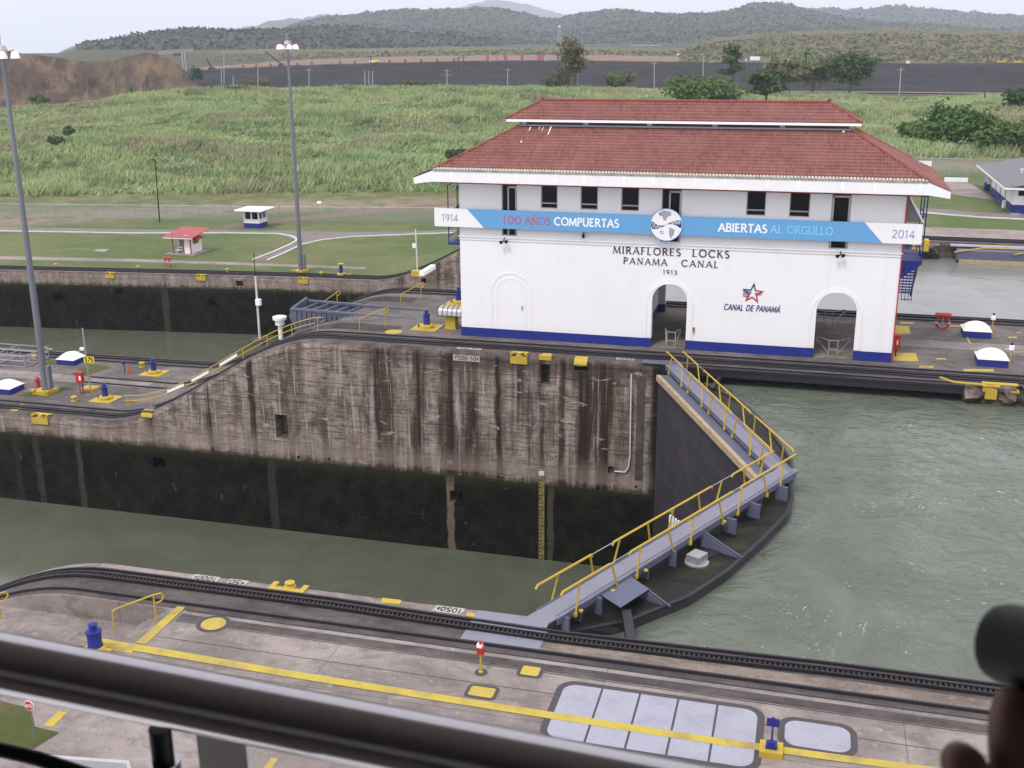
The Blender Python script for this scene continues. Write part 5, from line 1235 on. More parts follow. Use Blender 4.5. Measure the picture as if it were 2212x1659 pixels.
# --- foreground deck
MB().grid([[(x, 32.14, .017), (x, 32.92, .017)] for x in np.arange(-8.4, 33, .8)]).build('worn_strip', M['edgeconc'], P_NEAR, recalc=False)
for y0, y1, m in ((31.05,31.50,'trackbed'),(30.96,31.0,'steel_dark'),(31.72,31.77,'steel_dark'),(29.83,29.86,'dark_line')):
    MB().sheet([(-20.9,y0,.008),(33,y0,.008),(33,y1,.008),(-20.9,y1,.008)]).build('deck_groove', M[m], P_NEAR)
top = [(228,1383),(291,1392),(420,1414),(619,1448),(850,1485),(1077,1521),(1300,1556),(1504,1588),(1760,1624),(2016,1658),(2400,1706)]
P = []
for k, (a, c) in enumerate(top): q0 = at(a, c, 0); q1 = at(a-3, c+14.5, 0); P.append([(q0[0],q0[1],.022),(q1[0],q1[1],.022)])
MB().grid(P).build('yellow_line', M['yellow_line'], P_NEAR, recalc=False)
mark(P_NEAR, [(384,1310),(400,1313),(316,1392),(292,1390)], 0, M['yellow_line'], .020, 'yellow_line')
mark(P_NEAR, [(210,1377),(230,1381),(292,1394),(286,1412),(246,1406),(205,1392)], 0, M['yellow_line'], .016, 'yellow_pad')
mark(P_NEAR, [(126,1536),(145.6,1540),(113,1571),(93.5,1568)], 0, M['yellow_line'], .012)
mark(P_NEAR, [(587,1637),(601,1640),(570,1680),(555,1676)], 0, M['yellow_line'], .012)
mark(P_NEAR, [(548,1595),(720,1625),(700,1700),(545,1680)], 0, M['conc_light'], .009, 'pale_patch')
mark(P_NEAR, [(826,1292),(868,1297),(864,1306),(822,1302)], 0, M['yellow'], .016, 'edge_plate')
mark(P_NEAR, [(1009,1323),(1030,1326),(1027,1334),(1006,1331)], 0, M['yellow'], .016, 'edge_plate')
struct(MB().sheet([tuple(at(a,c,0)[:2])+(.014,) for a,c in [(-200,1512),(0,1514),(62,1530),(70,1545),(75,1570),(128,1583),(74,1617),(0,1640),(-200,1660)]]).build('lawn', M['lawn']))
def rrect(x0, x1, y0, y1, r, z, n=6):
    pts = []
    for cx_, cy_, a in ((x1-r,y1-r,0),(x0+r,y1-r,90),(x0+r,y0+r,180),(x1-r,y0+r,270)):
        pts += [(cx_+r*math.cos(rad(a+90*k/n)), cy_+r*math.sin(rad(a+90*k/n)), z) for k in range(n+1)]
    return pts
def hatch(label, x0, x1, y0, y1, fr, r, m, joints=(), rot=0, grp=None):
    t = thing('deck_hatch', label, 'hatch', ((x0+x1)/2,(y0+y1)/2,0), rot, grp); w, h = (x1-x0)/2, (y1-y0)/2
    MB().sheet(rrect(-w-fr, w+fr, -h-fr, h+fr, r+fr*.8, .010)).build('seal_border', M['dark_line'], t)
    xs = [-w]+list(joints)+[w]
    for k in range(len(xs)-1):
        a, c = xs[k]+(.035 if k else 0), xs[k+1]-(.035 if k < len(xs)-2 else 0)
        if len(xs) == 2: MB().sheet(rrect(a, c, -h, h, r, .016)).build('plate', m, t)
        elif k == 0: MB().sheet([p for p in rrect(a, c+r, -h, h, r, .016) if p[0] <= c-r*.0+1e-6 and p[0] < c] [:0] + [(c,-h,.016),(c,h,.016)]+[p for p in rrect(a, c+r, -h, h, r, .016) if p[0] < a+r+1e-6]).build('plate', m, t)
        elif k == len(xs)-2: MB().sheet([(a,h,.016),(a,-h,.016)]+[p for p in rrect(a-r, c, -h, h, r, .016)[-7:]]+[p for p in rrect(a-r, c, -h, h, r, .016)[:7]]).build('plate', m, t)
        else: MB().sheet([(a,-h,.016),(c,-h,.016),(c,h,.016),(a,h,.016)]).build('plate', m, t)
    return t
hatch('large pale grey hatch of five plates crossed by the yellow line', -6.55, -.50, 27.6, 30.52, .22, .42, M['pale_plate'], (-1.82,-.62,.58,1.79))
hatch('small pale grey hatch beside the blue sign post', .32, 2.20, 28.98, 30.28, .20, .38, M['pale_plate'])
q = at(1146,1450,0); hatch('small yellow hatch nearer the grey plates, by the red topped post', q[0]-.30, q[0]+.30, q[1]-.27, q[1]+.27, .12, .08, M['yellow_line'], rot=0)
q = at(1041,1495,0); hatch('yellow hatch close to the yellow line left of the grey plates', q[0]-.40, q[0]+.40, q[1]-.27, q[1]+.27, .12, .08, M['yellow_line'])
q = at(461,1348,0); t = thing('deck_hatch', 'round yellow manhole cover with dark rim near the stairs', 'hatch', (q[0],q[1],0))
MB().sheet([(.60*math.cos(a),.60*math.sin(a),.010) for a in np.linspace(0,2*math.pi,32,False)]).build('seal_border', M['dark_line'], t); MB().sheet([(.44*math.cos(a),.44*math.sin(a),.016) for a in np.linspace(0,2*math.pi,32,False)]).build('plate', M['yellow_line'], t)
t = thing('cover_plate', 'pale grey cover plates under the foot of the gate walkway', 'plate', (-9.3,33,0))
MB().box(-1.35,1.35,.78,1.38,.004,.03).build('plate', M['walk'], t); MB().box(-1.35,1.45,.40,.66,.016,.04).build('plate', M['walk'], t); MB().box(-1.35,1.45,-.9,-.08,.018,.04).build('plate', M['walk'], t)
t = thing('cover_plate', 'grey cover plate where the far leaf meets the house track', 'plate', (-8.7,68.6,0))
MB().box(-1.1,1.3,-.85,.0,.004,.035).build('plate', M['grey_blue'], t)
# station numbers
M['number_plate'] = paint('worn_number_plate', (.44,.41,.38), .9, (.20,.17,.15), .85, 3)
def station(parent, txt, o, u, v, n, h, fit, plate=True, m=M['black']):
    o, u, v, n = [np.asarray(a, float) for a in (o,u,v,n)]
    if plate: MB().prism([(-.08,-.08),(fit+.08,-.08),(fit+.08,h+.08),(-.08,h+.08)], o, u, v, n*.012).build('number_plate', M['number_plate'], parent)
    b = MB(); lettering(b, txt, o+n*.0125, u, v, n*.006, h, .17, 0, .16, fit=fit, contrast=False); b.build('station_number', m, parent)
station(P_NEAR, '1000>', (-21.05,34.30,.012), (-1,0,0), (0,-1,0), (0,0,1), .30, .95)
station(P_NEAR, '<50', (-19.85,34.30,.012), (-1,0,0), (0,-1,0), (0,0,1), .30, .62)
station(P_NEAR, '1050>', (-11.2,34.30,.012), (-1,0,0), (0,-1,0), (0,0,1), .30, .95)
station(P_CEN, '<1000', (-22.35,YC-.02,-.62), (1,0,0), (0,0,1), (0,-1,0), .26, .92)
station(P_CEN, '50>', (-21.25,YC-.02,-.62), (1,0,0), (0,0,1), (0,-1,0), .26, .58)
station(P_CEN, '1000', (-22.25,68.28,.012), (1,0,0), (0,1,0), (0,0,1), .26, .8); station(P_CEN, '50>', (-21.3,68.28,.012), (1,0,0), (0,1,0), (0,0,1), .26, .55)
station(P_CEN, '1050', (-11.45,68.28,.012), (1,0,0), (0,1,0), (0,0,1), .26, .95); station(P_CEN, '1050', (-11.3,YC-.02,-.62), (1,0,0), (0,0,1), (0,-1,0), .24, .95, False, M['coping'])

# --- capstans
def capstan(label, loc, H_=1.0, pad=1.9, grp='blue capstans on yellow pads', pad_on=True, rot=0, br=.55):
    t = thing('capstan', label, 'capstan', loc, rot, grp)
    if pad_on: MB().box(-pad/2,pad/2,-pad/2,pad/2,.003,.03).build('pad', M['yellow'], t)
    MB().lathe([(br,.03),(br,.20),(br*.85,.27),(.28,.28)], (0,0,0), 8).box(.3,.62,-.06,.06,.05,.22).build('base', M['yellow'], t)
    b = MB(); b.lathe([(.25,.28),(.255,.31),(.235,.36),(.235,.36+.52*H_),(.27,.38+.52*H_),(.27,.43+.52*H_),(.13,.47+.52*H_),(.125,.62+.52*H_),(.16,.64+.52*H_),(.16,.68+.52*H_),(.05,.71+.52*H_),(0,.71+.52*H_)], (0,0,0), 20); b.build('drum', M['blue'], t, smooth=True)
    MB().tube([(-.62,-.1,.14),(-.5,-.08,.16)], .09, 8).build('motor', M['black'], t); return t
q = at(208,1411,0); capstan('blue capstan in the foreground at the end of the yellow line', (q[0],q[1],0), .82, pad_on=False, br=.40)
c0 = capstan('blue capstan on yellow pad beside the yellow mushroom bollard, lower left deck', (*at(228,862,LOW)[:2],LOW), 1.15)
for lab, px, z in (('blue capstan on yellow pad near the orange cone, lower left deck',(333,806),LOW),('blue capstan on yellow pad left of the house by the silver cover',(922,708),0),('blue capstan beside the far chamber, half hidden by the house',(991,655),0)):
    q = at(*px, z); dup(c0, (q[0],q[1],z), None, lab)
q = at(737,594,LOW); cf = dup(c0, (q[0],q[1],LOW), None, 'blue capstan with yellow cap on the far lawn by a tall mast'); MB().lathe([(.0,1.32),(.42,1.34),(.42,1.40),(0,1.42)], (0,0,0), 10).build('cap', M['yellow'], cf)
# --- mushroom bollards
def bollard(label, px, z, grp='yellow mushroom bollards'):
    q = at(*px, z); t = thing('bollard', label, 'bollard', (q[0],q[1],z), 0, grp)
    MB().lathe([(.26,0),(.26,.07),(.12,.10),(.12,.25),(.25,.30),(.26,.40),(.16,.46),(0,.48)], (0,0,0), 16).build('post', M['yellow'], t, smooth=True); return t
for lab, px, z in (('yellow mushroom bollard beside the front track of the lower left deck',(161,867),LOW),('yellow mushroom bollard right of the steel frame at left',(76,776),LOW),('yellow mushroom bollard behind the blue capstan near the cone',(307,793),LOW),
    ('leftmost yellow bollard on the far lawn edge',(121,577),LOW),('yellow bollard on the far lawn edge below the red roofed kiosk',(299,582),LOW),('yellow bollard on the far lawn edge left of the tall mast',(491,588),LOW),('yellow bollard between the far mast and its capstan',(694,595),LOW)): bollard(lab, px, z)
# --- fairleads and hoods on the wall edges
def fairlead(label, x, y, z, w=1.25, sgn=-1, grp='yellow fairleads on the wall edges', face=True):
    t = thing('fairlead', label, 'fairlead', (x,y,z), 0 if sgn < 0 else math.pi, grp); b = MB(); h = w/2
    b.box(-h,h,.30,.62,.01,.05); b.box(-h,-h+.22,-.05,.30,.01,.06); b.box(h-.22,h,-.05,.30,.01,.06)
    if face:
        b.box(-h,h,-.09,-.03,-.62,-.12); b.box(-h,-h+.08,-.09,.35,-.15,.12); b.box(h-.08,h,-.09,.35,-.15,.12); b.box(-h,h,-.06,.3,-.25,-.2)
    b.build('chock', M['yellow'], t)
    MB().lathe([(.2,0),(.24,.03),(.13,.08),(.13,.15),(.2,.19),(0,.22)], (0,.12,.0 if not face else -.12), 14).build('roller', M['yellow'], t); return t
q = at(622,1272,0); fairlead('yellow fairlead with roller on the foreground quay edge', q[0], YN, 0, 1.45, 1, face=False)
q = at_y(1121,770,YC); fairlead('yellow fairlead on the house wall edge, left of two yellow hoods', q[0], YC-.01, 0, 1.15)
q = at_y(85,893,YC); fairlead('yellow fairlead low on the left end of the centre wall', q[0], YC-.01, LOW, 1.45)
for lab, px in (('yellow fairlead on the far wall edge nearest the left border',(240,598)),('yellow fairlead on the far wall edge below the far mast',(656,610)),('yellow fairlead on the far wall edge between kiosk and mast',(436,603))):
    q = at(*px, LOW); q = at_y(*px, float(y_far(q[0]))); fairlead(lab, q[0], float(y_far(q[0]))-.01, LOW, 1.25)
def hood(label, px, z, w):
    q = at_y(*px, YC); t = thing('hood', label, 'hood', (q[0],YC,z), 0, 'yellow hoods over wall notches'); b = MB(); P = []
    for k in range(9): a = math.pi/2*k/8; P.append([(-w/2,.50-.58*math.sin(a),.02-.42*(1-math.cos(a))), (w/2,.50-.58*math.sin(a),.02-.42*(1-math.cos(a)))])
    b.grid(P); b.grid([[(x,y-.0,zz-.03) for x,y,zz in r] for r in P]); b.build('shell', M['yellow'], t); return t
hood('curved yellow hood over a notch, right of the flat yellow bracket', (1254,778), 0, .85); hood('curved yellow hood where the left ramp meets the wall', (316,885), float(z_cen(-46.2))+.1, .95)
q = at_y(1178,768,YC); t = thing('ladder_bracket', 'flat yellow bracket above the dark wall slot', 'bracket', (q[0],YC,0)); MB().box(-.42,.42,.0,.28,.012,.05).box(-.3,.3,.28,.6,.012,.045).box(-.42,.42,-.06,-.01,-.25,.05).build('plate', M['yellow'], t)
t = thing('fairlead', 'large yellow fairlead on the eroded wall at right', 'fairlead', (11.55,YC,0)); MB().box(-1.05,-.1,-.05,.5,-.35,.02).box(-1.05,.95,.3,.75,.005,.06).box(-.9,-.25,-.20,-.05,-.75,-.1).box(.1,.95,-.2,.3,-.28,-.16).build('chock', M['yellow'], t); MB().lathe([(.2,0),(.2,.1),(.1,.12),(0,.13)], (-.6,.2,.02), 12).build('roller', M['yellow'], t)
tag(MB().tube([at_y(2030,815,YC-.1), at_y(2060,825.5,YC-.1), at_y(2123,831,YC-.1)], .065, 7).build('guard_bar', M['yellow']), 'bent yellow guard bar before the gate recess at right', 'guard bar')
# --- centre deck markings at right
for quad in ([(1931,703),(1963,704.5),(1967.5,722),(1929,721)],[(1929.5,761.5),(1978,763),(1985,781.5),(1928,779)]): mark(P_CEN, quad, 0, M['yellow'], .012, 'yellow_pad')
s_ = lambda x, y: (1902.3+.144*x, 654.8+.144*y)
for x0, y0, x1, y1 in ((290,285,500,313),(1020,333,1250,355),(840,825,978,852),(580,940,685,972),(695,944,790,976),(1240,988,1695,1030),(1915,503,2045,527),(2040,435,2110,450),(1860,682,1920,705),(2050,646,2105,660),(2118,770,2190,786),(1160,222,1380,243)):
    mark(P_CEN, [s_(x0,y0), s_(x1,y0+4), s_(x1+8,y1), s_(x0-4,y1-4)], 0, M['yellow_line'], .013)
mark(P_CEN, [s_(1275,500), s_(1300,500), s_(1360,612), s_(1330,612)], 0, M['yellow_line'], .013)
for a, c in ((.0,.05),(2.1,2.14),(3.6,3.65)): MB().sheet([(5.6,76.0+a,.009),(33,76.0+a,.009),(33,76.0+c,.009),(5.6,76.0+c,.009)]).build('deck_groove', M['dark_line'], P_CEN)
MB().sheet([(5.6,76.06,.008),(33,76.06,.008),(33,78.08,.008),(5.6,78.08,.008)]).build('worn_strip', M['deck'], P_CEN)
for quad in ([(20,884),(38,880),(60,876),(50,882)],[(22,886),(44,882),(54,878),(32,881)],): mark(P_CEN, [(20,886),(34,879),(50,881),(34,889)], LOW, M['yellow_line'], .013); break
mark(P_CEN, [(36,878),(45,873),(58,876),(50,882)], LOW, M['yellow_line'], .013)
for a, c in ((62,765),(122,759),(205,766),(158,757.5),(245,771),(100,752)): mark(P_CEN, [(a,c),(a+14,c+1.2),(a+13,c+3.2),(a-1,c+2)], LOW, M['yellow_line'], .013)
for quad in ([(150,811),(190,786.5),(243,793),(185,813)],[(96,791),(105,778),(135,778.5),(140,785)],[(35,855),(105,836),(165,839),(60,858)]): mark(P_CEN, quad, LOW, M['lawn'], .012, 'grass_bed')
MB().sheet([(-112,76.0,LOW+.008),(-52,76.0,LOW+.008),(-52,77.9,LOW+.008),(-112,77.9,LOW+.008)]).build('worn_strip', M['deck'], P_CEN)
q = at(896,720,0); MB().sheet([(q[0]-1.6+.62*math.cos(a),q[1]+.62*math.sin(a),.012) for a in np.linspace(0,2*math.pi,24,False)]).build('painted_disc', M['yellow_line'], P_CEN)
# --- roof lights: blue curb, white dome
def skylight(label, px, z, w=1.75, grp='white domed roof lights on blue curbs'):
    q = at(*px, z); t = thing('skylight', label, 'skylight', (q[0],q[1],z), 0, grp); h = w/2; n = 10
    MB().box(-h,h,-h,h,.0,.46).build('curb', M['blue'], t); MB().box(-h-.05,h+.05,-h-.05,h+.05,.461,.50).build('frame', M['white_clean'], t)
    P = [[(-h+w*i/n, -h+w*j/n, .501+.50*(math.sin(math.pi*i/n)*math.sin(math.pi*j/n))**.55) for j in range(n+1)] for i in range(n+1)]
    MB().grid(P).build('dome', M['white_clean'], t, smooth=True, ang=80); return t
for lab, px, z in (('white domed skylight by the left edge, nearest the front track',(18,845),LOW),('white domed skylight left of the yellow number board',(155,783),LOW),('white domed skylight nearer the rear track, right of the house',(2107,724),0),('white domed skylight nearest the gate recess, right of the house',(2140,785),0)): skylight(lab, px, z)
# --- hand rails
def loop_rail(label, a, b, h=1.0, low=None, r=.032):
    """rail from foot a over foot b, hooked end"""
    a, b = np.asarray(a, float), np.asarray(b, float); d = (b-a)/np.linalg.norm((b-a)[:2]); t = thing('handrail', label, 'handrail', a); o = lambda p: p-a
    ta, tb_ = a+(0,0,h), b+(0,0,h+ (0 if low is None else low)); dd = (tb_-ta)/np.linalg.norm(tb_-ta)
    m = MB(); m.tube([o(a), o(a+(0,0,h-.08)), o(ta+dd*.08), o(tb_), o(tb_+dd*.28+(0,0,-.04)), o(tb_+dd*.36+(0,0,-.18)), o(tb_+dd*.26+(0,0,-.34)), o(tb_+(0,0,-.36))], r, 8); m.tube([o(b), o(tb_)], r, 8); m.build('rail', M['yellow'], t, smooth=True); return t
loop_rail('yellow handrail at the sunken steps of the foreground deck', tuple(at(249,1374,-.05)), tuple(at(338,1345,-.05)), 1.0, .1)
loop_rail('yellow handrail cut by the left border, foreground deck', tuple(at(-60,1352,-.4)), tuple(at(2,1336,-.3)), .9, .1)
q0, q1 = at(777,714,-.2), at(831,706,0); loop_rail('yellow handrail at the sunken steps in front of the centre deck', (q0[0],q0[1],-.35), (q1[0],q1[1],0), 1.0, .35)
q0, q1 = at(697,668,-1.0), at(729,661,-.8); loop_rail('short yellow handrail behind the grey girder', (q0[0],q0[1],-1.4), (q1[0],q1[1],-.8), .95, .2)
q0, q1 = at(866,658,-.2), at(910,647,0); loop_rail('yellow handrail at the rear steps beside the house', (q0[0],q0[1],-.4), (q1[0],q1[1],0), 1.0, .3)
t = thing('handrail', 'long twin yellow handrail running down the centre wall ramp', 'handrail', (0,0,0)); xs = np.arange(-50.5, -33.9, .75); yy = 71.32
for h in (.95, .55): MB().tube([(x, yy, float(z_cen(x))+h) for x in xs]+([(-33.4,yy,float(z_cen(-33.4))+.9),(-33.2,yy,float(z_cen(-33.3))+.72),(-33.5,yy,float(z_cen(-33.5))+.55)] if h > .9 else []), .036, 7).build('rail', M['yellow'], t, smooth=True)
for x in np.arange(-50.2, -33.5, 2.05): MB().tube([(x,yy,float(z_cen(x))-.9),(x,yy,float(z_cen(x))+.95)], .032, 6).build('post', M['yellow'], t)
for k, x in enumerate((-46.6,-44.4,-41.9)): MB().obox((x,yy-.10,float(z_cen(x))+.62),(1.5,0,float(z_cen(x+1.5)-z_cen(x))),(0,.03,0),(0,0,.22)).build('white_panel', M['white_clean'], t)
def on_surf(px, zf, z=-6.0):
    for _ in range(12): q = at(*px, z); z = float(zf(q[0]))
    return q
# --- masts
def mast(label, px_base, z, px_top, grp='tall lamp masts'):
    b = at(*px_base, z); tp = at_y(*px_top, b[1]); t = thing('light_mast', label, 'lamp mast', (b[0],b[1],z), 0, grp); o = np.array([b[0],b[1],z]); T = tp-o
    MB().tube([(0,0,.2), T*.5, T], [.29,.22,.14], 16).build('pole', M['pole'], t, smooth=True)
    MB().box(-.75,.75,-.75,.75,-.3,.28).box(-.85,-.5,-.85,-.5,.28,.42).box(.5,.85,-.85,-.5,.28,.42).build('base', M['yellow'], t)
    MB().box(.32,.62,-.2,.2,.4,2.3).build('control_box', M['pole'], t)
    h = MB(); h.lathe([(.16,-.35),(.34,-.25),(.42,.1),(.30,.42),(0,.5)], T, 14); h.tube([T+(0,0,.4), T+(0,0,1.3)], .035, 6); h.build('head', M['silver'], t)
    for k in range(6):
        a = rad(8+60*k); c = T+np.array([1.0*math.cos(a), 1.0*math.sin(a), -.45]); l = MB(); l.tube([T+(0,0,-.05), c+(0,0,.55)], .045, 6); l.build('arm', M['red'], t)
        MB().lathe([(.06,.52),(.20,.46),(.30,.25),(.36,-.02),(.30,-.05),(0,-.02)], c, 14).build('lamp', M['white_clean'], t, smooth=True)
    return t
mast('tall grey lamp mast on the lower deck at left, head in the top left corner', (100,848), LOW, (4,112)); mast('tall grey lamp mast standing on the far lawn', (650.5,588), LOW, (620.8,97))
# --- slender posts
def post(name, label, cat, px, z, px_top, r, m, extra=None, zb=None):
    b = at(*px, z); tp = at_y(*px_top, b[1]); t = thing(name, label, cat, (b[0],b[1],z)); T = tp-np.array([b[0],b[1],z]); MB().tube([(0,0,-.3 if zb is None else zb), T], [r, r*.8], 10).build('pole', m, t)
    if extra: extra(t, T)
    return t
def sign575(t, T):
    MB().box(-.62,.62,-.5,.5,.0,.22).build('base', M['yellow'], t); c = T*.50
    MB().obox(c+(-.12,-.2,-.22),(.95,.0,.0),(0,.05,0),(0,0,.52)).build('board', M['sign_yellow'], t)
    b = MB(); lettering(b, '575', c+(-.02,-.202,-.13), (1,0,0), (0,0,1), (0,-.01,0), .36, .20, 0, .14, fit=.76, contrast=False); b.build('lettering', M['black'], t)
    MB().box(c[0]-.45,c[0]-.08,-.12,.12,c[2]+.75,c[2]+.95).build('camera_box', M['white'], t)
post('number_post', 'pale post with a black on yellow number board', 'post', (195.5,842), LOW, (178,709), .075, M['galv'], sign575)
def p1x(t, T): MB().tube([T, T*1.02+(0,0,1.75)], .03, 6).build('aerial', M['black'], t); MB().box(-.05,.35,-.2,.1,T[2]*.55,T[2]*.55+.5).build('camera_box', M['white'], t); MB().box(-.7,.4,-.5,.5,-.4,.02).build('base', M['trackbed'], t)
post('white_post', 'white post with dark aerial standing beside the ramp handrail', 'post', (561.3,733), -3.0, (551.7,597), .095, M['kerb'], p1x)
def p3x(t, T): MB().box(-.6,.6,-.45,.45,-.3,.3).build('base', M['yellow'], t); MB().box(-.45,-.08,-.12,.12,T[2]*.58,T[2]*.58+.45).build('camera_box', M['white'], t)
post('white_post', 'white post on yellow base left of the house', 'post', (902,590), float(on_surf((902,590), z_far)[2]), (897.5,495), .085, M['kerb'], p3x)
def lampx(t, T): MB().box(-.35,.35,-.12,.12,T[2]-.02,T[2]+.14).build('lamp', M['black'], t)
post('lamp_post', 'thin dark lamp post before the chain link fence', 'lamp post', (345,481), LOW, (334.5,346), .10, M['black'], lampx)
# --- white mushroom vent
q = at(606,716,-1.6); t = thing('vent', 'white mushroom topped vent at the head of the ramp', 'vent', (q[0],q[1],-1.6)); MB().lathe([(.17,-.6),(.17,.5),(.36,.55),(.36,.92),(.52,.95),(.54,1.17),(.4,1.22),(0,1.24)], (0,0,0), 20).build('vent_body', M['white'], t, smooth=True)
# --- grey girder on the centre deck
t = thing('steel_girder', 'grey steel girder box lying on the centre deck beside the ramp', 'girder', (0,0,0)); yf = 75.6
A, Bq = at_y(630,668,yf), at_y(762,681,yf); Cq = at_y(635,708,yf); zl = A[2]; dz_ = Bq[2]-A[2]; x0, x1 = A[0], Bq[0]
MB().prism([(x0,zl),(x1,zl+dz_),(x1,Cq[2]+.9),(x0+.25,Cq[2]-.4),(x0-.25,zl-.55)], (0,yf,0), (1,0,0), (0,0,1), (0,.12,0)).build('side_plate', M['grey_blue'], t)
for k in range(12): x = x0+.35+(x1-x0-.5)*k/11; MB().bar((x,yf-.06,zl-1.4+k*.05),(x,yf-.06,zl-.12+dz_*k/11), .09, .09).build('stiffener', M['grey_blue'], t)
b = MB(); b.bar((x0,yf+.05,zl+.02),(x1+4.5,yf+.05,zl+dz_+.0), .24, .16); b.build('flange', M['grey_blue'], t)
b = MB(); b.bar((x0+.1,yf+2.6,zl+.1),(x1+5.0,yf+2.6,zl+dz_+.05), .24, .16); b.build('flange', M['grey_blue'], t)
MB().prism([(x0+.1,zl+.1),(x1,zl+dz_),(x1,zl+dz_-.9),(x0+.3,zl-1.7)], (0,yf+2.6,0), (1,0,0), (0,0,1), (0,.10,0)).build('side_plate', M['grey_blue'], t)
for k in range(6): x = x0+.7+(x1-x0-.6)*k/5; MB().bar((x,yf+.1,zl-.05+dz_*k/5),(x+.35,yf+2.6,zl-.05+dz_*k/5), .14).build('cross_bar', M['grey_blue'], t)
MB().box(x0+.1,x1+4.5,yf+.2,yf+2.5,zl-1.15,zl-1.05).build('bottom_plate', M['steel_dark'], t); MB().bar((x0-.05,yf,zl-.35),(x0+.1,yf+2.6,zl+.0), .18, .8).build('end_plate', M['grey_blue'], t)
for k in range(3): MB().tube([(x1+.3+.7*k,yf+.5,zl+dz_-.1),(x1+.5+.7*k,yf+2.3,zl+dz_-.1)], .14, 8).build('roller', M['steel_dark'], t)
# --- silver covered machine
q = at(972,712,0); t = thing('covered_machine', 'yellow cabinet under a ribbed silver cover beside the house', 'machine', (q[0],q[1]+.4,0)); MB().box(-.42,.42,-.38,.5,.0,.12).box(-.36,.36,-.32,.45,.12,1.0).build('cabinet', M['yellow'], t)
P = [[(-.85+1.75*i/10, -.55+1.25*(.5-.5*math.cos(math.pi*j/10)), 1.02+.62*math.sin(math.pi*j/10)**.6) for j in range(11)] for i in range(11)]; MB().grid(P).add([P[0][j] for j in range(11)], [tuple(range(11))]).add([P[10][j] for j in range(11)], [tuple(range(11))]).build('cover', M['silver'], t, smooth=True)
b = MB()
for i in (0,2,4,6,8,10): b.tube([(p[0],p[1]-.005,p[2]+.012) for p in P[i]], .028, 5)
b.build('rib', M['steel_dark'], t); MB().box(-.88,.92,-.58,.72,.98,1.03).build('rim', M['black'], t)
# --- small red and blue fittings
def stand(name, label, cat, px, z, parts, rot=0, grp=None):
    q = at(*px, z); t = thing(name, label, cat, (q[0],q[1],z), rot, grp)
    for nm, fn, m in parts: fn(MB()).build(nm, m, t)
    return t
stand('hydrant', 'small red fire hydrant beside the left mast', 'hydrant', (83,836), LOW, [('body', lambda b: b.lathe([(.22,0),(.22,.08),(.14,.1),(.14,.6),(.2,.64),(.15,.8),(0,.9)], (0,0,0), 12).tube([(-.3,0,.5),(.3,0,.5)], .08, 8), M['red'])])
stand('alarm_post', 'red alarm box on two legs between the mast and number board', 'alarm post', (177,851), LOW, [('box', lambda b: b.box(-.30,.28,-.15,.15,.95,1.75).box(-.34,.32,-.19,.19,1.75,1.86), M['red']), ('leg', lambda b: b.tube([(-.1,0,0),(-.1,0,.95)], .05, 7), M['red']), ('leg', lambda b: b.tube([(.15,0,-.1),(.15,0,.95)], .06, 7), M['blue']), ('notice', lambda b: b.box(.02,.18,-.165,-.151,1.2,1.55), M['white'])])
stand('small_post', 'thin blue post beside an orange traffic cone', 'post', (270,806), LOW, [('pole', lambda b: b.tube([(0,0,0),(0,0,.95)], .045, 7).box(-.14,.06,-.06,.06,.8,1.05), M['blue'])])
stand('traffic_cone', 'orange traffic cone on the lower left deck', 'cone', (279,806), LOW, [('cone', lambda b: b.box(-.2,.2,-.2,.2,0,.05).lathe([(.17,.05),(.04,.75),(0,.76)], (0,0,0), 12), M['orange'])])
stand('alarm_box', 'tall red box on a post against the house corner', 'alarm box', (1934,769), 0, [('box', lambda b: b.box(-.20,.22,-.16,.16,.45,1.35).box(-.23,.25,-.19,.19,1.35,1.42), M['red']), ('post', lambda b: b.tube([(0,0,0),(0,0,.45)], .05, 7), M['black']), ('notice', lambda b: b.box(.0,.08,-.172,-.161,.8,1.1), M['white'])])
def ring(b): 
    pts = [(.42*math.cos(a), -.08, .62+.42*math.sin(a)) for a in np.linspace(0, 2*math.pi, 25)]; return b.tube(pts, .085, 8, caps=False)
for lab, px, z in (('red lifebuoy on a roofed stand right of the house',(2034,715),0),('red lifebuoy on a roofed stand at the far lawn edge',(364,577),LOW)):
    stand('lifebuoy_stand', lab, 'lifebuoy stand', px, z, [('roof', lambda b: b.prism([(-.3,1.12),(.3,1.05),(.3,1.12),(-.05,1.32),(-.3,1.20)], (-.52,0,0), (0,1,0), (0,0,1), (1.04,0,0)), M['red']), ('lifebuoy', ring, M['red']), ('post', lambda b: b.tube([(0,.05,0),(0,.05,1.15)], .045, 7), M['galv']), ('strap', lambda b: b.box(-.50,-.34,-.18,-.0,.58,.66).box(.34,.50,-.18,0,.58,.66), M['white'])], 0, 'lifebuoy stands')
for lab, px, z in (('yellow post with red and white head near the rear track, right',(2142,719),0),('yellow post with red and white head beside the nearer right skylight',(2181,787),0)):
    stand('marker_post', lab, 'marker post', px, z, [('pole', lambda b: b.tube([(0,0,0),(0,0,1.0)], .04, 7), M['yellow']), ('head', lambda b: b.lathe([(.16,.95),(.16,1.2),(.12,1.25),(0,1.26)], (0,0,0), 10), M['white']), ('lamp', lambda b: b.lathe([(.07,1.25),(.08,1.38),(0,1.42)], (0,0,0), 8), M['black'])], 0, 'posts with red and white heads')
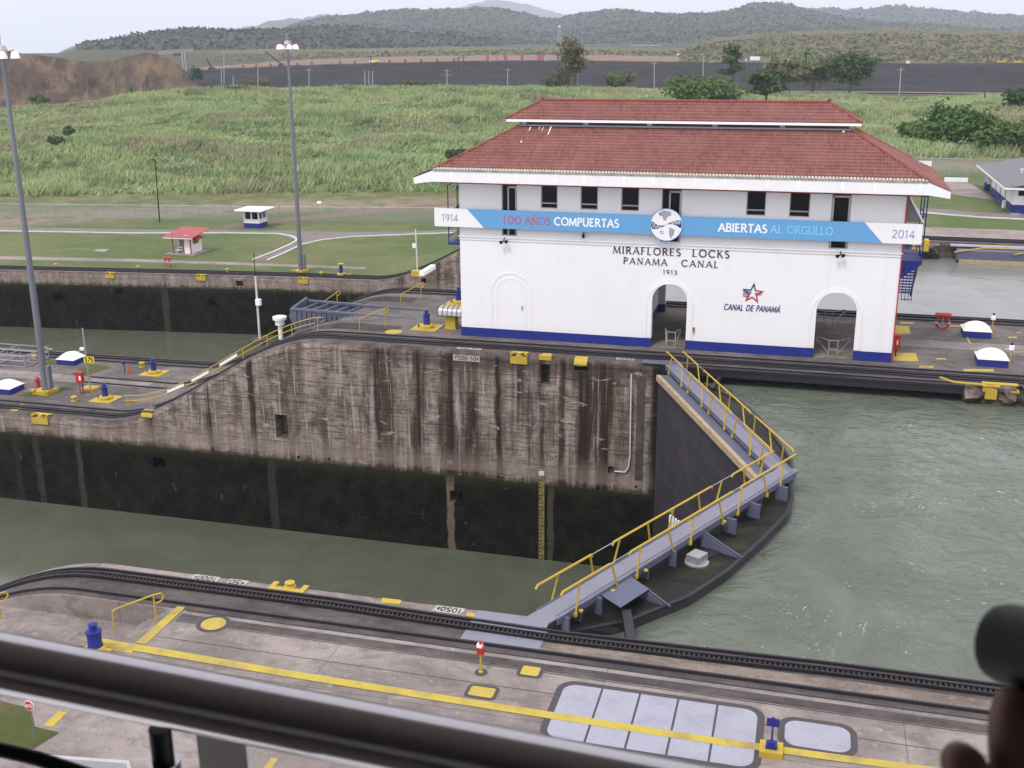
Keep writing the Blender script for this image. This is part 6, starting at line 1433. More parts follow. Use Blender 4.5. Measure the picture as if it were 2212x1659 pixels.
stand('marker_post', 'yellow post with red box on the foreground deck', 'marker post', (1039,1453), 0, [('pole', lambda b: b.tube([(0,0,0),(0,0,.85)], .035, 8).lathe([(.08,.0),(.08,.05),(.03,.09)], (0,0,.01), 10), M['yellow']), ('foot_ring', lambda b: b.lathe([(.22,.006),(.22,.012),(.0,.012)], (0,0,0), 18), M['dark_line']), ('box', lambda b: b.box(-.10,.12,-.10,.10,.72,.95), M['red']), ('head', lambda b: b.box(-.11,.06,-.09,.09,.95,1.06), M['white']), ('lamp', lambda b: b.lathe([(.06,1.06),(.065,1.15),(0,1.18)], (0,0,0), 8), M['red'])])
stand('sign_post', 'blue post with a square head on a yellow block in the line', 'post', (1665,1628), 0, [('block', lambda b: b.box(-.33,.33,-.26,.34,.0,.20), M['yellow']), ('foot', lambda b: b.box(-.16,.16,-.10,.16,.20,.34).lathe([(.1,.34),(.1,.42),(0,.43)], (0,0,0), 10), M['blue']), ('pole', lambda b: b.tube([(0,.02,.4),(0,.02,1.0)], .028, 8), M['navy']), ('head', lambda b: b.box(-.18,.18,-.03,.03,.92,1.16).box(-.05,.05,-.03,.03,1.16,1.2), M['blue'])])
def stopx(b): return b.prism([(.17*math.cos(rad(22.5+45*k)), .17*math.sin(rad(22.5+45*k))) for k in range(8)], (0,0,1.32), (1,0,0), (0,0,1), (0,-.02,0))
def stop_in(b): return b.prism([(.15*math.cos(rad(22.5+45*k)), .15*math.sin(rad(22.5+45*k))) for k in range(8)], (0,-.021,1.32), (1,0,0), (0,0,1), (0,-.006,0))
stand('stop_sign', 'red octagonal stop sign on the grass at bottom left', 'sign', (76,1608), 0, [('pole', lambda b: b.tube([(0,.03,0),(0,.03,1.45)], .02, 8), M['pole']), ('border', stopx, M['white']), ('face', stop_in, M['red']), ('lettering', lambda b: lettering(b, 'ALTO', (-.11,-.0275,1.27), (1,0,0), (0,0,1), (0,-.004,0), .10, .18, 0, .1, fit=.22, contrast=False), M['white_clean'])])
# steel frame at far left, white barrier, gauge and pipe on the wall
q = at(55,794,LOW); t = thing('pipe_cage', 'galvanised steel pipe frame at the left border', 'frame', (q[0],q[1],LOW)); b = MB()
for h in (.05,.55,1.0):
    for y in (0,1.6,3.2): b.bar((-9,y,h),(0,y,h), .07)
    for x in (-9,-6,-3,0): b.bar((x,0,h),(x,3.2,h), .07)
for x in (-9,-6,-3,0):
    for y in (0,1.6,3.2): b.bar((x,y,0),(x,y,1.0), .07)
b.build('frame', M['galv'], t)
q0, q1 = on_surf((911,596), z_far), on_surf((936,580), z_far); tag(MB().bar(q0+(0,0,.2), q1+(0,0,.2), .5, .4).build('white_barrier', M['white_clean']), 'white slanted barrier beam on the far ramp', 'barrier')
g0, g1 = at_y(1164,1022,YC), at_y(1178,1022,YC); t = thing('draft_gauge', 'mossy yellow gauge board on the wall below the house', 'gauge', (g0[0],YC,0)); MB().box(0,.40,-.06,-.003,-14.9,-8.35).build('board', paint('mossy_gauge', (.22,.19,.07), .9, (.06,.065,.025), .9, 3.5), t)
b = MB()
for k in range(22): b.box(.02,.02+(.30 if k % 2 else .16),-.068,-.0605,-14.6+.28*k,-14.52+.28*k)
b.build('scale_mark', M['steel_dark'], t); MB().box(0.02,.38,-.075,-.004,-8.34,-8.05).build('number_plate', M['kerb'], t)
tag(MB().tube([at_y(1364,808,YC-.1), at_y(1361,985,YC-.1), at_y(1358,1010,YC-.1), at_y(1350,1020,YC-.1), at_y(1328,1018,YC-.1)], .05, 8).build('pipe', M['kerb'], smooth=True), 'thin white pipe running down the wall left of the gate', 'pipe')
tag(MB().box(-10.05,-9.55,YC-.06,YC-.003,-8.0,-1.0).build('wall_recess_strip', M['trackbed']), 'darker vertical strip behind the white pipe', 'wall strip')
# crowd barriers in the arches
def barrier(label, x, y, w):
    t = thing('crowd_barrier', label, 'barrier', (x,y,.05), 0, 'grey pipe barriers in the arches'); b = MB()
    for s in (-.28,.28): b.bar((s,0,0),(s,0,1.0), .06); b.bar((s*1.1,.0,.12),(s*(w/.56),.9,.85), .045)
    for z in (.4,.98): b.bar((-.28,0,z),(.28,0,z), .05)
    for s in (-1,1): b.bar((s*.28,0,.98),(s*w/2,.9,.98), .05); b.bar((s*w/2,.9,.6),(s*w/2,.9,.98), .045)
    b.build('frame', M['galv'], t); return t
barrier('grey pipe barrier standing in the middle arch', -8.5, 72.1, 1.0); barrier('grey pipe barrier standing in the right arch', 1.95, 72.4, 2.1); barrier('grey pipe barrier at the rear opening behind the right arch', 1.7, 80.6, 2.2); barrier('dark barrier at the rear opening behind the middle arch', -7.7, 81.0, 1.4)
# ================================================================== FAR BANK AND BACKGROUND
def fence(label, pl, z, h=2.35, step=3.0):
    pts = [at(a, c, z) for a, c in pl]; pts = [np.array([p[0], p[1], zsurf(p[0],p[1])]) for p in pts]
    t = thing('chain_link_fence', label, 'fence', (0,0,0)); P = [[p+(0,0,.05) for p in pts], [p+(0,0,h) for p in pts]]
    MB().grid(P).build('mesh_panel', M['chain'], t); MB().tube([p+(0,0,h) for p in pts], .035, 6).build('top_rail', M['galv'], t)
    L = 0; seg = [np.linalg.norm(c-a) for a, c in zip(pts[:-1], pts[1:])]; tot = sum(seg); d = 0.0
    cum = np.concatenate([[0], np.cumsum(seg)])
    while d <= tot+.01:
        i = min(np.searchsorted(cum, d, side='right')-1, len(seg)-1); p = pts[i]+(pts[i+1]-pts[i])*((d-cum[i])/seg[i])
        MB().tube([p-(0,0,.1), p+(0,0,h+.25)], .055, 6).build('post', M['galv'], t); d += step
    return t
fence('long chain link fence along the foot of the grass hill', [(-150,471),(0,471.8),(150,473.3),(300,475),(450,477),(592,479),(740,480),(883,480.7),(990,481)], LOW, 2.35, 2.65)
fence('short chain link fence behind the roof corner and grey roofed house', [(1930,378),(1985,379.5),(2040,381),(2095,382.5),(2230,384)], 0, 2.6, 2.6)
# kiosks
def kiosk_red():
    q = at(404,546,LOW); z = zsurf(q[0],q[1]); t = thing('kiosk', 'small open shelter with red roof and red trim on the far lawn', 'kiosk', (q[0],q[1],z)); 
    MB().box(-2.3,2.3,-2.0,2.2,.0,.12).build('slab', M['conc_light'], t)
    MB().box(-1.35,1.35,1.55,1.65,.12,2.55).box(.25,.33,-.9,1.55,.12,2.55).box(1.27,1.35,-1.1,1.55,.12,2.55).box(.33,1.27,-1.1,-1.02,.12,2.55).box(-1.35,-1.27,.2,1.55,.12,2.55).build('wall', M['white'], t)
    for x, y in ((-1.35,-1.15),(.22,-1.15),(1.32,-1.15),(-1.35,1.6)): MB().box(x-.07,x+.07,y-.07,y+.07,.12,2.6).build('post', M['redroof'], t)
    MB().prism([(-2.25,-1.9),(2.1,-1.9),(2.55,2.4),(-1.8,2.4)], (0,0,2.62), (1,0,0), (0,1,.16), (0,0,.09)).build('roof', M['redroof'], t)
    MB().prism([(-2.25,-1.9),(2.1,-1.9),(2.1,-1.86),(-2.25,-1.86)], (0,0,2.5), (1,0,0), (0,1,.16), (0,0,.13)).build('fascia', M['white'], t)
    MB().prism([(0,0),(.8,-.28),(.8,-.22),(0,.06)], (1.36,-.7,2.2), (1,0,0), (0,0,1), (0,1.9,0)).build('awning', M['redroof'], t)
    w = MB().box(1.352,1.37,-.5,.9,1.3,2.05).build('window', M['redroof'], t); MB().box(-.95,-.15,1.52,1.545,1.3,2.1).build('window', M['redroof'], t)
    pt = thing('picnic_table', 'white picnic table inside the red roofed shelter', 'table', (q[0]-.45,q[1]-.4,z+.12)); MB().box(-.5,.5,-.35,.35,.68,.74).build('tabletop', M['white_clean'], pt)
    for s in (-1,1): MB().box(-.5,.5,s*.62-.12,s*.62+.12,.40,.45).build('bench', M['white_clean'], pt); MB().bar((s*.4,-.6,0),(s*.4,.12,.7), .07).bar((s*.4,.6,0),(s*.4,-.12,.7), .07).build('leg', M['white_clean'], pt)
kiosk_red()
q = at(553,490,LOW); z = zsurf(q[0],q[1]); t = thing('kiosk', 'white and blue guard kiosk with flat white roof by the fence', 'kiosk', (q[0],q[1],z)); h = 1.3
MB().box(-h,h,-h,h,0,.75).build('plinth', M['blue'], t); b = MB(); b.box(-h,h,-h,h,.751,1.35)
for x in (-h,h-.22):
    for y in (-h,h-.22): b.box(x,x+.22,y,y+.22,1.351,2.6)
b.box(-.11,.11,-h,-h+.2,1.351,2.6).box(h-.2,h,-.11,.11,1.351,2.6); b.build('wall', M['white'], t); MB().box(-h+.25,h-.25,-h+.25,h-.25,1.36,2.5).build('pane', M['glass'], t)
MB().box(-h-.95,h+.95,-h-.95,h+.95,2.62,2.82).build('roof', M['white_clean'], t); MB().box(-h-.97,h+.97,-h-.97,h+.97,2.57,2.615).build('roof_edge', M['blue'], t)
q = at(688,474,LOW); z = zsurf(q[0],q[1]); t = thing('lamp_tripod', 'guyed post with white floodlight beside the fence and far mast', 'lamp post', (q[0],q[1],z)); MB().tube([(0,0,0),(0,0,2.6)], .06, 6).bar((0,0,2.4),(1.6,0,.0), .06).bar((0,0,2.4),(-1.3,0,0), .05).build('pole', M['galv'], t); MB().lathe([(.3,2.4),(.4,2.6),(.3,2.85),(0,2.9)], (.3,0,0), 12).build('lamp', M['white_clean'], t)
# house with grey roof at right
t = thing('house', 'low white house with grey roof and blue base at the right border', 'building', (0,0,0)); X0h, X1h, Y0h, Y1h = 22.55, 34.0, 141.0, 163.5; Hh = 2.95
b = MB(); wall_panel(b, X0h, X1h, .95, Hh, Y0h, Y0h+.2, []); b.box(X0h,X0h+.2,Y0h+.2,Y1h-5,.95,Hh).box(X1h-.2,X1h,Y0h+.2,Y1h,.95,Hh).box(X0h+.2,X1h-.2,Y1h-5.2,Y1h-5,.95,Hh); b.build('wall', M['white'], t)
MB().box(X0h-.03,X1h,Y0h-.03,Y0h+.2,0,.949).box(X0h-.03,X0h+.2,Y0h+.2,Y1h-5,0,.949).build('plinth', M['blue'], t)
for y in (Y1h-.6, Y1h-2.6): MB().box(X0h-.3,X0h+.15,y-.22,y+.22,0,.95).build('pillar_base', M['blue'], t); MB().box(X0h-.28,X0h+.13,y-.2,y+.2,.951,Hh).build('pillar', M['white'], t)
for y in (146.5,150.5,154.8): MB().box(X0h-.05,X0h-.002,y,y+.16,.3,Hh).build('wall_post', M['blue'], t)
for y in (148.,152.2,156.): MB().box(X0h-.02,X0h+.03,y,y+.9,2.3,2.75).build('window', M['glass'], t)
rx0, ry0, ry1, rxm, zr0, zr1 = X0h-1.35, Y0h-1.6, Y1h+1.0, 27.2, 3.05, 4.25
b = MB(); b.prism([(rx0,zr0),(rxm,zr1),(X1h+1,zr0+.3),(X1h+1,zr0+.18),(rxm,zr1-.14),(rx0,zr0-.10)], (0,ry0,0), (1,0,0), (0,0,1), (0,ry1-ry0,0)); b.build('roof', M['roofgrey'], t)
MB().box(rx0-.04,rx0+.02,ry0,ry1,zr0-.16,zr0+.04).box(rx0,X1h+1,ry0-.05,ry0-.003,zr0-.16,zr0+.02).build('fascia', M['white_clean'], t)
for x, y in ((25.0,146.5),(24.6,150.0),(26.3,150.6)):
    zz = zr0+(x-rx0)/(rxm-rx0)*(zr1-zr0); MB().tube([(x,y,zz-.1),(x,y,zz+.35)], .12, 8).lathe([(.2,.3),(.24,.42),(0,.46)], (x,y,zz), 10).build('roof_vent', M['white'], t)
MB().box(24.4,26.4,Y0h-.04,Y0h-.001,1.0,2.4).build('door', M['white_clean'], t); MB().box(X0h+.5,X0h+1.2,Y0h-.02,Y0h+.02,2.0,2.6).build('window', M['glass'], t)
stand('trash_bin', 'white drum shaped bin beside the grey roofed house', 'bin', (2169,449), 0, [('drum', lambda b: b.lathe([(.3,0),(.3,.85),(.33,.9),(0,.95)], (0,0,0), 14), M['white'])])
# utility poles
def upole(label, x, ytop, ybot, D, m, arms=1, r=.12, xt=None, grp=None):
    b = at_d(x, ybot, D); tp = at_d(x if xt is None else xt, ytop, D); zg = b[2]; t = thing('utility_pole', label, 'utility pole', (b[0],b[1],zg-1.0), 0, grp); T = np.array([tp[0]-b[0], tp[1]-b[1], tp[2]-zg+1.0])
    MB().tube([(0,0,0), T], [r,r*.75], 8).build('pole', m, t)
    for k in range(arms): MB().bar(T+(-1.1,-.35,-.5-1.3*k), T+(1.1,.35,-.5-1.3*k), .12).build('crossarm', m, t)
GP = 'pale utility poles along the hill crest'
for lab, x, a, c, D, ar in (('pale utility pole rising behind the mound end',483.6,109,174,420,1),('short pale pole just left of the white peg post',478,147,177,400,0),('stubby white peg post on the crest right of the mound',503.6,163,177,400,0),('pale utility pole above the crest left of the far mast',557,141,184,380,0),
    ('pale utility pole right of the far mast head',667.4,147,179,380,1),('pale pole, left one of the trio at the dark pole',788,153,181,370,0),('pale pole, middle one of the trio at the dark pole',796.6,153,181,370,0),('pale pole, right one of the trio at the dark pole',804.6,153,181,372,0),
    ('pale cross armed pole left of the dark twin poles',965.6,149,187,355,2),('pale cross armed pole right of the dark twin poles',1096.6,147,183,365,1),('pale pole in front of the tall thin crowned tree',1247.8,142,186,352,1),('pale pole behind the dark round bush over the roof',1413.4,133,190,352,1),
    ('pale pole above the bright green tree',1519,115,158,420,1),('pale cross armed pole between the two trees over the roof',1651.5,139,160,430,2),('pale leaning pole on the right grass below the dark slope',1943,146,198,350,1)):
    upole(lab, x, a, c, D, M['galv'], ar, .17, {1943:1946.5}.get(x), GP)
GD = 'dark utility poles along the hill crest'
for lab, x, a, c, D, xt in (('dark pole among the pale trio left of the roof',801,119,182,365,None),('left one of two dark twin poles left of the roof',989.6,122,183,356,None),('right one of two dark twin poles left of the roof',1000.6,120,180,362,None),('tall dark leaning pole near the right border',2128,115,203,330,2135.5)): upole(lab, x, a, c, D, M['bark'], 1, .2, xt, GD)
# --- trees and shrubs
def leaf_cloud(lobes, n, size, seed, flat=1.0):
    g = np.random.default_rng(seed); w = np.array([l[3]*l[4]*l[5] for l in lobes])**.67; w /= w.sum(); V_ = []
    for (cx_, cy_, cz_, rx, ry, rz), k in zip(lobes, g.multinomial(n, w)):
        d = g.normal(size=(k,3)); d /= np.linalg.norm(d, axis=1)[:,None]; rr = g.random(k)**.42
        lump = 1+.28*np.sin(d[:,0]*5+seed)*np.sin(d[:,1]*4+seed*2)*1.0+.18*np.sin(d[:,2]*7+seed*3)
        p = np.array([cx_,cy_,cz_])+d*np.array([rx,ry,rz])*(rr*lump)[:,None]
        nrm = d*.7+g.normal(size=(k,3))*.6; nrm[:,2] += .45; nrm /= np.linalg.norm(nrm, axis=1)[:,None]
        a = np.cross(nrm, g.normal(size=(k,3))); a /= np.linalg.norm(a, axis=1)[:,None]; b = np.cross(nrm, a); s = size*(.55+.9*g.random(k))[:,None]
        q = np.stack([p-a*s-b*s*.55, p+a*s*.3-b*s*.75, p+a*s+b*s*.5, p-a*s*.4+b*s*.8], 1); V_.append(q)
    return np.concatenate(V_).reshape(-1,3)
def tree(name, label, x, ybase, D, width, height, m, shape='round', n=1500, leaf=.45, seed=1, trunk=.3, grp=None, cat='tree'):
    g = random.Random(seed); px2m = D/FPX*1.03; W = width*px2m/2; Ht = height*px2m
    b = at_d(x, ybase, D); t = thing(name, label, cat, b, 0, grp); lobes = []
    if shape == 'round':
        for k in range(9): a = g.uniform(0,6.28); r = g.uniform(.15,.62)*W; lobes.append((r*math.cos(a), r*math.sin(a)*.8, Ht*g.uniform(.42,.82), W*g.uniform(.30,.50), W*g.uniform(.30,.5), Ht*g.uniform(.14,.24)))
        lobes.append((0,0,Ht*.55,W*.72,W*.65,Ht*.36))
    elif shape == 'bush':
        for k in range(12): a = g.uniform(0,6.28); r = g.uniform(.2,.75)*W; lobes.append((r*math.cos(a), r*math.sin(a)*.7, Ht*g.uniform(.2,.72)*(1-.4*r/W), W*g.uniform(.22,.40), W*g.uniform(.22,.4), Ht*g.uniform(.16,.30)))
        lobes.append((0,0,Ht*.36,W*.8,W*.6,Ht*.36))
    elif shape == 'layer':
        for k in range(8): zf_ = .38+.58*k/7; r = W*(1.05-zf_*.55); a = g.uniform(0,6.28); o_ = r*.35; lobes.append((o_*math.cos(a), o_*math.sin(a), Ht*zf_, r*g.uniform(.5,.8), r*g.uniform(.5,.8), Ht*.055))
    elif shape == 'tall':
        for k in range(9): zf_ = .40+.52*k/8; a = g.uniform(0,6.28); r = W*g.uniform(.1,.45); lobes.append((r*math.cos(a), r*math.sin(a), Ht*zf_, W*g.uniform(.32,.58)*(1.2-.5*abs(zf_-.62)), W*.4, Ht*g.uniform(.07,.13)))
        lobes.append((-W*.5,0,Ht*.22,W*.6,W*.5,Ht*.18))
    tr = MB(); top = Ht*(.8 if shape != 'bush' else .5); tr.tube([(0,0,-.6),(.05*W,0,top*.4),(-.03*W,0,top)], [trunk, trunk*.7, trunk*.25], 8)
    for k in range(6): a = g.uniform(0,6.28); z0 = top*g.uniform(.3,.75); tr.tube([(0,0,z0),(W*.35*math.cos(a),W*.35*math.sin(a),z0+Ht*.13),(W*.62*math.cos(a),W*.62*math.sin(a),z0+Ht*.22)], [trunk*.4,trunk*.28,trunk*.1], 6)
    tr.build('trunk', M['bark'], t, smooth=True)
    v = leaf_cloud(lobes, n, leaf, seed); c = fast_mesh('crown', v, np.arange(len(v)), 4, m); c.parent = t; return t
tree('tall_tree', 'tall thin crowned tree standing out above the hill crest', 1240, 188, 350, 88, 92, M['leaf_olive'], 'tall', 1700, .42, 3, .32)
tree('leafy_tree', 'broad bright green tree right behind the upper roof', 1508, 222, 300, 172, 70, M['leaf_mid'], 'bush', 4200, .40, 5, .3)
tree('layered_tree', 'dark layered tree with flat tiers right behind the upper roof', 1652, 226, 290, 118, 66, M['leaf_dark'], 'layer', 3000, .42, 7, .35)
tree('slender_tree', 'slender dark tree with sparse crown over the bright green one', 1581, 190, 360, 82, 82, M['leaf_dark'], 'layer', 800, .48, 9, .3)
tree('olive_tree', 'olive coloured tree left of the palm', 1690, 190, 395, 90, 58, M['leaf_olive'], 'round', 1700, .5, 11, .35)
tree('olive_tree', 'olive coloured tree below the palm', 1755, 194, 385, 110, 56, M['leaf_olive'], 'round', 2000, .5, 13, .35)
tree('broad_tree', 'broad dark green tree right of the palm', 1835, 197, 375, 135, 76, M['leaf_dark'], 'round', 2600, .5, 15, .4)
tree('round_bush', 'dark round bush on the crest over the roof', 1329, 187, 352, 44, 28, M['leaf_dark'], 'bush', 600, .4, 17, .15, None, 'bush')
tree('round_bush', 'faint olive bush behind the pale pole over the roof', 1345, 183, 390, 75, 40, M['leaf_olive'], 'bush', 500, .4, 19, .15, None, 'bush')
tree('big_shrub', 'large leafy shrub in the middle right, beside the roof corner', 2050, 312, 222, 175, 92, M['leaf_bright'], 'bush', 4800, .30, 21, .2, None, 'shrub')
tree('big_shrub', 'large leafy shrub cut by the right border above the house', 2180, 322, 215, 130, 68, M['leaf_bright'], 'bush', 3400, .30, 23, .2, None, 'shrub')
tree('big_shrub', 'lower leafy shrub between the roof corner and the largest shrub', 1975, 300, 228, 80, 45, M['leaf_mid'], 'bush', 1700, .30, 25, .2, None, 'shrub')
tree('big_shrub', 'dark shrub high at the right border below the leaning pole', 2195, 232, 290, 70, 44, M['leaf_dark'], 'bush', 1300, .36, 27, .2, None, 'shrub')
tree('big_shrub', 'dark bush peeping over the left eave of the house roof', 983, 342, 215, 44, 26, M['leaf_dark'], 'bush', 800, .26, 29, .15, None, 'shrub')
for k, (lab, x, yb, D, w, h, m) in enumerate((('dark bush on the right foot of the brown mound',424,172,402,34,28,'leaf_dark'),('flat dark bush on the grass below the mound foot',508,198,345,58,14,'leaf_dark'),('small green bush at the mound base, nearest its right foot',283,207,385,26,18,'leaf_mid'),('green bush at the mound base under the mast head',85,222,380,46,24,'leaf_mid'),
    ('dark bush beside the pole on the crest left of the far mast',560,184,385,70,22,'leaf_olive'),('small dark bush in the grass below the mound at left',118,309,250,36,16,'leaf_dark'),('dark bush in mid slope beside the left mast',150,290,262,24,20,'leaf_mid'),('low bush along the crest above the pale pole trio',900,184,352,60,12,'leaf_olive'),('low olive bush at the foot of the tall thin tree',1195,189,356,70,34,'leaf_olive'))):
    tree('low_bush', lab, x, yb, D, w, h, M[m], 'bush', 420, .34, 40+k, .1, None, 'bush')
# palm
b_ = at_d(1738, 158, 430); t = thing('palm_tree', 'palm tree with drooping fronds above the olive trees', 'palm', b_); px2 = 430/FPX
MB().tube([(0,0,-3),(.2,0,38*px2)], [.35,.25], 8).build('trunk', M['bark'], t); b = MB()
for k in range(17):
    a = 2*math.pi*k/17+.2; L = (17+5*(k%3))*px2; el = [.9,.35,-.1][k%3]; P = []
    for s in np.linspace(0,1,8): r = L*s; zz = 38*px2+L*(el*s-1.15*s*s*(.6+.4*(k%2))); w = .5*math.sin(math.pi*min(1,s*.9+.1))+.05; c_ = np.array([.2+r*math.cos(a), r*math.sin(a), zz]); sd = np.array([-math.sin(a), math.cos(a), 0]); P.append([c_-sd*w-(0,0,w*.4), c_, c_+sd*w-(0,0,w*.4)])
    b.grid(P)
b.build('crown', M['leaf_mid'], t)
# --- construction site beyond the embankment
def far_box(name, label, cat, x0, x1, y0, y1, D, m, parts=None, grp=None):
    a, c = at_d(x0, y1, D), at_d(x1, y0, D); w = math.hypot(c[0]-a[0], c[1]-a[1]); h = c[2]-a[2]; ang = math.atan2(c[1]-a[1], c[0]-a[0]); t = thing(name, label, cat, a, ang, grp)
    for nm, bx_, mm in parts: b = MB(); [b.box(w*q[0], w*q[1], q[2], q[3], h*q[4], h*q[5]) for q in bx_]; b.build(nm, mm, t)
    return t
far_box('truck', 'white and yellow truck on the crest of the dark embankment', 'truck', 798, 819, 129, 136.5, 812, None, [('cab', [(0,.45,0,2.2,.25,.85)], M['white_clean']), ('load', [(.47,1,0,2.2,.35,1)], M['sign_yellow']), ('wheel', [(.1,.25,-.05,.3,0,.3)], M['black']), ('wheel', [(.7,.9,-.05,.3,0,.3)], M['black'])])
far_box('truck', 'small white van on the crest right of the truck', 'van', 885, 892, 136, 140, 815, None, [('body', [(0,1,0,2,.2,1)], M['white_clean']), ('wheel', [(.1,.3,-.05,.2,0,.25)], M['black'])])
far_box('container', 'white site container on the embankment crest over the trees', 'container', 1620, 1642, 122, 131, 830, None, [('body', [(0,1,0,2.5,.12,1)], M['white_clean']), ('base', [(.02,.98,.1,2.4,0,.11)], M['galv'])])
far_box('container', 'small white cabin far behind on the red soil road', 'container', 1463, 1476, 113, 121, 980, None, [('body', [(0,1,0,3,0,.8)], M['white']), ('roof', [(-.03,1.03,-.2,3.2,.81,1)], M['redroof'])])
for lab, x in (('blue tank on the crest left of the white container',1611),('blue tank on the crest left of the palm',1702)): far_box('tank', lab, 'tank', x-3, x+3, 127 if x < 1650 else 128, 137, 825, None, [('body', [(0,1,0,2,0,.8)], M['banner_blue']), ('lid', [(.1,.9,.2,1.8,.81,1)], M['white'])])
far_box('truck', 'small white pickup on the crest left of the slender tree', 'pickup', 1533, 1542, 131, 137, 822, None, [('body', [(0,1,0,2,.2,.7)], M['white_clean']), ('cab', [(.3,.7,.2,1.8,.71,1)], M['glass'])])
far_box('truck', 'small white pickup on the crest right of the dark green tree', 'pickup', 1957, 1966, 131, 138, 815, None, [('body', [(0,1,0,2,.2,.7)], M['white_clean']), ('cab', [(.1,.5,.2,1.8,.71,1)], M['white'])])
for lab, x0, x1 in (('yellow excavator by the crest near the right border',2152,2172),('yellow bulldozer at the right border on the crest',2188,2206)):
    t = far_box('excavator', lab, 'excavator', x0, x1, 127, 139, 815, None, [('body', [(.1,.8,0,2.5,.25,.7)], M['yellow']), ('cab', [(.35,.6,.3,2,.71,1)], M['glass']), ('crawler', [(0,.85,-.1,2.6,0,.24)], M['black']), ('arm', [(.8,1.1,1,1.4,.3,.85)], M['yellow'])])
GS = 'brown stacks along the embankment crest'
for k, x in enumerate((526,555,585,614,643,674,735,767,800+42,876,910,945,981)):
    yb = float(emb_top(x))+.5; far_box('soil_stack', 'small brown stack on the crest of the dark embankment', 'stack', x-3, x+3, yb-9, yb, 818, None, [('body', [(0,.9,0,2,0,.9),(.2,.7,.3,1.7,.9,1)], M['dirt'])], GS)
for k, (x, w) in enumerate(((1053,7),(1092,8),(1128,7),(1168,14))):
    yb = float(emb_top(x))-1; far_box('formwork', ['first small red brown formwork block on the crest right of the twin poles','second red brown formwork block on the crest, before the wider ones','third red brown formwork block on the crest, next to the widest','widest red brown formwork block on the crest left of the tall tree'][k], 'formwork', x-w/2, x+w/2, yb-13, yb, 822, None, [('body', [(0,1,0,3,0,1)], M['redroof']), ('base', [(1.0,1.7,0,3,0,.3)], M['galv'])])
def boom(label, p0, p1, D, m, r=.5): a, c = at_d(*p0, D), at_d(*p1, D); t = thing('crane_boom', label, 'crane', a); MB().bar((0,0,0), c-a, r*2, r*2).build('boom', m, t); MB().box(-2,2,-1.5,1.5,-2.5,.2).build('cab', m, t)
boom('dark crane boom leaning left beside the far mast', (609,139), (574,112), 830, M['steel_dark']); boom('dark crane boom leaning left near the mound end', (457,146), (446,127), 830, M['steel_dark']); boom('brown crane boom above the pale gantry at the mound', (383,112), (395,72), 700, M['bark'], .3); boom('rusty conveyor boom on the crest right of the twin poles', (1079,136), (1071,122), 822, M['redroof'], .4)
A, c_ = at_d(343,117,600), at_d(418,111,600); t = thing('gantry', 'pale lattice gantry crane standing behind the brown mound', 'gantry', A); Lw = c_-A
MB().bar((0,0,0), Lw, .3).bar((0,0,1.4), Lw+(0,0,1.2), .3).build('beam', M['galv'], t); b = MB()
for k in range(14): b.bar(Lw*k/14, Lw*(k+.5)/14+(0,0,1.4), .22); b.bar(Lw*(k+.5)/14+(0,0,1.4), Lw*(k+1)/14, .22)
b.build('lattice', M['galv'], t)
for f in (.66,.74): MB().bar(Lw*f, Lw*f-(0,0,9.5), .5).build('leg', M['galv'], t)
A = at_d(1207.5,100,1250); T = at_d(1207.5,58,1250); t = thing('radio_tower', 'grey lattice tower before the forest above the tall tree', 'tower', A); Hh_ = T[2]-A[2]
for s in (-1,1): MB().bar((s*1.6,0,0),(s*.8,0,Hh_), .5).build('leg', M['galv'], t)
b = MB()
for k in range(8): b.bar((-1.6+.1*k,0,Hh_*k/8),(1.5-.1*k,0,Hh_*(k+1)/8), .35)
b.build('bracing', M['galv'], t); MB().box(-1.3,1.3,-1,1,Hh_,Hh_+1.6).build('platform', M['white'], t)
far_box('shed', 'long white shed roof at the forest foot left of the tall tree', 'shed', 1182, 1219, 103, 107, 1230, None, [('roof', [(0,1,0,9,.55,1)], M['white_clean']), ('wall', [(.02,.98,.2,8.8,0,.54)], M['white'])])
far_box('shed', 'wide open grey shed at the forest foot above the bright tree', 'shed', 1362, 1430, 97, 105, 1330, None, [('roof', [(0,1,0,12,.75,.95)], M['galv']), ('post', [(.1,.13,.3,1,0,.74)], M['galv']), ('post', [(.85,.88,.3,1,0,.74)], M['galv'])])
far_box('plastic_sheet', 'long white sheeting strip at the forest foot beside the far mast', 'sheeting', 588, 745, 121.3, 123.3, 1150, None, [('sheet', [(0,.42,0,4,0,.8),(.44,1,0,4,.2,1)], M['white_clean'])])
# weathered fragments and gravel on the far lawn
for lab, quad in (('pale concrete slab lying in the far lawn',[(200,544),(214,539),(239,540),(226,546)]),):
    p = [at(a, c, LOW) for a, c in quad]; b = MB(); b.slab([(u[0],u[1]) for u in p], zsurf(p[0][0],p[0][1])+.0, zsurf(p[0][0],p[0][1])+.12); tag(b.build('concrete_slab', M['conc_light']), lab, 'slab')
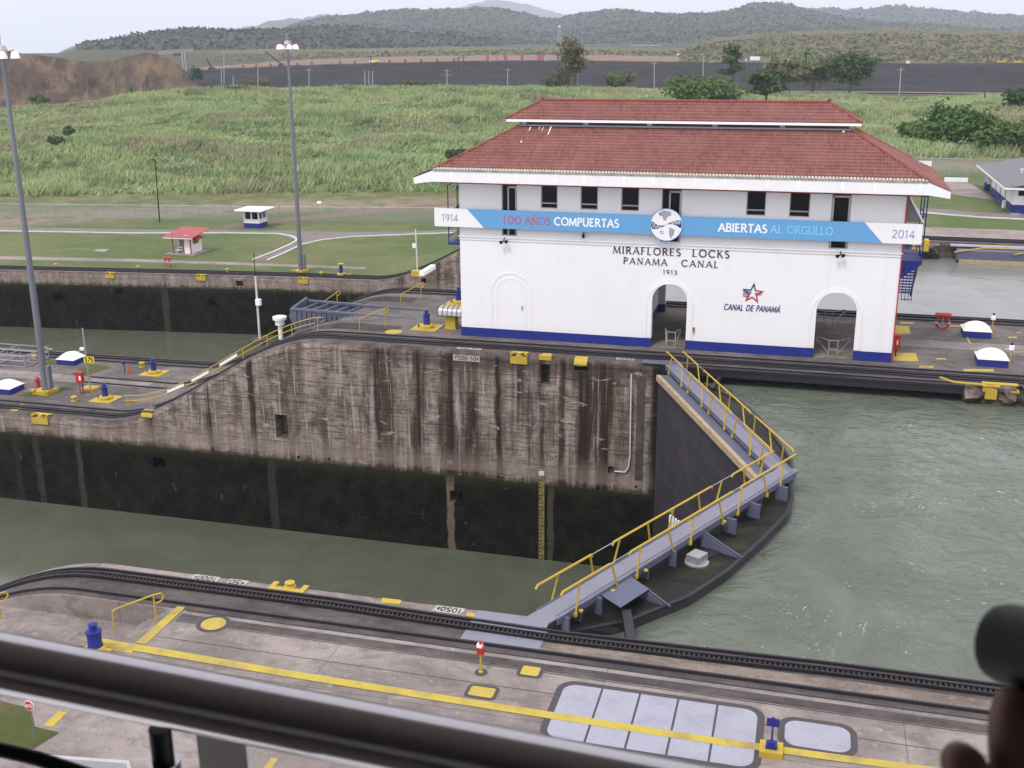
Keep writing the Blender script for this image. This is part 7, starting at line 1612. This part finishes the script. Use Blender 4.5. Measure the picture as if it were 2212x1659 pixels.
# ================================================================== VIEWING TERRACE, HANDRAIL, PERSON WITH CAMERA
tv = thing('viewing_terrace', 'viewing terrace under an added unseen roof that shades rail and hand', 'terrace', (0,-2,CAM_H-1.62))
MB().box(-16,16,-5,2.35,-.35,0).build('floor', M['conc_light'], tv); MB().box(-16,16,-5,4.1,2.75,3.05).build('roof', M['soffit'], tv); MB().box(-16,16,-5.2,-5,-18,3.05).build('wall', M['white'], tv)  # unseen roof added, its depth set to shade hand and handrail
YR_ = .86
A, B2 = at_y(0,1431,YR_), at_y(1000,1629.5,YR_); dr = (B2-A)/np.linalg.norm(B2-A); rail_r = 65.5/FPX*np.linalg.norm(((A+B2)/2-CAM))*1.0
t = thing('guard_rail', 'dark polished handrail crossing the bottom of the photo', 'guard rail', A)
MB().tube([-dr*1.2, dr*0, dr*1.1, dr*2.2], rail_r*.96, 40).build('handrail', M['darkmetal'], t, smooth=True)
pc = at_y(345,1572,YR_)-A
MB().tube([pc+(0,0,.0), pc+(0,.0,-.045)], .0115, 16).tube([pc+(0,0,-.02), pc+(.004,.006,-.03)], .006, 8).build('bracket', M['black'], t, smooth=True)
MB().tube([pc+(0,0,-.040), pc+(0,0,-1.05)], .0175, 20).build('post', M['darkmetal'], t, smooth=True)
MB().box(pc[0]+.022,pc[0]+.080,pc[1]+.03,pc[1]+.042,-1.05,-.028).build('side_plate', M['kerb'], t)
a, c = at_y(-260,1560,.80), at_y(0,1620,.80); d2 = (c-a)/np.linalg.norm(c-a); m = MB(); m.tube([a-A, c-A, c-A+d2*.045, c-A+d2*.14-(0,0,.01), c-A+d2*.3-(0,0,.035)], .0075, 12); m.build('lower_rod', M['black'], t, smooth=True)
# white ledge of the storey below
q0, q1 = at_y(-250,1615,3.4), at_y(278,1655,3.4); tag(MB().bar((q0[0],q0[1],q0[2]), (q1[0],q1[1],q1[2]), .02, .040).build('terrace_ledge', M['white_clean']), 'white ledge of the storey below in the bottom left corner', 'ledge')
# camera held by a neighbour
def px3(x, y, d): r_ = ray(x, y); return CAM + r_/np.linalg.norm(r_)*d
def camera_thing():
    c = px3(2222,1402,.66); t = thing('camera', 'black camera held up by a neighbour at the right border', 'camera', c); fwd = np.array([-.62,.62,-.22]); fwd /= np.linalg.norm(fwd); rt_ = np.cross(fwd, [0,0,1.0]); rt_ /= np.linalg.norm(rt_); u_ = np.cross(rt_, fwd)
    r0 = .0215
    def cyl(prof, m, nm):
        P = []
        for r, s in prof: P.append([fwd*s+rt_*r*math.cos(2*math.pi*k/32)+u_*r*math.sin(2*math.pi*k/32) for k in range(33)])
        MB().grid(P).build(nm, m, t, smooth=True, ang=50)
    cyl([(.0001,.012),(r0*.72,.012),(r0*.80,.018),(r0*.93,.018),(r0,.012),(r0,-.03),(r0*1.1,-.034),(r0*1.1,-.055)], M['black'], 'lens_barrel')
    MB().obox(rt_*-.03+u_*-.035+fwd*-.095, rt_*.11, u_*.075, fwd*.04).build('camera_body', M['black'], t)
    return c, fwd, rt_, u_
cc, cf_, cr_, cu_ = camera_thing()
def skinned(name, chains, mat, parent, sub=2):
    """one continuous surface grown round a skeleton: chains of (point, radius); first chain starts at the root"""
    vs, es, rs = [], [], []; idx = {}
    def vid(p, r):
        key = tuple(np.round(p, 5))
        if key not in idx: idx[key] = len(vs); vs.append(tuple(float(x) for x in p)); rs.append(r)
        return idx[key]
    for ch in chains:
        prev = None
        for p, r in ch:
            k = vid(np.asarray(p, float), r)
            if prev is not None and prev != k: es.append((prev, k))
            prev = k
    me = bpy.data.meshes.new(name); me.from_pydata(vs, es, []); o = bpy.data.objects.new(name, me); C.objects.link(o); o.parent = parent
    sk = o.modifiers.new('skin', 'SKIN'); sk.use_smooth_shade = True; sk.branch_smoothing = .6
    if not me.skin_vertices: me.skin_vertices.new(name='skin') if hasattr(me.skin_vertices, 'new') else None
    if me.skin_vertices:
        for k, r in enumerate(rs): me.skin_vertices[0].data[k].radius = (r, r)
        me.skin_vertices[0].data[0].use_root = True
    ss = o.modifiers.new('sub', 'SUBSURF'); ss.levels = sub; ss.render_levels = sub
    dg = bpy.context.evaluated_depsgraph_get(); em_ = bpy.data.meshes.new_from_object(o.evaluated_get(dg)); o.modifiers.clear(); o.data = em_; em_.name = name
    em_.materials.clear(); em_.materials.append(mat); em_.polygons.foreach_set('use_smooth', [True]*len(em_.polygons)); return o
def hand():
    root = px3(2262,1760,.68); t = thing('person', 'hand of a neighbour in shade holding a black camera at right border', 'person', root); o = lambda x, y, d: px3(x, y, d)-root
    R = .0095
    wrist, palm = o(2330,1930,.69), o(2262,1740,.68)
    ch = [[(palm,.026),(wrist,.027),(o(2420,2250,.72),.034),(o(2520,2700,.78),.040)]]
    ch.append([(palm,.026),(o(2205,1690,.665),.018),(o(2188,1600,.655),R*1.5),(o(2192,1530,.65),R*1.35),(o(2206,1486,.648),R*1.15)])        # index along the lens
    ch.append([(palm,.026),(o(2160,1740,.66),.018),(o(2095,1680,.65),R*1.6),(o(2075,1640,.645),R*1.45),(o(2100,1618,.65),R*1.2)])       # thumb knuckle
    ch.append([(palm,.026),(o(2262,1640,.67),.012),(o(2236,1560,.665),R),(o(2226,1500,.66),R*.95),(o(2240,1460,.665),R*.8)])
    ch.append([(palm,.026),(o(2300,1650,.685),.012),(o(2290,1570,.69),R),(o(2282,1505,.688),R*.95),(o(2290,1470,.69),R*.8)])
    ch.append([(palm,.026),(o(2335,1690,.70),.011),(o(2336,1610,.71),R*.9),(o(2330,1555,.71),R*.8),(o(2332,1525,.71),R*.7)])
    skinned('hand', ch, M['skin'], t)
    skinned('sleeve', [[(o(2400,2160,.715),.040),(o(2420,2250,.72),.044),(o(2530,2720,.78),.052)]], M['cloth'], t, 2)
hand()
# ------------------------------------------------------------------ haze
hz = NT('thin_humid_haze'); hz.t.nodes.remove(hz.b)
pv = hz.n('ShaderNodeVolumePrincipled'); pv.inputs['Color'].default_value = (.82, .88, 1.0, 1); pv.inputs['Density'].default_value = 0.000135; pv.inputs['Anisotropy'].default_value = 0.0
hz.link(pv.outputs[0], hz.out.inputs['Volume'])
tag(MB().box(-9000, 9000, -500, 11500, -160, 620).build('haze', hz.mat), 'humid haze that fades the far hills', None, kind='stuff')
